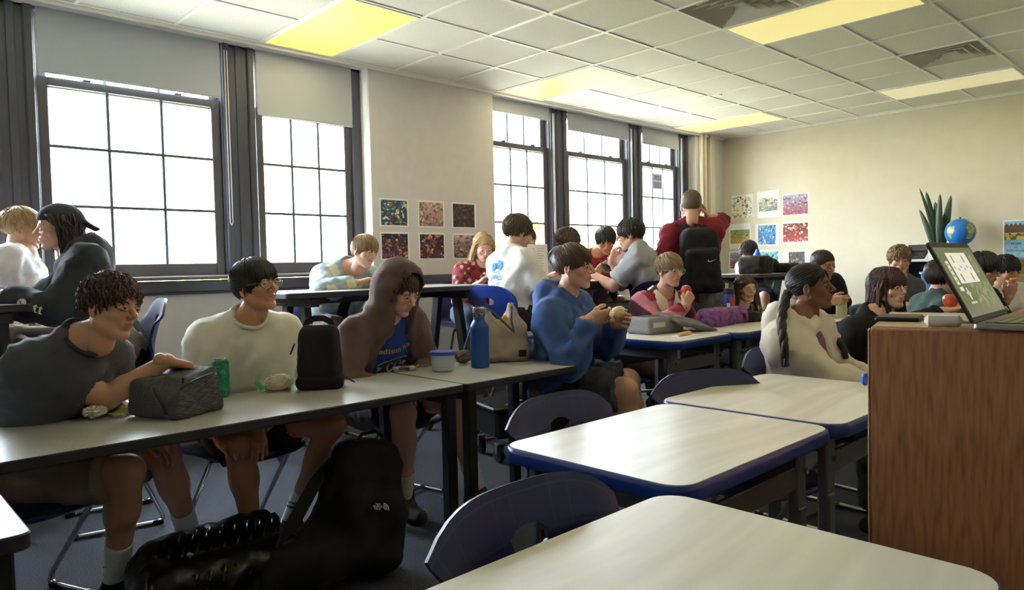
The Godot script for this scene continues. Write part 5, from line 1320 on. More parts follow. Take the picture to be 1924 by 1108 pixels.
# ------------------------------------------------------------------ people
# a head looks along +z, y up, its origin at the height of the eyes; a hand points along +z, palm down, thumb on +x (right hand)
func head_prims(nose: float, jaw: float, brow: float, lip: float) -> Array:
	var a := []
	a.append(elp(Vector3(0, 0.034, -0.018), Vector3(0.073, 0.079, 0.093), 0.01))
	a.append(elp(Vector3(0, 0.0, 0.018), Vector3(0.063, 0.09, 0.066), 0.02))
	a.append(elp(Vector3(0, -0.045, 0.02), Vector3(0.052 * jaw, 0.055, 0.055), 0.02))
	for s in [-1, 1]:
		a.append(cap(Vector3(s * 0.05 * jaw, -0.05, -0.004), Vector3(s * 0.014, -0.094, 0.056), 0.02, 0.017, 0.022))
		a.append(elp(Vector3(s * 0.04, -0.022, 0.054), Vector3(0.023, 0.018, 0.02), 0.018))
	a.append(cap(Vector3(-0.034, 0.022, 0.07), Vector3(0.034, 0.022, 0.07), 0.0095 * brow, 0.0095 * brow, 0.016))
	a.append(elp(Vector3(0, -0.095, 0.064), Vector3(0.02 * jaw, 0.014, 0.016), 0.014))
	for s in [-1, 1]:
		a.append(elp(Vector3(s * 0.0315, 0.003, 0.09), Vector3(0.018, 0.011, 0.017), 0.012, 1))
	a.append(cap(Vector3(0, 0.014, 0.079), Vector3(0, -0.024, 0.098 + 0.008 * nose), 0.0075, 0.0095 * nose, 0.009))
	for s in [-1, 1]:
		a.append(elp(Vector3(s * 0.0105 * nose, -0.03, 0.09), Vector3(0.0075, 0.0065, 0.009) * nose, 0.005))
		var u := [Vector3(s * 0.0155, 0.0, 0.0815), Vector3(s * 0.024, 0.0078, 0.0845), Vector3(s * 0.036, 0.0082, 0.0835), Vector3(s * 0.0465, 0.0005, 0.0755)]
		var l := [u[0], Vector3(s * 0.025, -0.0058, 0.0835), Vector3(s * 0.037, -0.0055, 0.0825), u[3]]
		for k in 3:
			a.append(cap(u[k], u[k + 1], 0.0034, 0.0034, 0.003))
			a.append(cap(l[k], l[k + 1], 0.003, 0.003, 0.004))
	a.append(elp(Vector3(0, -0.057, 0.072), Vector3(0.027, 0.02, 0.017), 0.012))
	a.append(cap(Vector3(-0.019, -0.0525, 0.08), Vector3(0, -0.05, 0.0875), 0.003 * lip, 0.0046 * lip, 0.004))
	a.append(cap(Vector3(0.019, -0.0525, 0.08), Vector3(0, -0.05, 0.0875), 0.003 * lip, 0.0046 * lip, 0.004))
	a.append(cap(Vector3(-0.016, -0.0595, 0.08), Vector3(0.016, -0.0595, 0.08), 0.0035 * lip, 0.0035 * lip, 0.004))
	a.append(elp(Vector3(0, -0.0605, 0.0835), Vector3(0.012, 0.0055 * lip, 0.005), 0.004))
	for s in [-1, 1]:
		var eb := Basis.from_euler(Vector3(0.12, s * 0.35, 0))
		a.append(elp(Vector3(s * 0.077, -0.006, -0.012), Vector3(0.0075, 0.031, 0.0185), 0.006, 0, eb))
		a.append(elp(Vector3(s * 0.085, -0.002, -0.006), Vector3(0.005, 0.02, 0.0105), 0.004, 1, eb))
		a.append(elp(Vector3(s * 0.0765, -0.034, -0.006), Vector3(0.006, 0.009, 0.008), 0.004, 0, eb))
	a.append(cap(Vector3(0, -0.05, -0.022), Vector3(0, -0.13, -0.034), 0.05, 0.052, 0.02))
	return a

func head_cols(V: PackedVector3Array, lip: Color, fem: bool) -> PackedColorArray:
	var c := PackedColorArray(); c.resize(V.size())
	for i in V.size():
		var p := V[i]
		var k := Color(1, 1, 1)
		if p.z > 0.05:
			var lx := absf(p.x) / 0.0235
			var edge: float = 0.0085 * (1.0 - lx * lx)
			var yy := p.y + 0.0555
			if lx < 1.0 and absf(yy) < edge and p.z > 0.072: k = lip
			if lx < 0.95 and absf(yy - 0.0005) < 0.0016 and p.z > 0.072: k = lip * 0.62  # crease between the lips painted as a darker line
			k.a = 1.0
			var rosy := exp(-(pow((absf(p.x) - 0.04) / 0.018, 2.0) + pow((p.y + 0.024) / 0.016, 2.0)))
			k = k.lerp(Color(1.0, 0.86, 0.84), 0.5 * rosy)
		if absf(p.x) > 0.073 and p.z < 0.012: k = Color(1.0, 0.84, 0.8)
		c[i] = k
	return c

func hand_prims(curl: Array, thumb := 0.3, spread := 0.04) -> Array:
	var a := []
	var bx := [0.028, 0.0095, -0.0095, -0.027]; var bz := [0.09, 0.094, 0.089, 0.08]; var ln := [0.072, 0.08, 0.074, 0.058]; var rr := [0.0088, 0.009, 0.0086, 0.0076]
	for i in 4:
		a.append(cap(Vector3(bx[i] * 0.62, -0.002, 0.004), Vector3(bx[i], 0, bz[i]), 0.0135, 0.0118, 0.012))
	a.append(cap(Vector3(0.016, -0.008, 0.018), Vector3(0.034, -0.01, 0.052), 0.0155, 0.012, 0.014))
	a.append(cap(Vector3(-0.02, -0.008, 0.015), Vector3(-0.025, -0.007, 0.06), 0.012, 0.01, 0.014))
	for i in 4:
		var p := Vector3(bx[i], 0, bz[i])
		var g := 0.0
		var side: float = (1.5 - i) * spread
		for k in 3:
			g += curl[k] * (1.0 + 0.1 * i)
			var d := Vector3(sin(side) * cos(g), -sin(g), cos(side) * cos(g))
			var q: Vector3 = p + d * ln[i] * [0.46, 0.31, 0.23][k]
			a.append(cap(p, q, rr[i] * (1.0 - 0.08 * k), rr[i] * (0.92 - 0.09 * k), 0.004 if k else 0.008))
			p = q
	var t := [Vector3(0.02, -0.006, 0.02), Vector3(0.046, -0.012, 0.05), Vector3(0.060 - 0.03 * thumb, -0.016 - 0.02 * thumb, 0.078), Vector3(0.066 - 0.07 * thumb, -0.02 - 0.03 * thumb, 0.101 - 0.006 * thumb)]
	for k in 3:
		a.append(cap(t[k], t[k + 1], [0.0135, 0.0108, 0.0096][k], [0.0108, 0.0096, 0.0078][k], 0.008))
	a.append(cap(Vector3(0, -0.003, -0.03), Vector3(0, -0.003, 0.01), 0.024, 0.02, 0.012))
	return a

func mirrored(r: Array) -> Array:
	var m := Transform3D(Basis.from_scale(Vector3(-1, 1, 1)))
	var I := PackedInt32Array(); I.resize(r[2].size())
	for i in range(0, I.size(), 3):
		I[i] = r[2][i]; I[i + 1] = r[2][i + 2]; I[i + 2] = r[2][i + 1]
	return [m * r[0], m * r[1], I]

func joined(parts: Array) -> Array:        # [[arrays, transform, colours or null], ...] into one mesh
	var V := PackedVector3Array(); var N := PackedVector3Array(); var I := PackedInt32Array(); var C := PackedColorArray()
	for q in parts:
		var at := V.size()
		var x: Transform3D = q[1]
		V.append_array(x * q[0][0])
		var nb := Transform3D(x.basis.orthonormalized())
		N.append_array(nb * q[0][1])
		var idx: PackedInt32Array = q[0][2]
		var off := PackedInt32Array(); off.resize(idx.size())
		for i in idx.size(): off[i] = idx[i] + at
		I.append_array(off)
		if q[2] != null: C.append_array(q[2])
		else:
			var w := PackedColorArray(); w.resize(q[0][0].size()); w.fill(Color.WHITE)
			C.append_array(w)
	return [V, N, I, C]

var heads := {}
var hands := {}
func skin(key: String, c: Color) -> StandardMaterial3D:
	var m := M("skin_" + key, c, 0.5)
	m.vertex_color_use_as_albedo = true
	m.subsurf_scatter_enabled = true; m.subsurf_scatter_strength = 0.06
	return m

func ik(a: Vector3, c: Vector3, l1: float, l2: float, pole: Vector3) -> Vector3:
	var d := a.distance_to(c)
	var n := (c - a) / d
	if d >= l1 + l2: return a + n * d * l1 / (l1 + l2)
	var x := (l1 * l1 - l2 * l2 + d * d) / (2.0 * d)
	var hgt := sqrt(maxf(l1 * l1 - x * x, 0.0))
	var p := pole - a
	p = (p - n * p.dot(n)).normalized()
	return a + n * x + p * hgt

func rig(d: Dictionary) -> Dictionary:
	var s: float = d.get("s", 1.0)
	var yaw := deg_to_rad(d.yaw)
	var fwd := Vector3(sin(yaw), 0, cos(yaw)); var left := Vector3(cos(yaw), 0, -sin(yaw))
	var P: Vector3 = d.hip; var N: Vector3 = d.neck
	var t := (N - P).normalized()
	N += t * 0.018
	left = (left - t * left.dot(t)).normalized()
	var g := {s = s, fwd = left.cross(t).normalized(), flat = fwd, left = left, t = t, P = P, N = N, H = d.head, w = d.get("w", 1.0), S = [], E = [], W = [], J = [], K = [], A = []}
	var sw: float = d.get("sw", 0.156)
	for k in 2:                                   # 0 right, 1 left
		var sd := -1.0 if k == 0 else 1.0
		var S: Vector3 = N - t * 0.072 * s + left * sd * sw * s + g.fwd * d.get("roll_sh", 0.0)
		var wr = d.get("wl" if k else "wr")
		if wr == null: wr = P + t * 0.12 + g.fwd * 0.3 * s + left * sd * 0.12
		var pole = d.get("el" if k else "er")
		if pole == null: pole = S + Vector3.DOWN * 0.3 + left * sd * 0.12 - g.fwd * 0.1
		var E := ik(S, wr, 0.285 * s, 0.25 * s, pole)
		g.S.append(S); g.E.append(E); g.W.append(wr)
		var J := P + left * sd * 0.088 * s
		var K = d.get("kl" if k else "kr")
		if K == null: K = J + fwd * 0.42 * s + left * sd * 0.05 * s + Vector3(0, 0.0, 0)
		var A = d.get("al" if k else "ar")
		if A == null: A = Vector3(K.x, maxf(K.y - 0.42 * s, 0.08), K.z) + fwd * 0.02
		g.J.append(J); g.K.append(K); g.A.append(A)
	return g

func torso(g: Dictionary, f: float, belly := 0.0, hem := 0.0) -> Array:
	var s: float = g.s; var w: float = g.w; var b := Basis(g.left, g.t, g.fwd)
	var L: float = g.P.distance_to(g.N)
	var a := []
	a.append(elp(g.P + g.t * 0.02 * s, Vector3(0.165 * s * w + f, 0.12 * s + f, 0.125 * s * w + f), 0.05, 0, b))
	a.append(elp(g.P + g.t * L * 0.32 + g.fwd * 0.01 * s, Vector3(0.142 * s * w + f + belly, 0.17 * s, 0.104 * s * w + f + belly), 0.06, 0, b))
	a.append(elp(g.N - g.t * 0.17 * s + g.fwd * 0.012 * s, Vector3(0.15 * s * minf(w, 1.15) + f, 0.16 * s + f * 0.4, 0.104 * s * w + f), 0.05, 0, b))
	for k in 2:
		a.append(cap(g.N + g.t * 0.012 * s, g.S[k] + g.t * 0.014 * s, 0.046 * s + f * 0.7, 0.036 * s + f * 0.8, 0.05))
		a.append(cap(g.S[k] - g.t * 0.06 * s, g.P + g.t * 0.24 * s + g.left * (0.085 if k else -0.085) * s, 0.052 * s + f * 0.8, 0.075 * s + f * 0.8, 0.07))
		a.append(cap(g.N - g.t * 0.09 * s, g.S[k] - g.t * 0.03 * s, 0.06 * s + f * 0.7, 0.045 * s + f * 0.7, 0.05))
	if hem > 0.0:
		a.append(cap(g.P + g.t * 0.12 * s, g.P + g.t * (0.12 - hem) * s, 0.115 * s * w + f, 0.135 * s * w + f, 0.05, 0, 2))
	return a

func arm(g: Dictionary, k: int, f: float, upto: float, loose := 0.0) -> Array:      # upto 0..2: shoulder, elbow, wrist
	var s: float = g.s; var w: float = lerpf(1.0, g.w, 0.6); var a := []
	var S: Vector3 = g.S[k]; var E: Vector3 = g.E[k]; var W: Vector3 = g.W[k]
	var u := minf(upto, 1.0)
	var full := upto >= 2.0 and f == 0.0
	a.append(cap(S, S.lerp(E, u), 0.049 * s * w + f, lerpf(0.05, 0.041, u) * s * w + f + (loose if upto < 1.0 else 0.0), 0.055, 0, 2 if upto < 1.0 else 0))
	if upto > 1.0:
		var v := upto - 1.0
		var mid := E.lerp(W, minf(v, 0.3))
		a.append(cap(E, mid, 0.041 * s * w + f, 0.042 * s * w + f, 0.02))
		a.append(cap(mid, E.lerp(W, v), 0.042 * s * w + f, lerpf(0.042, 0.027, v) * s * w + f * 0.5 + loose, 0.015, 0, 0 if full else 2))
	return a

func leg(g: Dictionary, k: int, f: float, upto: float, loose := 0.0) -> Array:
	var s: float = g.s; var w: float = lerpf(1.0, g.w, 0.7); var a := []
	var J: Vector3 = g.J[k]; var K: Vector3 = g.K[k]; var A: Vector3 = g.A[k]
	var u := minf(upto, 1.0)
	a.append(cap(J, J.lerp(K, u), 0.09 * s * w + f, lerpf(0.09, 0.056, u) * s * w + f + (loose if upto < 1.0 else 0.0), 0.05, 0, 2 if upto < 1.0 else 0))
	if upto > 1.0:
		var v := upto - 1.0
		a.append(cap(K, K.lerp(A, minf(v, 0.35)), 0.055 * s * w + f, 0.056 * s * w + f, 0.03))
		if v > 0.35: a.append(cap(K.lerp(A, 0.3), K.lerp(A, v), 0.055 * s * w + f, lerpf(0.056, 0.036, v) * s * w + f + loose, 0.03, 0, 2 if f > 0.0 else 0))
		if f == 0.0 and v >= 1.0:
			var back: Vector3 = -g.flat * 0.02 * s
			a.append(cap(K.lerp(A, 0.15) + back, K.lerp(A, 0.42) + back, 0.046 * s * w, 0.042 * s * w, 0.03))
	return a

# hair: locks that start on the skull and run along it away from the crown
func locks(st: Dictionary, rng: RandomNumberGenerator, hx: Transform3D) -> Array:
	var V := PackedVector3Array(); var N := PackedVector3Array(); var I := PackedInt32Array(); var C := PackedColorArray()
	var n: int = st.get("n", 260)
	var crown: Vector3 = st.get("crown", Vector3(0, 0.11, -0.05))
	var comb: Vector3 = st.get("comb", Vector3.ZERO)
	var R: Vector3 = Vector3(0.078, 0.084, 0.099) * st.get("vol", 1.0)
	var c0 := Vector3(0, 0.04, -0.017)
	var fringe: float = st.get("fringe", 0.05); var length: float = st.get("len", 0.07); var curl: float = st.get("curl", 0.0)
	var low: float = st.get("low", -0.05); var th: float = st.get("th", 0.0075)
	var lift: float = st.get("lift", 0.01)
	var dirs := []
	for i in n * 2:
		var y := 1.0 - (i + 0.5) / n
		var a := i * 2.39996
		var q := Vector3(sqrt(maxf(1 - y * y, 0)) * cos(a), y, sqrt(maxf(1 - y * y, 0)) * sin(a))
		dirs.append(q)
	var sides := 4; var segs := 6
	for d in dirs:
		var p: Vector3 = c0 + d * R * 0.97
		if -0.55 * p.y + 0.83 * p.z > st.get("line", 0.028) or p.y < low: continue
		if p.z > -0.035 and p.y < 0.012 and absf(p.x) > 0.05 and not st.get("over_ears", false): continue
		var front := clampf((p.z + 0.01) / 0.07, 0.0, 1.0)
		var L: float = lerpf(length, fringe, front) * rng.randf_range(0.75, 1.2)
		if length < 0.12 and d.y < 0.0:
			p = c0 + d * R.lerp(Vector3(0.0765, 0.083, 0.098), clampf(-d.y * 3.0, 0.0, 1.0)) * 0.97
			L *= lerpf(1.0, 0.4, clampf(-d.y * 2.5, 0.0, 1.0))
		var dir := (p - crown)
		var parted: bool = st.get("part", false) and (st.get("bangs", false) == false or absf(d.x) > 0.62)
		if parted and p.z > -0.02: dir += Vector3(0.25 if d.x > 0.0 else -0.25, 0, -0.06)
		dir = (dir.normalized() + comb * rng.randf_range(0.6, 1.4) + Vector3(rng.randfn(), rng.randfn(), rng.randfn()) * st.get("mess", 0.15)).normalized()
		var step := L / segs
		var tint := rng.randf_range(0.55, 1.5)
		var ph := rng.randf() * TAU
		var pts := []
		for k in segs + 1:
			pts.append(p)
			var e := (p - c0) / R
			var nn := (e / R).normalized()
			if p.y < 0.0 and length > 0.12:               # long hair leaves the skull and hangs
				dir = dir.lerp(Vector3(p.x * 2.0, -1.0, p.z * 1.2), 0.75)
			else:
				dir = (dir - nn * nn.dot(dir)).normalized() + nn * lift * 6.0 * (1.0 if k < segs - 1 else 0.2)
				dir += Vector3.DOWN * st.get("fall", 0.25)
			if curl > 0.0:
				var b := nn.cross(dir).normalized()
				dir += (b * cos(ph + k * 2.1) + nn * sin(ph + k * 2.1)) * curl
			p += dir.normalized() * step
			if parted and p.y < 0.06:
				p.z = minf(p.z, 0.012 + 0.5 * maxf(p.y, 0.0) + 0.01 * ph / TAU)
				if p.z > -0.06: p.x = (1.0 if d.x > 0.0 else -1.0) * maxf(absf(p.x), 0.074 + 0.012 * ph / TAU)
			var e2 := (p - c0) / R
			if e2.length() < 1.0 and p.y > -0.02: p = c0 + e2.normalized() * 1.005 * R
		var at := V.size()
		for k in segs + 1:
			var a: Vector3 = (pts[mini(k + 1, segs)] - pts[maxi(k - 1, 0)]).normalized()
			var u := a.cross(Vector3(0.3, 0.8, 0.52)).normalized()
			var v := a.cross(u)
			var r := th * (1.0 - pow(float(k) / segs, 2.0) * 0.85) * (0.55 if k == 0 else 1.0)
			for j in sides:
				var o := u * cos(TAU * j / sides) + v * sin(TAU * j / sides)
				V.append(hx * (pts[k] + o * r)); N.append((hx.basis * o).normalized()); C.append(Color(tint, tint, tint))
		for k in segs:
			for j in sides:
				var b := at + k * sides + j; var c := at + k * sides + (j + 1) % sides
				I.append_array([b, b + sides, c, c, b + sides, c + sides])
	return [V, N, I, C]

func hair_cap(st: Dictionary) -> Array:
	var R: Vector3 = Vector3(0.078, 0.084, 0.099) * st.get("vol", 1.0)
	var a := [elp(Vector3(0, 0.046, -0.016), R * Vector3(0.985, 0.88, 0.985), 0.005), elp(Vector3(0, 0.03, -0.018), Vector3(0.0755, 0.083, 0.097), 0.02)]
	if st.has("more"): a.append_array(st.more)
	a.append(cutp(Vector3(0, -0.55, 0.83), Vector3(0, 0.07, (st.get("line", 0.028) + 0.006 + 0.55 * 0.07) / 0.83), 0.3))
	a.append(cutp(Vector3(0, -1, -0.25), Vector3(0, st.get("low", -0.05), -0.09), 0.3))
	if not st.get("over_ears", false):
		for s in [-1, 1]: a.append(elp(Vector3(s * 0.083, -0.016, 0.0), Vector3(0.03, 0.033, 0.026), 0.006, 1))
	return a

func face_bits(o: Node3D, hx: Transform3D, d: Dictionary, hairm: Material) -> void:
	var look: Vector3 = Vector3(deg_to_rad(d.get("look_y", 0.0)), deg_to_rad(d.get("look_x", 0.0)), 0)
	var pal := [[0.0, Color(0.01, 0.01, 0.01)], [0.30, Color(0.01, 0.01, 0.01)], [0.32, d.get("iris", Color(0.08, 0.04, 0.02))], [0.56, d.get("iris", Color(0.08, 0.04, 0.02))], [0.6, Color(0.62, 0.58, 0.55)], [2.0, Color(0.62, 0.57, 0.54)]]
	for s in [-1, 1]:
		var m := MB.new()
		m.x = hx * Transform3D(Basis.from_euler(look), Vector3(s * 0.0312, 0.0015, 0.0715))
		for k in pal.size() - 1:
			m.col = pal[k][1] if k % 2 == 0 else pal[k][1].lerp(pal[k + 1][1], 0.3)
			var r := 0.0118
			var ring := func(g: float) -> PackedVector3Array:
				var q := PackedVector3Array()
				for j in 14: q.append(Vector3(cos(TAU * j / 14) * sin(g), sin(TAU * j / 14) * sin(g), cos(g)) * r)
				return q
			m.loft([ring.call(pal[k + 1][0]), ring.call(maxf(pal[k][0], 0.001))], false, k == 0)
		part("eye", m.mesh(60), mats.eye, o)
		var b := MB.new()
		var bw: float = d.get("brow", 0.0034)
		b.x = hx
		b.tube([Vector3(s * 0.014, 0.0185, 0.0835), Vector3(s * 0.024, 0.0235, 0.0825), Vector3(s * 0.036, 0.024, 0.0775), Vector3(s * 0.05, 0.0175, 0.0665)], [bw * 0.8, bw, bw * 0.85, bw * 0.3], 6)
		part("eyebrow", b.mesh(60), hairm, o)

func glasses(o: Node3D, hx: Transform3D, m: Material, r := 0.023) -> void:
	var g := part("glasses", null, m, o)
	var b := MB.new(); b.x = hx
	for s in [-1, 1]:
		var pts := []
		for k in 19:
			var t := TAU * k / 18.0
			pts.append(Vector3(s * 0.033 + cos(t) * r * 1.12, 0.0 + sin(t) * r * 0.92, 0.0985 - 0.006 * absf(s * 0.033 + cos(t) * r) / 0.05))
		b.tube(pts, 0.0016, 6, false)
		b.tube([Vector3(s * 0.058, 0.006, 0.093), Vector3(s * 0.074, 0.008, 0.082), Vector3(s * 0.081, 0.007, 0.02), Vector3(s * 0.081, -0.006, -0.02)], 0.0016, 6)
	b.tube([Vector3(-0.009, 0.003, 0.0985), Vector3(0, 0.006, 0.101), Vector3(0.009, 0.003, 0.0985)], 0.0016, 6)
	g.mesh = b.mesh(60)
	for s in [-1, 1]:
		var l := MB.new(); l.x = hx
		var ring := PackedVector3Array(); var ring2 := PackedVector3Array()
		for k in 18:
			var t := TAU * k / 18.0
			ring.append(Vector3(s * 0.033 + cos(t) * r * 1.1, sin(t) * r * 0.9, 0.0955)); ring2.append(ring[k] + Vector3(0, 0, 0.001))
		part("lens", l.loft([ring, ring2]).mesh(), mats.spectacle, g)

func shoe(g: Dictionary, k: int) -> Array:
	var A: Vector3 = g.A[k]; var s: float = g.s
	var f: Vector3 = g.flat.rotated(Vector3.UP, 0.15 if k else -0.15)
	if g.has("toe"): f = g.toe[k]
	var b := A + Vector3(0, -0.062 * s, 0)
	var a := [cap(b - f * 0.045, b + f * 0.14 * s, 0.04 * s, 0.036 * s, 0.03), cap(b + Vector3(0, 0.05, 0) * s, b + f * 0.06 * s, 0.047 * s, 0.04 * s, 0.03)]
	a.append(cutp(Vector3.DOWN, b + Vector3(0, -0.03 * s, 0), 0.4))
	a.append(cutp(Vector3.UP, b + Vector3(0, 0.085 * s, 0), 0.4))
	return a

var crew := []          # everyone, with the jobs whose meshes they wait for
func person(d: Dictionary) -> Dictionary:
	var g := rig(d)
	if d.has("toe"): g.toe = d.toe
	var cell: float = d.get("cell", 0.013)
	var body := torso(g, 0.0)
	for k in 2:
		body.append_array(arm(g, k, 0.0, 2.0)); body.append_array(leg(g, k, 0.0, 2.0))
	var hs: float = g.s * d.get("hs", 1.0)
	var hb := Basis.from_euler(Vector3(deg_to_rad(d.get("hp", 0.0)), deg_to_rad(d.hy), deg_to_rad(d.get("hr", 0.0))))
	var hx := Transform3D(hb.scaled_local(Vector3(d.get("hw", 1.0), 1.0, 1.0) * hs), g.H)
	g.hx = hx
	body.append(cap(g.N - g.t * 0.05, hx * Vector3(0, -0.07, -0.028), 0.056 * g.s, 0.05 * g.s, 0.03))
	g.d = d
	g.jb = job(body, cell)
	g.wear = []
	crew.append(g)
	return g
func wear(g: Dictionary, called: String, prims: Array, m: Material, amp := 0.004, cell := 0.0, freq := 11.0, paint = null, keep := false) -> Dictionary:
	var j := job(prims, cell if cell > 0.0 else g.d.get("cell", 0.013), amp * (2.0 if freq < 20.0 else 1.0), freq * (0.75 if freq < 20.0 else 1.0), keep)
	var w := {n = called, j = j, m = m, paint = paint}
	g.wear.append(w)
	return w
func tee(g: Dictionary, f := 0.012, sleeve := 0.62, hem := 0.22, belly := 0.006, long := false, neck := 0.066, opening := []) -> Array:
	var a := torso(g, f, belly, hem)
	a.append_array(opening)
	for k in 2: a.append_array(arm(g, k, f + (0.006 if long else 0.004), sleeve, 0.012 if not long else 0.004))
	a.append(cap(g.N + g.fwd * 0.028 + g.t * 0.032, g.N + g.t * 0.2 + g.fwd * 0.04, neck * g.s, neck * 1.25 * g.s, 0.012, 1))
	return a
func collar(g: Dictionary, m: Material, r := 0.0, th := 0.008) -> void:
	var q := []
	if r == 0.0: r = 0.071 * g.s
	for k in 25:
		var t := TAU * k / 24.0
		q.append(g.N + g.fwd * (0.02 + cos(t) * r * 1.02) + g.left * sin(t) * r * 1.08 + g.t * (0.03 - 0.03 * cos(t)))
	g.wear.append({n = "collar", mesh = MB.new().tube(q, th, 6, false).mesh(70), m = m})
func trousers(g: Dictionary, f := 0.016, upto := 0.8, loose := 0.018) -> Array:
	var b := Basis(g.left, g.t, g.fwd)
	var a := [elp(g.P + g.t * 0.0, Vector3(0.17 * g.s * g.w + f, 0.13 * g.s, 0.128 * g.s * g.w + f), 0.05, 0, b)]
	for k in 2: a.append_array(leg(g, k, f, upto, loose))
	return a
func sock(g: Dictionary, k: int, up: float, f := 0.006) -> Array:
	var A: Vector3 = g.A[k]; var K: Vector3 = g.K[k]
	return [cap(A + (A - K).normalized() * 0.03, A.lerp(K, up), 0.037 * g.s + f, lerpf(0.037, 0.056, up) * g.s + f, 0.01, 0, 2)]

func finish_people() -> void:
	for g in crew:
		var d: Dictionary = g.d
		var o := thing("person", d.label, "person", Vector3.ZERO)
		g.node = o
		var parts := [[g.jb.r, Transform3D.IDENTITY, null]]
		var hd: Array = heads[d.get("face", "boy")]
		parts.append([hd[0], g.hx, hd[1]])
		for k in 2:
			var pose: String = d.get("pl" if k else "pr", "relaxed")
			if pose == "none": continue
			var z: Vector3 = d.get("dl" if k else "dr", (g.W[k] - g.E[k]).normalized())
			z = z.normalized()
			var pn: Vector3 = d.get("nl" if k else "nr", Vector3.DOWN)
			var y := -(pn - z * pn.dot(z)).normalized()
			var hs: float = g.s * d.get("hand", 0.97)
			parts.append([hands[pose][k], Transform3D(Basis(y.cross(z), y, z).scaled_local(Vector3.ONE * hs), g.W[k]), null])
		var r := joined(parts)
		part("body", amesh(r, r[3]), d.skin, o)
		for w in g.wear:
			if w.has("mesh"):
				part(w.n, w.mesh, w.m, o)
				continue
			var cols = null
			if w.paint != null:
				cols = PackedColorArray(); cols.resize(w.j.r[0].size())
				for i in cols.size(): cols[i] = w.paint.call(w.j.r[0][i], w.j.r[1][i])
			var p := part(w.n, amesh(w.j.r, cols), w.m, o)
			w.node = p
		if d.has("hair"):
			var st: Dictionary = d.hair
			var rng := RandomNumberGenerator.new(); rng.seed = hash(d.label)
			var all := []
			if g.has("jh"): all.append([g.jh.r, g.hx, null])
			if st.get("n", 260) > 0:
				var lk := locks(st, rng, g.hx)
				all.append([[lk[0], lk[1], lk[2]], Transform3D.IDENTITY, lk[3]])
			if st.has("extra"):
				for e in st.extra: all.append([e, Transform3D.IDENTITY, null])
			var hr := joined(all)
			var hm: StandardMaterial3D = st.m
			hm.vertex_color_use_as_albedo = true
			part("hair", amesh(hr, hr[3]), hm, o)
			face_bits(o, g.hx, d, hm)
		if d.has("glasses"): glasses(o, g.hx, d.glasses)

func hair_mat(key: String, c: Color) -> StandardMaterial3D:
	var m := M("hair_" + key, c, 0.48)
	m.vertex_color_use_as_albedo = true
	return m
func cloth(key: String, c: Color, rough := 0.9, rim := 0.25) -> StandardMaterial3D:
	var m := M("cloth_" + key, c, rough)
	if rim > 0.0: m.rim_enabled = true; m.rim = rim; m.rim_tint = 0.6
	return m
func painted(key: String, rough := 0.9) -> StandardMaterial3D:
	var m := cloth(key, Color.WHITE, rough)
	m.vertex_color_use_as_albedo = true
	return m
func lin(r: float, g: float, b: float) -> Color: return rgb(r, g, b).srgb_to_linear()

func print_on(g: Dictionary, w: Dictionary, arrs: Array, origin: Vector3, xd: Vector3, yd: Vector3, m: Material, called := "print") -> void:
	var V: PackedVector3Array = arrs[Mesh.ARRAY_VERTEX]
	var n := xd.cross(yd).normalized()
	var fl: Field = w.j.fld
	var st := SurfaceTool.new(); st.begin(Mesh.PRIMITIVE_TRIANGLES)
	var I = arrs[Mesh.ARRAY_INDEX]
	var count: int = I.size() if I != null else V.size()
	var P := PackedVector3Array()
	for v in V:
		var p := origin + xd * v.x + yd * v.y
		p = fl.hit(p + n * 0.12, -n, 0.4)
		P.append(p + n * (0.0035 + (fl.ns.get_noise_3dv(p) * fl.amp if fl.ns != null else 0.0)))
	for i in range(0, count, 3):
		for k in 3:
			st.set_normal(n); st.add_vertex(P[I[i + k] if I != null else i + k])
	part(called, st.commit(), m, w.node)

func text_arrays(s: String, size: float, font := "Droid Serif", bold := true, depth := 0.0) -> Array:
	var t := TextMesh.new()
	var f := SystemFont.new(); f.font_names = PackedStringArray([font]); f.font_weight = 700 if bold else 400
	t.font = f; t.text = s; t.font_size = 48; t.pixel_size = size / 48.0; t.depth = depth; t.curve_step = 2.0
	return t.get_mesh_arrays()
func flat_arrays(polys: Array) -> Array:          # filled outlines (x, y), front towards +z
	var V := PackedVector3Array(); var I := PackedInt32Array()
	for q in polys:
		var ix := Geometry2D.triangulate_polygon(q)
		for k in range(0, ix.size(), 3):
			var a: Vector2 = q[ix[k]]; var b: Vector2 = q[ix[k + 1]]; var c: Vector2 = q[ix[k + 2]]
			var turn := (b - a).cross(c - a) > 0.0
			I.append(V.size() + ix[k]); I.append(V.size() + ix[k + 2 if turn else k + 1]); I.append(V.size() + ix[k + 1 if turn else k + 2])
		for v in q: V.append(Vector3(v.x, v.y, 0))
	var a := []; a.resize(Mesh.ARRAY_MAX); a[Mesh.ARRAY_VERTEX] = V; a[Mesh.ARRAY_INDEX] = I
	return a
func swoosh(k: float) -> Array:
	var p := PackedVector2Array()
	for v in [[-0.5, 0.02], [-0.46, -0.1], [-0.36, -0.16], [-0.2, -0.14], [0.5, 0.16], [-0.12, -0.04], [-0.3, -0.07], [-0.38, -0.03], [-0.4, 0.1]]: p.append(Vector2(v[0], v[1]) * k)
	return flat_arrays([p])
func ring_poly(rx: float, ry: float, th: float, a0 := 0.0, a1 := TAU, c := Vector2.ZERO, n := 28) -> Array:
	var out := []
	for k in n:
		var t := lerpf(a0, a1, float(k) / n); var u := lerpf(a0, a1, float(k + 1) / n)
		out.append(PackedVector2Array([c + Vector2(cos(t) * rx, sin(t) * ry), c + Vector2(cos(u) * rx, sin(u) * ry), c + Vector2(cos(u) * (rx - th), sin(u) * (ry - th)), c + Vector2(cos(t) * (rx - th), sin(t) * (ry - th))]))
	return out
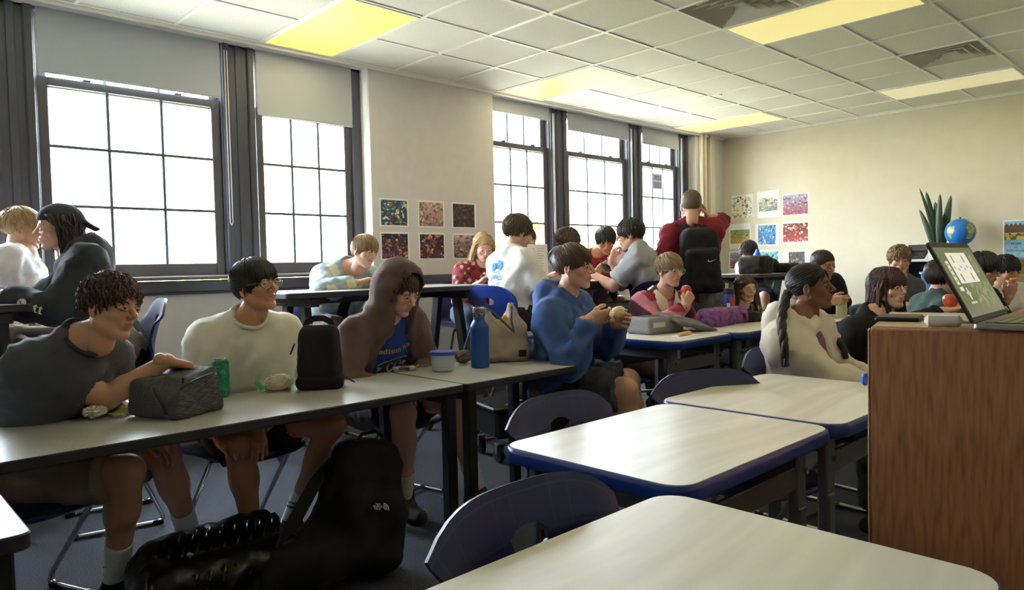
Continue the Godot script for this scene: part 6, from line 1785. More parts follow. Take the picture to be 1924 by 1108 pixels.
func disc(rx: float, ry: float, c: Vector2, n := 20) -> PackedVector2Array:
	var p := PackedVector2Array()
	for k in n: p.append(c + Vector2(cos(TAU * k / n) * rx, sin(TAU * k / n) * ry))
	return p

func braid(a: Array, r: float) -> Array:         # a plait along a path, as lock lobes
	var m := MB.new()
	var total := []
	for i in a.size() - 1:
		for k in 3: total.append(a[i].lerp(a[i + 1], k / 3.0))
	var n := total.size()
	for s in 3:
		var pts := []; var rad := []
		for i in n:
			var d: Vector3 = (total[mini(i + 1, n - 1)] - total[maxi(i - 1, 0)]).normalized()
			var u := d.cross(Vector3(0.4, 0.1, 0.9)).normalized(); var v := d.cross(u)
			var t := i * 1.15 + s * TAU / 3
			pts.append(total[i] + (u * cos(t) + v * sin(t) * 0.6) * r * 0.55)
			rad.append(r * 0.72 * (1.0 - 0.45 * pow(float(i) / n, 3.0)))
		m.tube(pts, rad, 6)
	var me := m.mesh(70)
	var q := me.surface_get_arrays(0)
	var I := PackedInt32Array()
	for i in q[Mesh.ARRAY_VERTEX].size(): I.append(i)
	return [q[Mesh.ARRAY_VERTEX], q[Mesh.ARRAY_NORMAL], I]

func hood_down(g: Dictionary, f := 0.0) -> Array:
	var b: Vector3 = -g.fwd; var N: Vector3 = g.N; var s: float = g.s
	var a := []
	for sd in [-1, 1]:
		var p := [N + g.fwd * 0.085 * s - g.t * 0.03, N + g.left * sd * 0.082 * s + g.t * 0.03, N + g.left * sd * 0.06 * s + b * 0.075 * s + g.t * 0.04, N + b * 0.1 * s + g.t * 0.01]
		for k in 3: a.append(cap(p[k], p[k + 1], 0.02 + 0.009 * k, 0.028 + 0.009 * k, 0.025))
	a.append(elp(N + b * 0.1 * s - g.t * 0.04, Vector3(0.125, 0.11, 0.055) * s, 0.05, 0, Basis(g.left, g.t, g.fwd)))
	return a

func people() -> void:
	M("eye", Color.WHITE, 0.12).vertex_color_use_as_albedo = true
	var sp := M("spectacle", Color(0.9, 0.95, 1.0, 0.08), 0.02); sp.transparency = BaseMaterial3D.TRANSPARENCY_ALPHA
	# templates: heads and hands
	var hj := {
		boy = job(head_prims(1.0, 1.0, 1.0, 1.0), 0.003), man = job(head_prims(1.12, 1.06, 1.12, 0.95), 0.0036),
		girl = job(head_prims(0.88, 0.92, 0.72, 1.12), 0.003), kid = job(head_prims(0.95, 0.98, 0.85, 1.0), 0.0036)}
	var pj := {
		relaxed = job(hand_prims([0.28, 0.4, 0.3], 0.35), 0.003), grip = job(hand_prims([0.75, 0.95, 0.6], 0.75, 0.0), 0.003),
		cup = job(hand_prims([0.5, 0.6, 0.35], 0.15, 0.05), 0.003), flat = job(hand_prims([0.12, 0.18, 0.12], 0.1, 0.07), 0.003)}
	run_jobs()
	for k in hj: heads[k] = [hj[k].r, head_cols(hj[k].r[0], Color(0.86, 0.56, 0.55) if k == "girl" else Color(0.86, 0.62, 0.59), k == "girl")]
	for k in pj: hands[k] = [pj[k].r, mirrored(pj[k].r)]
	var pale := skin("pale", rgb(222, 176, 154)); var fair := skin("fair", rgb(214, 165, 140)); var warm := skin("warm", rgb(205, 154, 122)); var brown := skin("brown", rgb(134, 88, 66)); var tan := skin("tan", rgb(190, 142, 112))
	var black := hair_mat("black", rgb(26, 22, 22)); var dark := hair_mat("dark", rgb(46, 34, 30)); var brn := hair_mat("brown", rgb(82, 60, 46)); var light := hair_mat("light", rgb(150, 118, 86)); var blond := hair_mat("blond", rgb(186, 156, 112)); var red := hair_mat("auburn", rgb(70, 40, 34))
	var g: Dictionary


	# --- the grey T-shirt boy at the near left
	g = person({label = "boy in a grey T-shirt with curly dark hair, elbow on the long grey table", s = 0.98, hip = Vector3(0.515, 0.55, -3.15), neck = Vector3(0.64, 1.0, -2.92), head = Vector3(0.74, 1.13, -2.845), yaw = 28.0, hy = 32.0, hp = 4.0, hr = -10.0, sw = 0.165,
		wr = Vector3(0.90, 0.93, -2.78), er = Vector3(0.6, 0.4, -3.1), wl = Vector3(0.9, 0.62, -2.98), dr = Vector3(0.9, -0.35, -0.1), nr = Vector3(-0.3, -0.9, 0.2), pr = "cup",
		kr = Vector3(0.75, 0.55, -2.78), ar = Vector3(0.745, 0.1, -2.98), kl = Vector3(0.93, 0.55, -2.95), al = Vector3(1.1, 0.1, -3.2), skin = warm, cell = 0.0105, brow = 0.0036, look_x = 12.0,
		hair = {m = hair_mat("boy", rgb(78, 50, 44)), n = 420, len = 0.075, fringe = 0.062, curl = 0.75, mess = 0.4, lift = 0.03, vol = 1.06, fall = 0.1, th = 0.0062, comb = Vector3(0, 0.1, 0.35), line = 0.026}})
	wear(g, "t_shirt", tee(g, 0.014, 0.72), cloth("slate", rgb(72, 74, 84)), 0.006)
	collar(g, cloth("slate_collar", rgb(52, 53, 60)))
	wear(g, "shorts", trousers(g, 0.02, 0.86, 0.03), cloth("khaki", rgb(150, 134, 110)), 0.005)
	for k in 2:
		wear(g, "sock", sock(g, k, 0.36), cloth("sock", rgb(214, 214, 212)), 0.002, 0.006, 40.0, null, true)
		wear(g, "shoe", shoe(g, k), cloth("shoe", rgb(30, 30, 32)), 0.0, 0.008)
	var b1 := g
	# --- the white sweatshirt boy
	g = person({label = "boy in glasses and a white sweatshirt, looking up, behind the black lunch bag", s = 0.98, hip = Vector3(1.37, 0.55, -3.27), neck = Vector3(1.35, 1.015, -3.12), head = Vector3(1.385, 1.185, -3.08), yaw = -4.0, hy = 18.0, hp = -7.0, hr = 3.0, sw = 0.168,
		wr = Vector3(1.13, 0.60, -2.93), er = Vector3(1.0, 0.5, -3.3), wl = Vector3(1.27, 0.60, -2.87), dr = Vector3(0.15, -0.4, 0.7), dl = Vector3(-0.2, -0.45, 0.6), pr = "flat", pl = "flat", nr = Vector3(0.3, -0.8, -0.3), nl = Vector3(-0.2, -0.8, -0.4),
		kr = Vector3(1.19, 0.54, -2.86), ar = Vector3(1.29, 0.1, -3.0), kl = Vector3(1.62, 0.56, -2.87), al = Vector3(1.52, 0.1, -3.1), skin = skin("b2", rgb(208, 150, 116)), cell = 0.0115, hw = 1.06, brow = 0.003, look_y = -6.0, glasses = M("gold", rgb(200, 176, 110), 0.25, 0.9),
		hair = {m = black, n = 420, len = 0.085, fringe = 0.066, mess = 0.1, lift = 0.006, vol = 1.1, fall = 0.3, th = 0.0075, comb = Vector3(0, 0, 0.12), line = 0.03, crown = Vector3(0, 0.13, -0.02)}})
	wear(g, "sweatshirt", tee(g, 0.022, 1.93, 0.16, 0.01, true), cloth("sweat", rgb(226, 224, 212)), 0.007, 0.0, 8.0)
	collar(g, cloth("sweat_collar", rgb(216, 214, 202)), 0.0, 0.01)
	wear(g, "shorts", trousers(g, 0.016, 0.5, 0.02), cloth("dim", rgb(60, 56, 58)), 0.004)
	for k in 2:
		wear(g, "sock", sock(g, k, 0.3), painted("stripe_sock"), 0.001, 0.006, 40.0, func(p: Vector3, _n: Vector3) -> Color:
			var h := p.y
			return Color(0.03, 0.03, 0.035) if (h > 0.168 and h < 0.178) or (h > 0.188 and h < 0.198) else Color(0.66, 0.66, 0.65))
		wear(g, "shoe", shoe(g, k), mats.cloth_shoe, 0.0, 0.008)
	# --- the brown hoodie boy
	g = person({label = "boy with a brown hood pulled up, looking down, blue printed shirt", s = 1.0, hip = Vector3(2.1, 0.55, -3.3), neck = Vector3(2.04, 1.0, -3.06), head = Vector3(2.085, 1.135, -2.985), yaw = 6.0, hy = 10.0, hp = 24.0, hr = 0.0, sw = 0.165,
		wr = Vector3(1.98, 0.66, -2.93), er = Vector3(1.72, 0.7, -3.0), wl = Vector3(2.14, 0.66, -2.93), el = Vector3(2.4, 0.6, -3.1), pr = "cup", pl = "cup",
		kr = Vector3(2.0, 0.55, -2.86), ar = Vector3(2.05, 0.1, -2.95), kl = Vector3(2.3, 0.55, -2.88), al = Vector3(2.4, 0.1, -2.8), skin = pale, cell = 0.0115, face = "man", brow = 0.0028, look_y = 12.0,
		hair = {m = brn, n = 260, len = 0.05, fringe = 0.06, mess = 0.25, lift = 0.004, line = 0.03, comb = Vector3(0.2, 0, 0.3), fall = 0.3}})
	var w3 := wear(g, "t_shirt", tee(g, 0.006, 0.4, 0.2, 0.004), cloth("royal", rgb(28, 62, 140)), 0.003, 0.0, 8.0, null, true)
	var b3 := g
	var jk := tee(g, 0.026, 1.95, 0.2, 0.012, true, 0.066, [elp(g.N - g.t * 0.28 + g.fwd * 0.165, Vector3(0.13, 0.37, 0.125), 0.02, 1, Basis(g.left, g.t, g.fwd))])
	var hx: Transform3D = g.hx
	var hb: Basis = hx.basis.orthonormalized()
	jk.append(elp(hx * Vector3(0, 0.028, -0.024), Vector3(0.112, 0.132, 0.135), 0.02, 0, hb))
	jk.append(cap(hx * Vector3(0, -0.05, -0.05), g.N - g.t * 0.02, 0.1, 0.1, 0.06))
	for s in [-1, 1]: jk.append(cap(hx * Vector3(s * 0.07, -0.08, 0.03), g.N - g.t * 0.06 + g.fwd * 0.07 + g.left * s * 0.085, 0.035, 0.03, 0.03))
	jk.append(elp(hx * Vector3(0, 0.016, 0.012), Vector3(0.092, 0.118, 0.125), 0.006, 1, hb))
	jk.append(cap(hx * Vector3(0, -0.06, 0.08), hx * Vector3(0, -0.17, 0.06), 0.075, 0.06, 0.01, 1))
	jk.append(cap(hx * Vector3(0, 0.02, 0.12), hx * Vector3(0, 0.0, 0.3), 0.09, 0.12, 0.01, 1))
	wear(g, "hooded_jacket", jk, cloth("cocoa", rgb(98, 78, 72)), 0.006, 0.009, 9.0)
	wear(g, "trousers", trousers(g, 0.016, 0.7, 0.02), cloth("dim2", rgb(44, 44, 50)), 0.004)
	for k in 2:
		wear(g, "sock", sock(g, k, 0.3), mats.cloth_sock, 0.002, 0.007, 40.0)
		wear(g, "shoe", shoe(g, k), cloth("trainer", rgb(70, 70, 72)), 0.0, 0.008)
	# --- far left: the fair boy and the one in the cap
	g = person({label = "fair-haired student in a white T-shirt at the left edge, partly hidden", hip = Vector3(0.62, 0.86, -4.86), neck = Vector3(0.83, 1.36, -4.9), head = Vector3(0.84, 1.52, -4.92), yaw = 55.0, hy = 92.0, hp = 6.0, wr = Vector3(0.6, 1.15, -4.5), wl = Vector3(0.9, 1.0, -4.85), skin = fair, cell = 0.016,
		hair = {m = blond, n = 300, len = 0.07, fringe = 0.07, mess = 0.35, lift = 0.014, vol = 1.05, fall = 0.2}})
	wear(g, "t_shirt", tee(g, 0.014, 0.7), cloth("white", rgb(222, 222, 226)), 0.006)
	wear(g, "trousers", trousers(g, 0.02, 1.9, 0.02), cloth("sand", rgb(150, 138, 122)), 0.006)
	g = person({label = "long-haired boy in a backward black cap and dark hoodie leaning on the left high table", hip = Vector3(1.06, 0.86, -4.1), neck = Vector3(0.95, 1.33, -4.24), head = Vector3(0.885, 1.495, -4.3), yaw = -90.0, hy = -94.0, hp = 2.0, sw = 0.162,
		wr = Vector3(0.58, 1.165, -4.36), er = Vector3(0.8, 1.0, -4.6), wl = Vector3(0.62, 1.165, -4.2), el = Vector3(0.9, 1.0, -3.95), pl = "relaxed", kl = Vector3(0.72, 0.86, -4.15), kr = Vector3(0.7, 0.86, -4.35), skin = pale, cell = 0.0125, face = "boy", brow = 0.0036,
		hair = {m = dark, n = 420, len = 0.15, fringe = 0.07, mess = 0.2, curl = 0.3, lift = 0.004, low = -0.07, fall = 0.7, line = 0.02, over_ears = true, part = true, th = 0.008}})
	var hd2 := tee(g, 0.024, 1.96, 0.2, 0.012, true)
	hd2.append_array(hood_down(g))
	var wcap := wear(g, "hooded_sweatshirt", hd2, cloth("char", rgb(50, 52, 60)), 0.007, 0.011, 9.0, null, true)
	var capguy := g
	hx = g.hx; hb = hx.basis.orthonormalized()
	wear(g, "cap", [elp(hx * Vector3(0, 0.045, -0.015), Vector3(0.089, 0.084, 0.108), 0.01, 0, hb), cutp(hb * Vector3(0, -1, 0.12), hx * Vector3(0, 0.03, -0.015), 0.3),
		cap(hx * Vector3(-0.04, 0.027, -0.11), hx * Vector3(-0.03, -0.015, -0.175), 0.012, 0.007, 0.02), cap(hx * Vector3(0.04, 0.027, -0.11), hx * Vector3(0.03, -0.015, -0.175), 0.012, 0.007, 0.02), cap(hx * Vector3(0, 0.035, -0.11), hx * Vector3(0, -0.008, -0.185), 0.012, 0.007, 0.03)], cloth("cap", rgb(44, 44, 52)), 0.0, 0.006)
	wear(g, "trousers", trousers(g, 0.022, 1.9, 0.03), mats.cloth_sand, 0.008)
	# --- the flannel boy at the high table
	g = person({label = "boy in a pale blue checked flannel slumped over the high grey table", s = 0.95, hip = Vector3(2.64, 0.86, -4.66), neck = Vector3(2.6, 1.245, -4.36), head = Vector3(2.665, 1.365, -4.22), yaw = -8.0, hy = 8.0, hp = 8.0, hr = -14.0,
		wr = Vector3(2.54, 1.165, -4.13), er = Vector3(2.2, 1.1, -4.35), wl = Vector3(2.8, 1.165, -4.16), el = Vector3(3.0, 1.1, -4.4), nr = Vector3.DOWN, nl = Vector3.DOWN, skin = pale, cell = 0.0135, face = "kid", brow = 0.0026, look_x = 25.0,
		hair = {m = light, n = 380, len = 0.085, fringe = 0.07, mess = 0.12, lift = 0.006, vol = 1.06, fall = 0.35, comb = Vector3(0.1, 0, 0.15)}})
	var gb := g
	var fl := tee(g, 0.026, 1.9, 0.2, 0.015, true, 0.066, [elp(g.N - g.t * 0.2 + g.fwd * 0.15, Vector3(0.05, 0.3, 0.09), 0.02, 1, Basis(g.left, g.t, g.fwd))])
	wear(g, "flannel_shirt", fl, painted("flannel"), 0.006, 0.01, 10.0, func(p: Vector3, _n: Vector3) -> Color:
		var q: Vector3 = p - gb.N
		var u: float = fposmod(q.dot(gb.left) * 7.0 + q.y * 2.0, 1.0); var v: float = fposmod(q.y * 7.0 - q.dot(gb.left) * 2.0 + q.z * 3.0, 1.0)
		var c := lin(150, 172, 186)
		if u < 0.42 and v < 0.42: c = lin(226, 224, 200)
		elif u < 0.42 or v < 0.42: c = lin(170, 186, 190)
		return c)
	wear(g, "t_shirt", tee(g, 0.008, 0.4, 0.2), cloth("ink", rgb(30, 30, 36)), 0.003)
	wear(g, "trousers", trousers(g, 0.02, 1.9, 0.02), cloth("mauve", rgb(122, 104, 102)), 0.006)
	# --- the group round the far high table
	g = person({label = "girl with long fair hair in a red patterned blouse, looking down", s = 0.94, hip = Vector3(3.86, 0.86, -4.5), neck = Vector3(3.84, 1.255, -4.36), head = Vector3(3.805, 1.405, -4.29), yaw = -24.0, hy = -28.0, hp = 24.0, sw = 0.15, wr = Vector3(3.68, 1.12, -4.22), er = Vector3(3.6, 1.0, -4.45), wl = Vector3(3.78, 1.12, -4.16), skin = pale, cell = 0.014, face = "girl", brow = 0.0026, look_y = 14.0, hw = 0.96,
		hair = {m = blond, n = 460, len = 0.34, fringe = 0.3, mess = 0.06, lift = 0.002, low = -0.03, fall = 0.75, line = 0.03, over_ears = true, part = true, th = 0.009, crown = Vector3(0, 0.12, 0.03)}})
	wear(g, "blouse", tee(g, 0.014, 0.75, 0.2), painted("blouse"), 0.005, 0.009, 10.0, func(p: Vector3, _n: Vector3) -> Color:
		var k := sin(p.x * 71.0) * sin(p.y * 63.0 + p.x * 20.0) * sin(p.z * 77.0)
		return lin(190, 170, 160) if k > 0.42 else (lin(60, 30, 34) if k < -0.5 else lin(132, 34, 44)))
	wear(g, "jeans", trousers(g, 0.014, 1.9, 0.01), cloth("denim", rgb(96, 112, 132)), 0.005)
	g = person({label = "boy in a printed white T-shirt seen from behind on the bright blue chair", hip = Vector3(3.5, 0.87, -3.66), neck = Vector3(3.54, 1.335, -3.705), head = Vector3(3.59, 1.49, -3.665), yaw = 82.0, hy = 72.0, hp = 12.0, wr = Vector3(3.79, 0.98, -3.5), er = Vector3(3.6, 1.0, -3.4), wl = Vector3(3.98, 1.16, -3.78), skin = fair, cell = 0.0125, face = "boy",
		nr = Vector3(0, -1, 0.2), kr = Vector3(3.9, 0.88, -3.5), kl = Vector3(3.92, 0.88, -3.7), ar = Vector3(3.82, 0.42, -3.45),
		hair = {m = hair_mat("ash", rgb(92, 74, 58)), n = 420, len = 0.09, fringe = 0.075, curl = 0.35, mess = 0.25, lift = 0.014, vol = 1.08, fall = 0.3, low = -0.06}})
	var ww := wear(g, "t_shirt", tee(g, 0.018, 0.85, 0.26), cloth("white2", rgb(226, 226, 222)), 0.007, 0.011, 9.0, null, true)
	var wg := g
	collar(g, mats.cloth_white2, 0.0, 0.007)
	wear(g, "trousers", trousers(g, 0.02, 0.9, 0.02), cloth("blackwear", rgb(24, 24, 28)), 0.005)
	for k in 2: wear(g, "shoe", shoe(g, k), cloth("whiteshoe", rgb(214, 208, 198)), 0.0, 0.009)
	g = person({label = "student in a lavender T-shirt reading a printed sheet at the far high table", hip = Vector3(4.38, 0.86, -4.5), neck = Vector3(4.36, 1.3, -4.38), head = Vector3(4.3, 1.455, -4.3), yaw = -12.0, hy = -14.0, hp = 18.0, wr = Vector3(4.12, 1.17, -4.12), er = Vector3(4.0, 1.0, -4.4), wl = Vector3(4.27, 1.18, -4.1), el = Vector3(4.7, 1.1, -4.2), dl = Vector3(-0.9, 0.2, 0.1), nl = Vector3(0.2, 0, 1), pl = "grip", skin = fair, cell = 0.014, face = "man", look_y = 10.0,
		hair = {m = brn, n = 300, len = 0.035, fringe = 0.04, mess = 0.2, lift = 0.006, fall = 0.1, vol = 0.99}})
	wear(g, "t_shirt", tee(g, 0.014, 0.7), cloth("lavender", rgb(150, 140, 156)), 0.005)
	g = person({label = "curly-haired student in a dark T-shirt, mostly hidden, by the middle far window", hip = Vector3(4.78, 0.86, -4.42), neck = Vector3(4.61, 1.3, -4.2), head = Vector3(4.64, 1.435, -4.13), yaw = 50.0, hy = 68.0, hp = 16.0, wr = Vector3(4.85, 1.16, -4.0), wl = Vector3(4.9, 1.16, -4.1), skin = tan, cell = 0.016, face = "kid",
		hair = {m = hair_mat("curly", rgb(96, 76, 60)), n = 420, len = 0.07, fringe = 0.06, curl = 0.9, mess = 0.5, lift = 0.03, vol = 1.08, fall = 0.05}})
	wear(g, "t_shirt", tee(g, 0.014, 0.7), cloth("night", rgb(44, 48, 58)), 0.005)
	g = person({label = "black-haired boy in a red T-shirt looking down at his phone", hip = Vector3(5.18, 0.86, -4.42), neck = Vector3(5.15, 1.325, -4.24), head = Vector3(5.15, 1.46, -4.13), yaw = -45.0, hy = -46.0, hp = 22.0, sw = 0.168, wr = Vector3(4.88, 1.2, -4.0), wl = Vector3(5.0, 1.22, -3.92), dr = Vector3(0.4, 0.4, 0.5), dl = Vector3(-0.6, 0.5, 0.4), nr = Vector3(0, 0.4, 0.8), nl = Vector3(-0.4, 0.4, -0.6), pr = "cup", pl = "grip", skin = warm, cell = 0.014, face = "boy", hw = 1.06, look_y = 12.0,
		kr = Vector3(5.0, 0.92, -4.02), kl = Vector3(5.26, 0.9, -4.05), hair = {m = black, n = 400, len = 0.075, fringe = 0.065, mess = 0.2, lift = 0.014, vol = 1.1, fall = 0.2}})
	wear(g, "t_shirt", tee(g, 0.016, 0.75), cloth("crimson", rgb(166, 48, 66)), 0.006)
	wear(g, "shorts", trousers(g, 0.02, 0.85, 0.02), cloth("silver", rgb(140, 146, 156)), 0.005)
	g = person({label = "student in glasses and a grey T-shirt leaning on the far table, back turned", hip = Vector3(4.68, 0.86, -3.2), neck = Vector3(4.6, 1.345, -3.36), head = Vector3(4.575, 1.475, -3.43), yaw = -156.0, hy = -150.0, hp = 10.0, sw = 0.165, wl = Vector3(4.4, 1.17, -3.66), el = Vector3(4.35, 1.05, -3.4), wr = Vector3(4.52, 1.285, -3.57), er = Vector3(4.8, 1.1, -3.5), dr = Vector3(0.1, 0.8, 0.3), nr = Vector3(0.2, 0, 1), nl = Vector3.DOWN, pl = "relaxed", pr = "grip", skin = fair, cell = 0.0125, face = "boy", glasses = M("horn", rgb(24, 22, 24), 0.3),
		hair = {m = dark, n = 420, len = 0.075, fringe = 0.06, mess = 0.25, curl = 0.25, lift = 0.012, vol = 1.08, fall = 0.2}})
	wear(g, "t_shirt", tee(g, 0.02, 0.8, 0.24), cloth("heather", rgb(170, 172, 178)), 0.007)
	wear(g, "trousers", trousers(g, 0.02, 1.9, 0.02), cloth("olive", rgb(70, 68, 62)), 0.005)
	# --- the standing student
	g = person({label = "student in a crimson T-shirt standing with his back turned, black backpack on", s = 1.02, hip = Vector3(5.1, 0.97, -3.16), neck = Vector3(5.09, 1.555, -3.2), head = Vector3(5.095, 1.705, -3.2), yaw = 130.0, hy = 126.0, hp = 6.0, sw = 0.17, wr = Vector3(5.215, 1.62, -3.135), er = Vector3(5.6, 1.4, -3.0), dr = Vector3(-0.5, 0.8, 0), nr = Vector3(-0.6, 0, -0.4), wl = Vector3(4.98, 1.05, -3.38), el = Vector3(4.8, 1.2, -3.3), skin = fair, cell = 0.013, face = "man",
		kr = Vector3(5.18, 0.54, -3.1), kl = Vector3(5.02, 0.54, -3.24), ar = Vector3(5.18, 0.09, -3.06), al = Vector3(5.01, 0.09, -3.22),
		hair = {m = hair_mat("cropped", rgb(104, 86, 70)), n = 300, len = 0.02, fringe = 0.02, mess = 0.3, lift = 0.002, vol = 0.985, fall = 0.0, th = 0.005, low = -0.045}})
	wear(g, "t_shirt", tee(g, 0.013, 0.85, 0.16, 0.01), cloth("maroon", rgb(128, 26, 44)), 0.007)
	wear(g, "shorts", trousers(g, 0.03, 0.95, 0.03), cloth("ash_short", rgb(128, 130, 132)), 0.006)
	var standing := g
	# --- the blue hoodie
	g = person({label = "heavy-set boy in a blue hoodie holding a wrapped sandwich with both hands", s = 1.03, w = 1.17, hip = Vector3(2.97, 0.56, -2.74), neck = Vector3(2.945, 1.05, -2.66), head = Vector3(2.965, 1.235, -2.595), yaw = 18.0, hy = 20.0, hp = 0.0, sw = 0.168, hw = 1.06, wr = Vector3(2.845, 0.965, -2.40), er = Vector3(2.72, 0.6, -2.5), wl = Vector3(3.0, 0.94, -2.34), el = Vector3(3.2, 0.6, -2.5),
		dr = Vector3(0.75, 0.12, 0.5), nr = Vector3(0.5, 0.1, -0.5), dl = Vector3(-0.2, 0.1, 0.9), nl = Vector3(-0.9, 0.2, -0.2), pr = "cup", pl = "cup", kr = Vector3(3.05, 0.58, -2.33), ar = Vector3(3.12, 0.1, -2.36), kl = Vector3(3.3, 0.58, -2.5), al = Vector3(3.4, 0.1, -2.5), skin = fair, cell = 0.0115, face = "man", brow = 0.0042,
		hair = {m = brn, n = 420, len = 0.06, fringe = 0.055, mess = 0.12, lift = 0.006, vol = 1.04, fall = 0.15, comb = Vector3(0.25, 0, 0.3)}})
	var hd := tee(g, 0.022, 1.94, 0.2, 0.015, true, 0.066, [elp(g.N - g.t * 0.3 + g.fwd * 0.22, Vector3(0.085, 0.34, 0.13), 0.02, 1, Basis(g.left, g.t, g.fwd))])
	hd.append_array(hood_down(g))
	wear(g, "hoodie", hd, cloth("blue", rgb(62, 92, 150)), 0.009, 0.011, 9.0)
	wear(g, "t_shirt", tee(g, 0.01, 0.4, 0.2, 0.01), cloth("navyshirt", rgb(26, 30, 40)), 0.004)
	wear(g, "shorts", trousers(g, 0.02, 0.9, 0.03), cloth("gunmetal", rgb(62, 66, 72)), 0.007)
	for k in 2:
		wear(g, "sock", sock(g, k, 0.25), cloth("blacksock", rgb(24, 24, 26)), 0.002, 0.008, 40.0)
		wear(g, "shoe", shoe(g, k), mats.cloth_shoe, 0.0, 0.009)
	# --- the rugby shirt
	g = person({label = "student in glasses and a pink and maroon striped rugby shirt, eating", s = 0.96, hip = Vector3(4.26, 0.55, -3.02), neck = Vector3(4.22, 1.015, -2.89), head = Vector3(4.215, 1.195, -2.82), yaw = -22.0, hy = -14.0, hp = 4.0, wr = Vector3(4.1, 0.965, -2.63), er = Vector3(3.9, 0.7, -2.7), wl = Vector3(4.45, 0.86, -2.62), dr = Vector3(0.45, 0.75, 0.2), nr = Vector3(0.3, -0.2, -0.9), pr = "grip", skin = pale, cell = 0.0125, face = "boy", glasses = M("clear_frame", rgb(196, 196, 196), 0.2), brow = 0.0028,
		hair = {m = light, n = 400, len = 0.075, fringe = 0.07, mess = 0.2, lift = 0.02, vol = 1.05, fall = 0.05, comb = Vector3(0.35, 0.1, 0.2)}})
	var rg := g
	wear(g, "rugby_shirt", tee(g, 0.018, 1.92, 0.2, 0.01, true), painted("rugby"), 0.005, 0.008, 10.0, func(p: Vector3, _n: Vector3) -> Color:
		var q: Vector3 = p - rg.N
		var v: float = q.dot(rg.t)
		var side: float = absf(q.dot(rg.left))
		if side > 0.16: v = -0.02 - (side - 0.16) * 0.8 + v * 0.9
		var b: float = fposmod(v + 0.20, 0.22)
		return lin(74, 24, 40) if b < 0.085 else (lin(206, 128, 148) if b < 0.18 else lin(166, 48, 76)))
	wear(g, "trousers", trousers(g, 0.018, 1.9, 0.02), cloth("maroon_dark", rgb(60, 30, 36)), 0.004)
	var cm := MB.new()
	for s in [-1, 1]:
		var q := [Vector3(s * 0.012, -0.075, 0.125), Vector3(s * 0.03, -0.01, 0.105), Vector3(s * 0.075, 0.035, 0.035), Vector3(s * 0.06, 0.045, -0.05), Vector3(0, 0.045, -0.075)]
		var e := [Vector3(s * 0.055, -0.105, 0.13), Vector3(s * 0.095, -0.05, 0.105), Vector3(s * 0.115, 0.005, 0.03), Vector3(s * 0.085, 0.01, -0.07), Vector3(0, 0.01, -0.1)]
		cm.x = Transform3D(Basis(g.left, g.t, g.fwd), g.N + g.t * 0.005)
		for k in 4:
			if s > 0: cm.quad(q[k], e[k], e[k + 1], q[k + 1])
			else: cm.quad(e[k], q[k], q[k + 1], e[k + 1])
			var dn := Vector3(0, -0.004, 0)
			if s > 0: cm.quad(e[k] + dn, q[k] + dn, q[k + 1] + dn, e[k + 1] + dn)
			else: cm.quad(q[k] + dn, e[k] + dn, e[k + 1] + dn, q[k + 1] + dn)
	g.wear.append({n = "collar", mesh = cm.mesh(70), m = cloth("ivory", rgb(226, 218, 200))})
	# --- the plaid girl and the far right corner
	g = person({label = "brown-haired girl in a dark plaid shirt behind the purple lunch bag", s = 0.9, hip = Vector3(5.3, 0.5, -3.0), neck = Vector3(5.27, 0.88, -2.87), head = Vector3(5.245, 1.03, -2.81), yaw = -30.0, hy = -26.0, hp = 2.0, hr = 4.0, sw = 0.145, wr = Vector3(5.1, 0.7, -2.7), wl = Vector3(5.4, 0.7, -2.7), skin = pale, cell = 0.014, face = "girl", hw = 0.97, brow = 0.003,
		hair = {m = brn, n = 420, len = 0.22, fringe = 0.17, mess = 0.06, lift = 0.002, low = -0.04, fall = 0.7, line = 0.03, over_ears = false, part = true, th = 0.0085, crown = Vector3(0.02, 0.12, 0.03)}})
	var pg := g
	wear(g, "plaid_shirt", tee(g, 0.018, 1.9, 0.2, 0.01, true), painted("plaid"), 0.005, 0.008, 10.0, func(p: Vector3, _n: Vector3) -> Color:
		var q: Vector3 = p - pg.N
		var u: float = fposmod(q.dot(pg.left) * 16.0, 1.0); var v: float = fposmod(q.y * 16.0, 1.0)
		if u < 0.12 or v < 0.12: return lin(170, 150, 96)
		return lin(34, 36, 34) if (u < 0.5) == (v < 0.5) else lin(66, 66, 54))
	wear(g, "trousers", trousers(g, 0.018, 1.9, 0.02), mats.cloth_denim, 0.004)
	g = person({label = "curly dark-haired student in a grey T-shirt bent over the high table with bags", hip = Vector3(7.9, 0.86, -4.1), neck = Vector3(7.74, 1.215, -4.0), head = Vector3(7.63, 1.34, -4.05), yaw = -70.0, hy = -95.0, hp = 28.0, wr = Vector3(7.5, 1.16, -3.8), wl = Vector3(7.75, 1.16, -3.7), el = Vector3(7.9, 1.1, -3.75), skin = fair, cell = 0.017, face = "kid",
		hair = {m = dark, n = 420, len = 0.07, fringe = 0.07, curl = 0.9, mess = 0.5, lift = 0.03, vol = 1.1, fall = 0.05}})
	wear(g, "t_shirt", tee(g, 0.018, 0.75), cloth("grey3", rgb(176, 178, 180)), 0.005)
	wear(g, "shorts", trousers(g, 0.02, 0.85, 0.02), cloth("steelblue", rgb(70, 78, 92)), 0.005)
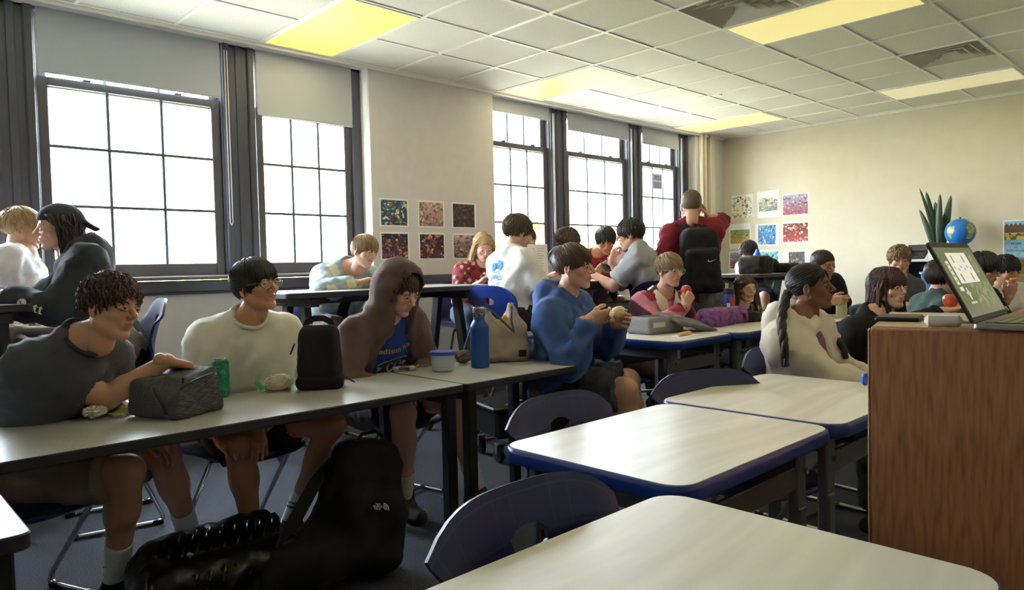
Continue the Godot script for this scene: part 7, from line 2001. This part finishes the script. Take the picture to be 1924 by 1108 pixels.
	g = person({label = "cropped-haired student in a black T-shirt holding a jar behind the braided girl", hip = Vector3(6.15, 0.55, -2.72), neck = Vector3(5.92, 1.06, -2.52), head = Vector3(5.86, 1.2, -2.46), yaw = -16.0, hy = -20.0, hp = 10.0, sw = 0.168, wr = Vector3(5.55, 0.93, -2.28), er = Vector3(5.5, 0.8, -2.6), wl = Vector3(6.1, 0.86, -2.2), dr = Vector3(0.1, 0.1, 1), nr = Vector3(1, 0, 0), pr = "cup", skin = tan, cell = 0.016, face = "man",
		hair = {m = dark, n = 300, len = 0.02, fringe = 0.02, mess = 0.3, lift = 0.002, vol = 0.99, fall = 0.0, th = 0.006}})
	wear(g, "t_shirt", tee(g, 0.018, 0.8), cloth("pitch", rgb(22, 22, 24)), 0.005)
	g = person({label = "curly fair-haired student in a charcoal T-shirt against the back wall", hip = Vector3(6.76, 0.55, -2.34), neck = Vector3(6.72, 1.075, -2.18), head = Vector3(6.71, 1.225, -2.16), yaw = -56.0, hy = -64.0, hp = 4.0, wr = Vector3(6.6, 0.85, -1.9), wl = Vector3(6.9, 0.85, -1.95), skin = fair, cell = 0.016, face = "boy",
		hair = {m = hair_mat("sandy", rgb(142, 110, 72)), n = 420, len = 0.07, fringe = 0.065, curl = 0.9, mess = 0.5, lift = 0.03, vol = 1.08, fall = 0.05}})
	wear(g, "t_shirt", tee(g, 0.016, 0.8), cloth("charcoal", rgb(88, 90, 96)), 0.005)
	g = person({label = "dark-haired student in a dark green T-shirt with his back turned, behind the laptop", hip = Vector3(5.22, 0.5, -1.58), neck = Vector3(5.28, 0.965, -1.47), head = Vector3(5.3, 1.11, -1.44), yaw = 42.0, hy = 52.0, hp = 4.0, wr = Vector3(5.5, 0.85, -1.2), wl = Vector3(5.6, 0.85, -1.4), skin = fair, cell = 0.015, face = "boy",
		hair = {m = dark, n = 420, len = 0.085, fringe = 0.07, mess = 0.08, lift = 0.006, vol = 1.06, fall = 0.3, low = -0.06}})
	wear(g, "t_shirt", tee(g, 0.018, 0.8), cloth("green", rgb(52, 72, 72)), 0.006)
	g = person({label = "student with thick black hair half hidden behind the raised laptop screen", hip = Vector3(6.2, 0.52, -1.56), neck = Vector3(6.2, 1.0, -1.46), head = Vector3(6.19, 1.15, -1.41), yaw = -18.0, hy = -14.0, hp = 12.0, wr = Vector3(6.1, 0.85, -1.15), wl = Vector3(6.3, 0.85, -1.15), skin = tan, cell = 0.016, face = "boy",
		hair = {m = black, n = 400, len = 0.085, fringe = 0.08, mess = 0.2, curl = 0.2, lift = 0.014, vol = 1.1, fall = 0.25}})
	wear(g, "t_shirt", tee(g, 0.016, 0.8), mats.cloth_pitch, 0.005)
	g = person({label = "student in a white T-shirt at the right edge, raising an orange slice", hip = Vector3(6.8, 0.5, -1.46), neck = Vector3(6.73, 0.985, -1.4), head = Vector3(6.65, 1.125, -1.37), yaw = -44.0, hy = -34.0, hp = 8.0, sw = 0.165, wr = Vector3(6.38, 0.93, -1.3), er = Vector3(6.4, 0.6, -1.5), dr = Vector3(0.2, 0.8, 0.2), nr = Vector3(0.6, -0.2, -0.6), pr = "cup", wl = Vector3(6.75, 0.84, -1.05), el = Vector3(7.1, 0.7, -1.2), skin = tan, cell = 0.016, face = "kid",
		hair = {m = black, n = 400, len = 0.06, fringe = 0.06, mess = 0.4, curl = 0.6, lift = 0.02, vol = 1.04, fall = 0.1}})
	wear(g, "t_shirt", tee(g, 0.02, 0.85), cloth("white3", rgb(222, 218, 212)), 0.006)
	# --- the two girls on the right
	g = person({label = "girl with two black braids in a cream hoodie, facing right", s = 0.95, hip = Vector3(3.46, 0.54, -1.56), neck = Vector3(3.385, 0.945, -1.545), head = Vector3(3.44, 1.115, -1.50), yaw = -4.0, hy = 14.0, hp = -8.0, sw = 0.155, wr = Vector3(3.50, 0.66, -1.2), er = Vector3(3.15, 0.6, -1.5), wl = Vector3(3.66, 0.63, -1.22), skin = brown, cell = 0.0115, face = "girl", hs = 1.0, brow = 0.0032,
		hair = {m = black, n = 420, len = 0.07, fringe = 0.075, mess = 0.03, lift = 0.0, low = -0.06, fall = 0.0, line = 0.016, comb = Vector3(0, -0.2, -0.9), crown = Vector3(0, 0.12, 0.08), th = 0.006, vol = 1.01,
		extra = [braid([Vector3(3.345, 1.09, -1.575), Vector3(3.25, 1.01, -1.555), Vector3(3.165, 0.945, -1.52), Vector3(3.14, 0.86, -1.495), Vector3(3.135, 0.72, -1.485)], 0.024), braid([Vector3(3.50, 1.06, -1.56), Vector3(3.53, 0.98, -1.55), Vector3(3.55, 0.9, -1.46), Vector3(3.565, 0.82, -1.40), Vector3(3.57, 0.74, -1.38)], 0.019)]}})
	var cr := tee(g, 0.026, 1.95, 0.2, 0.012, true, 0.066, [elp(g.N - g.t * 0.27 + g.fwd * 0.16, Vector3(0.06, 0.33, 0.11), 0.02, 1, Basis(g.left, g.t, g.fwd))])
	cr.append_array(hood_down(g))
	wear(g, "hooded_jacket", cr, cloth("cream", rgb(222, 212, 196)), 0.007, 0.01, 9.0)
	wear(g, "t_shirt", tee(g, 0.008, 0.4, 0.2), cloth("dusk", rgb(132, 96, 116)), 0.003)
	collar(g, cloth("white_collar", rgb(220, 214, 212)), 0.0, 0.005)
	wear(g, "trousers", trousers(g, 0.016, 1.9, 0.02), mats.cloth_blackwear, 0.004)
	var em := MB.new(); em.x = g.hx
	var eq := []
	for k in 11: eq.append(Vector3(-0.079, -0.046 + cos(TAU * k / 10) * 0.007, -0.004 + sin(TAU * k / 10) * 0.007))
	g.wear.append({n = "earring", mesh = em.tube(eq, 0.0018, 6, false).mesh(70), m = mats.gold})
	g = person({label = "pale girl with a dark fringe in black, holding out an apple", s = 0.95, hip = Vector3(4.12, 0.52, -1.52), neck = Vector3(4.07, 0.925, -1.44), head = Vector3(4.135, 1.085, -1.385), yaw = -10.0, hy = -22.0, hp = -3.0, sw = 0.16, wr = Vector3(4.315, 0.955, -1.19), er = Vector3(3.9, 0.5, -1.2), dr = Vector3(0.75, 0.08, 0.35), nr = Vector3(0, 1, 0.15), pr = "cup", wl = Vector3(4.5, 0.7, -1.3), skin = skin("porcelain", rgb(232, 190, 170)), cell = 0.012, face = "girl", hw = 0.98, brow = 0.0028, look_x = 14.0,
		hair = {m = red, n = 460, len = 0.24, fringe = 0.06, mess = 0.06, lift = 0.003, low = -0.05, fall = 0.5, line = 0.034, over_ears = true, part = true, bangs = true, th = 0.0085, vol = 1.05, crown = Vector3(0, 0.13, 0.0)}})
	wear(g, "sweater", tee(g, 0.022, 1.93, 0.2, 0.012, true), cloth("jet", rgb(17, 17, 20), 0.95, 0.12), 0.006, 0.01, 9.0)
	wear(g, "trousers", trousers(g, 0.016, 1.9, 0.02), mats.cloth_blackwear, 0.004)
	for q in crew:
		var names := []
		for w in q.wear: names.append(w.n)
		if not ("shoe" in names):
			for k in 2: wear(q, "shoe", shoe(q, k), cloth("plainshoe", rgb(40, 40, 44)), 0.0, 0.011)
		if not ("trousers" in names or "shorts" in names or "jeans" in names):
			wear(q, "trousers", trousers(q, 0.018, 1.9, 0.02), cloth("plain", rgb(52, 54, 62)), 0.004, 0.016)
		if q.d.has("hair"): q.jh = job(hair_cap(q.d.hair), 0.006 if q.d.cell < 0.0125 else 0.008)
	run_jobs()
	finish_people()
	# prints on the shirts, the emblems on the socks
	var gold := cloth("print_gold", rgb(214, 178, 92), 0.8, 0.0)
	var X: Vector3 = b3.left; var Y: Vector3 = b3.t
	var O: Vector3 = b3.N + b3.fwd * 0.1
	print_on(b3, w3, text_arrays("Madison West", 0.036), O - Y * 0.135, X, Y, gold)
	print_on(b3, w3, text_arrays("CC", 0.075), O - Y * 0.235, X, Y, gold)
	var arrow := [PackedVector2Array([Vector2(0.06, 0.016), Vector2(0.092, 0.0), Vector2(0.06, -0.016)]), PackedVector2Array([Vector2(-0.09, 0.004), Vector2(0.07, 0.004), Vector2(0.07, -0.004), Vector2(-0.09, -0.004)]), PackedVector2Array([Vector2(-0.1, 0.016), Vector2(-0.07, 0.004), Vector2(-0.07, -0.004), Vector2(-0.1, -0.016), Vector2(-0.085, 0.0)])]
	print_on(b3, w3, flat_arrays(arrow + ring_poly(0.105, 0.05, 0.005, 0.5, 2.7) + ring_poly(0.105, 0.05, 0.005, 3.6, 5.8)), O - Y * 0.235, X, Y, gold)
	print_on(b3, w3, text_arrays("Cross Country", 0.034), O - Y * 0.325, X, Y, gold)
	X = -wg.left; Y = wg.t; O = wg.N - wg.fwd * 0.1
	var sky := cloth("print_blue", rgb(60, 140, 200), 0.8, 0.0); var grn := cloth("print_green", rgb(90, 170, 120), 0.8, 0.0); var lil := cloth("print_lilac", rgb(170, 160, 210), 0.8, 0.0)
	print_on(wg, ww, flat_arrays(ring_poly(0.075, 0.045, 0.006) + [disc(0.026, 0.03, Vector2(-0.035, 0.0)), disc(0.026, 0.03, Vector2(0.04, 0.002))]), O - Y * 0.11 - X * 0.02, X, Y, sky)
	print_on(wg, ww, flat_arrays([disc(0.011, 0.02, Vector2(0.002, 0)), disc(0.008, 0.008, Vector2(0.006, 0.02))]), O - Y * 0.11 - X * 0.02, X, Y, cloth("print_ink", rgb(40, 60, 90), 0.8, 0.0))
	print_on(wg, ww, text_arrays("agnaiL", 0.046, "Droid Sans"), O - Y * 0.178 - X * 0.03, X, Y, sky)
	print_on(wg, ww, flat_arrays([PackedVector2Array([Vector2(-0.075, 0.003), Vector2(0.07, 0.003), Vector2(0.07, -0.003), Vector2(-0.075, -0.003)])]), O - Y * 0.205 - X * 0.02, X, Y, grn)
	print_on(wg, ww, text_arrays("cup care", 0.03, "Droid Sans", false), O - Y * 0.232 - X * 0.03, X, Y, lil)
	var whitep := cloth("print_white", rgb(224, 224, 220), 0.8, 0.0)
	var d: Vector3 = (capguy.W[1] - capguy.E[1]).normalized()
	var c0: Vector3 = capguy.E[1].lerp(capguy.W[1], 0.45) + Vector3(-0.69, 0, 0.72) * 0.02
	var yv := Vector3.UP - d * d.y
	print_on(capguy, wcap, flat_arrays([disc(0.024, 0.026, Vector2(0.0, 0))]), c0, -d, yv.normalized(), whitep)
	print_on(capguy, wcap, text_arrays("tt", 0.06), c0 - d * 0.08, -d, yv.normalized(), whitep)
	var swm := cloth("print_black", rgb(14, 14, 16), 0.8, 0.0)
	for w in b1.wear:
		if w.n == "sock":
			var k := 0 if w == b1.wear[3] else 1
			var A: Vector3 = b1.A[0] if b1.A[0].distance_to(w.j.r[0][0]) < b1.A[1].distance_to(w.j.r[0][0]) else b1.A[1]
			print_on(b1, w, swoosh(0.045), A + Vector3(0, 0.075, 0), Vector3(0.72, 0, 0.69), Vector3.UP, swm, "emblem")
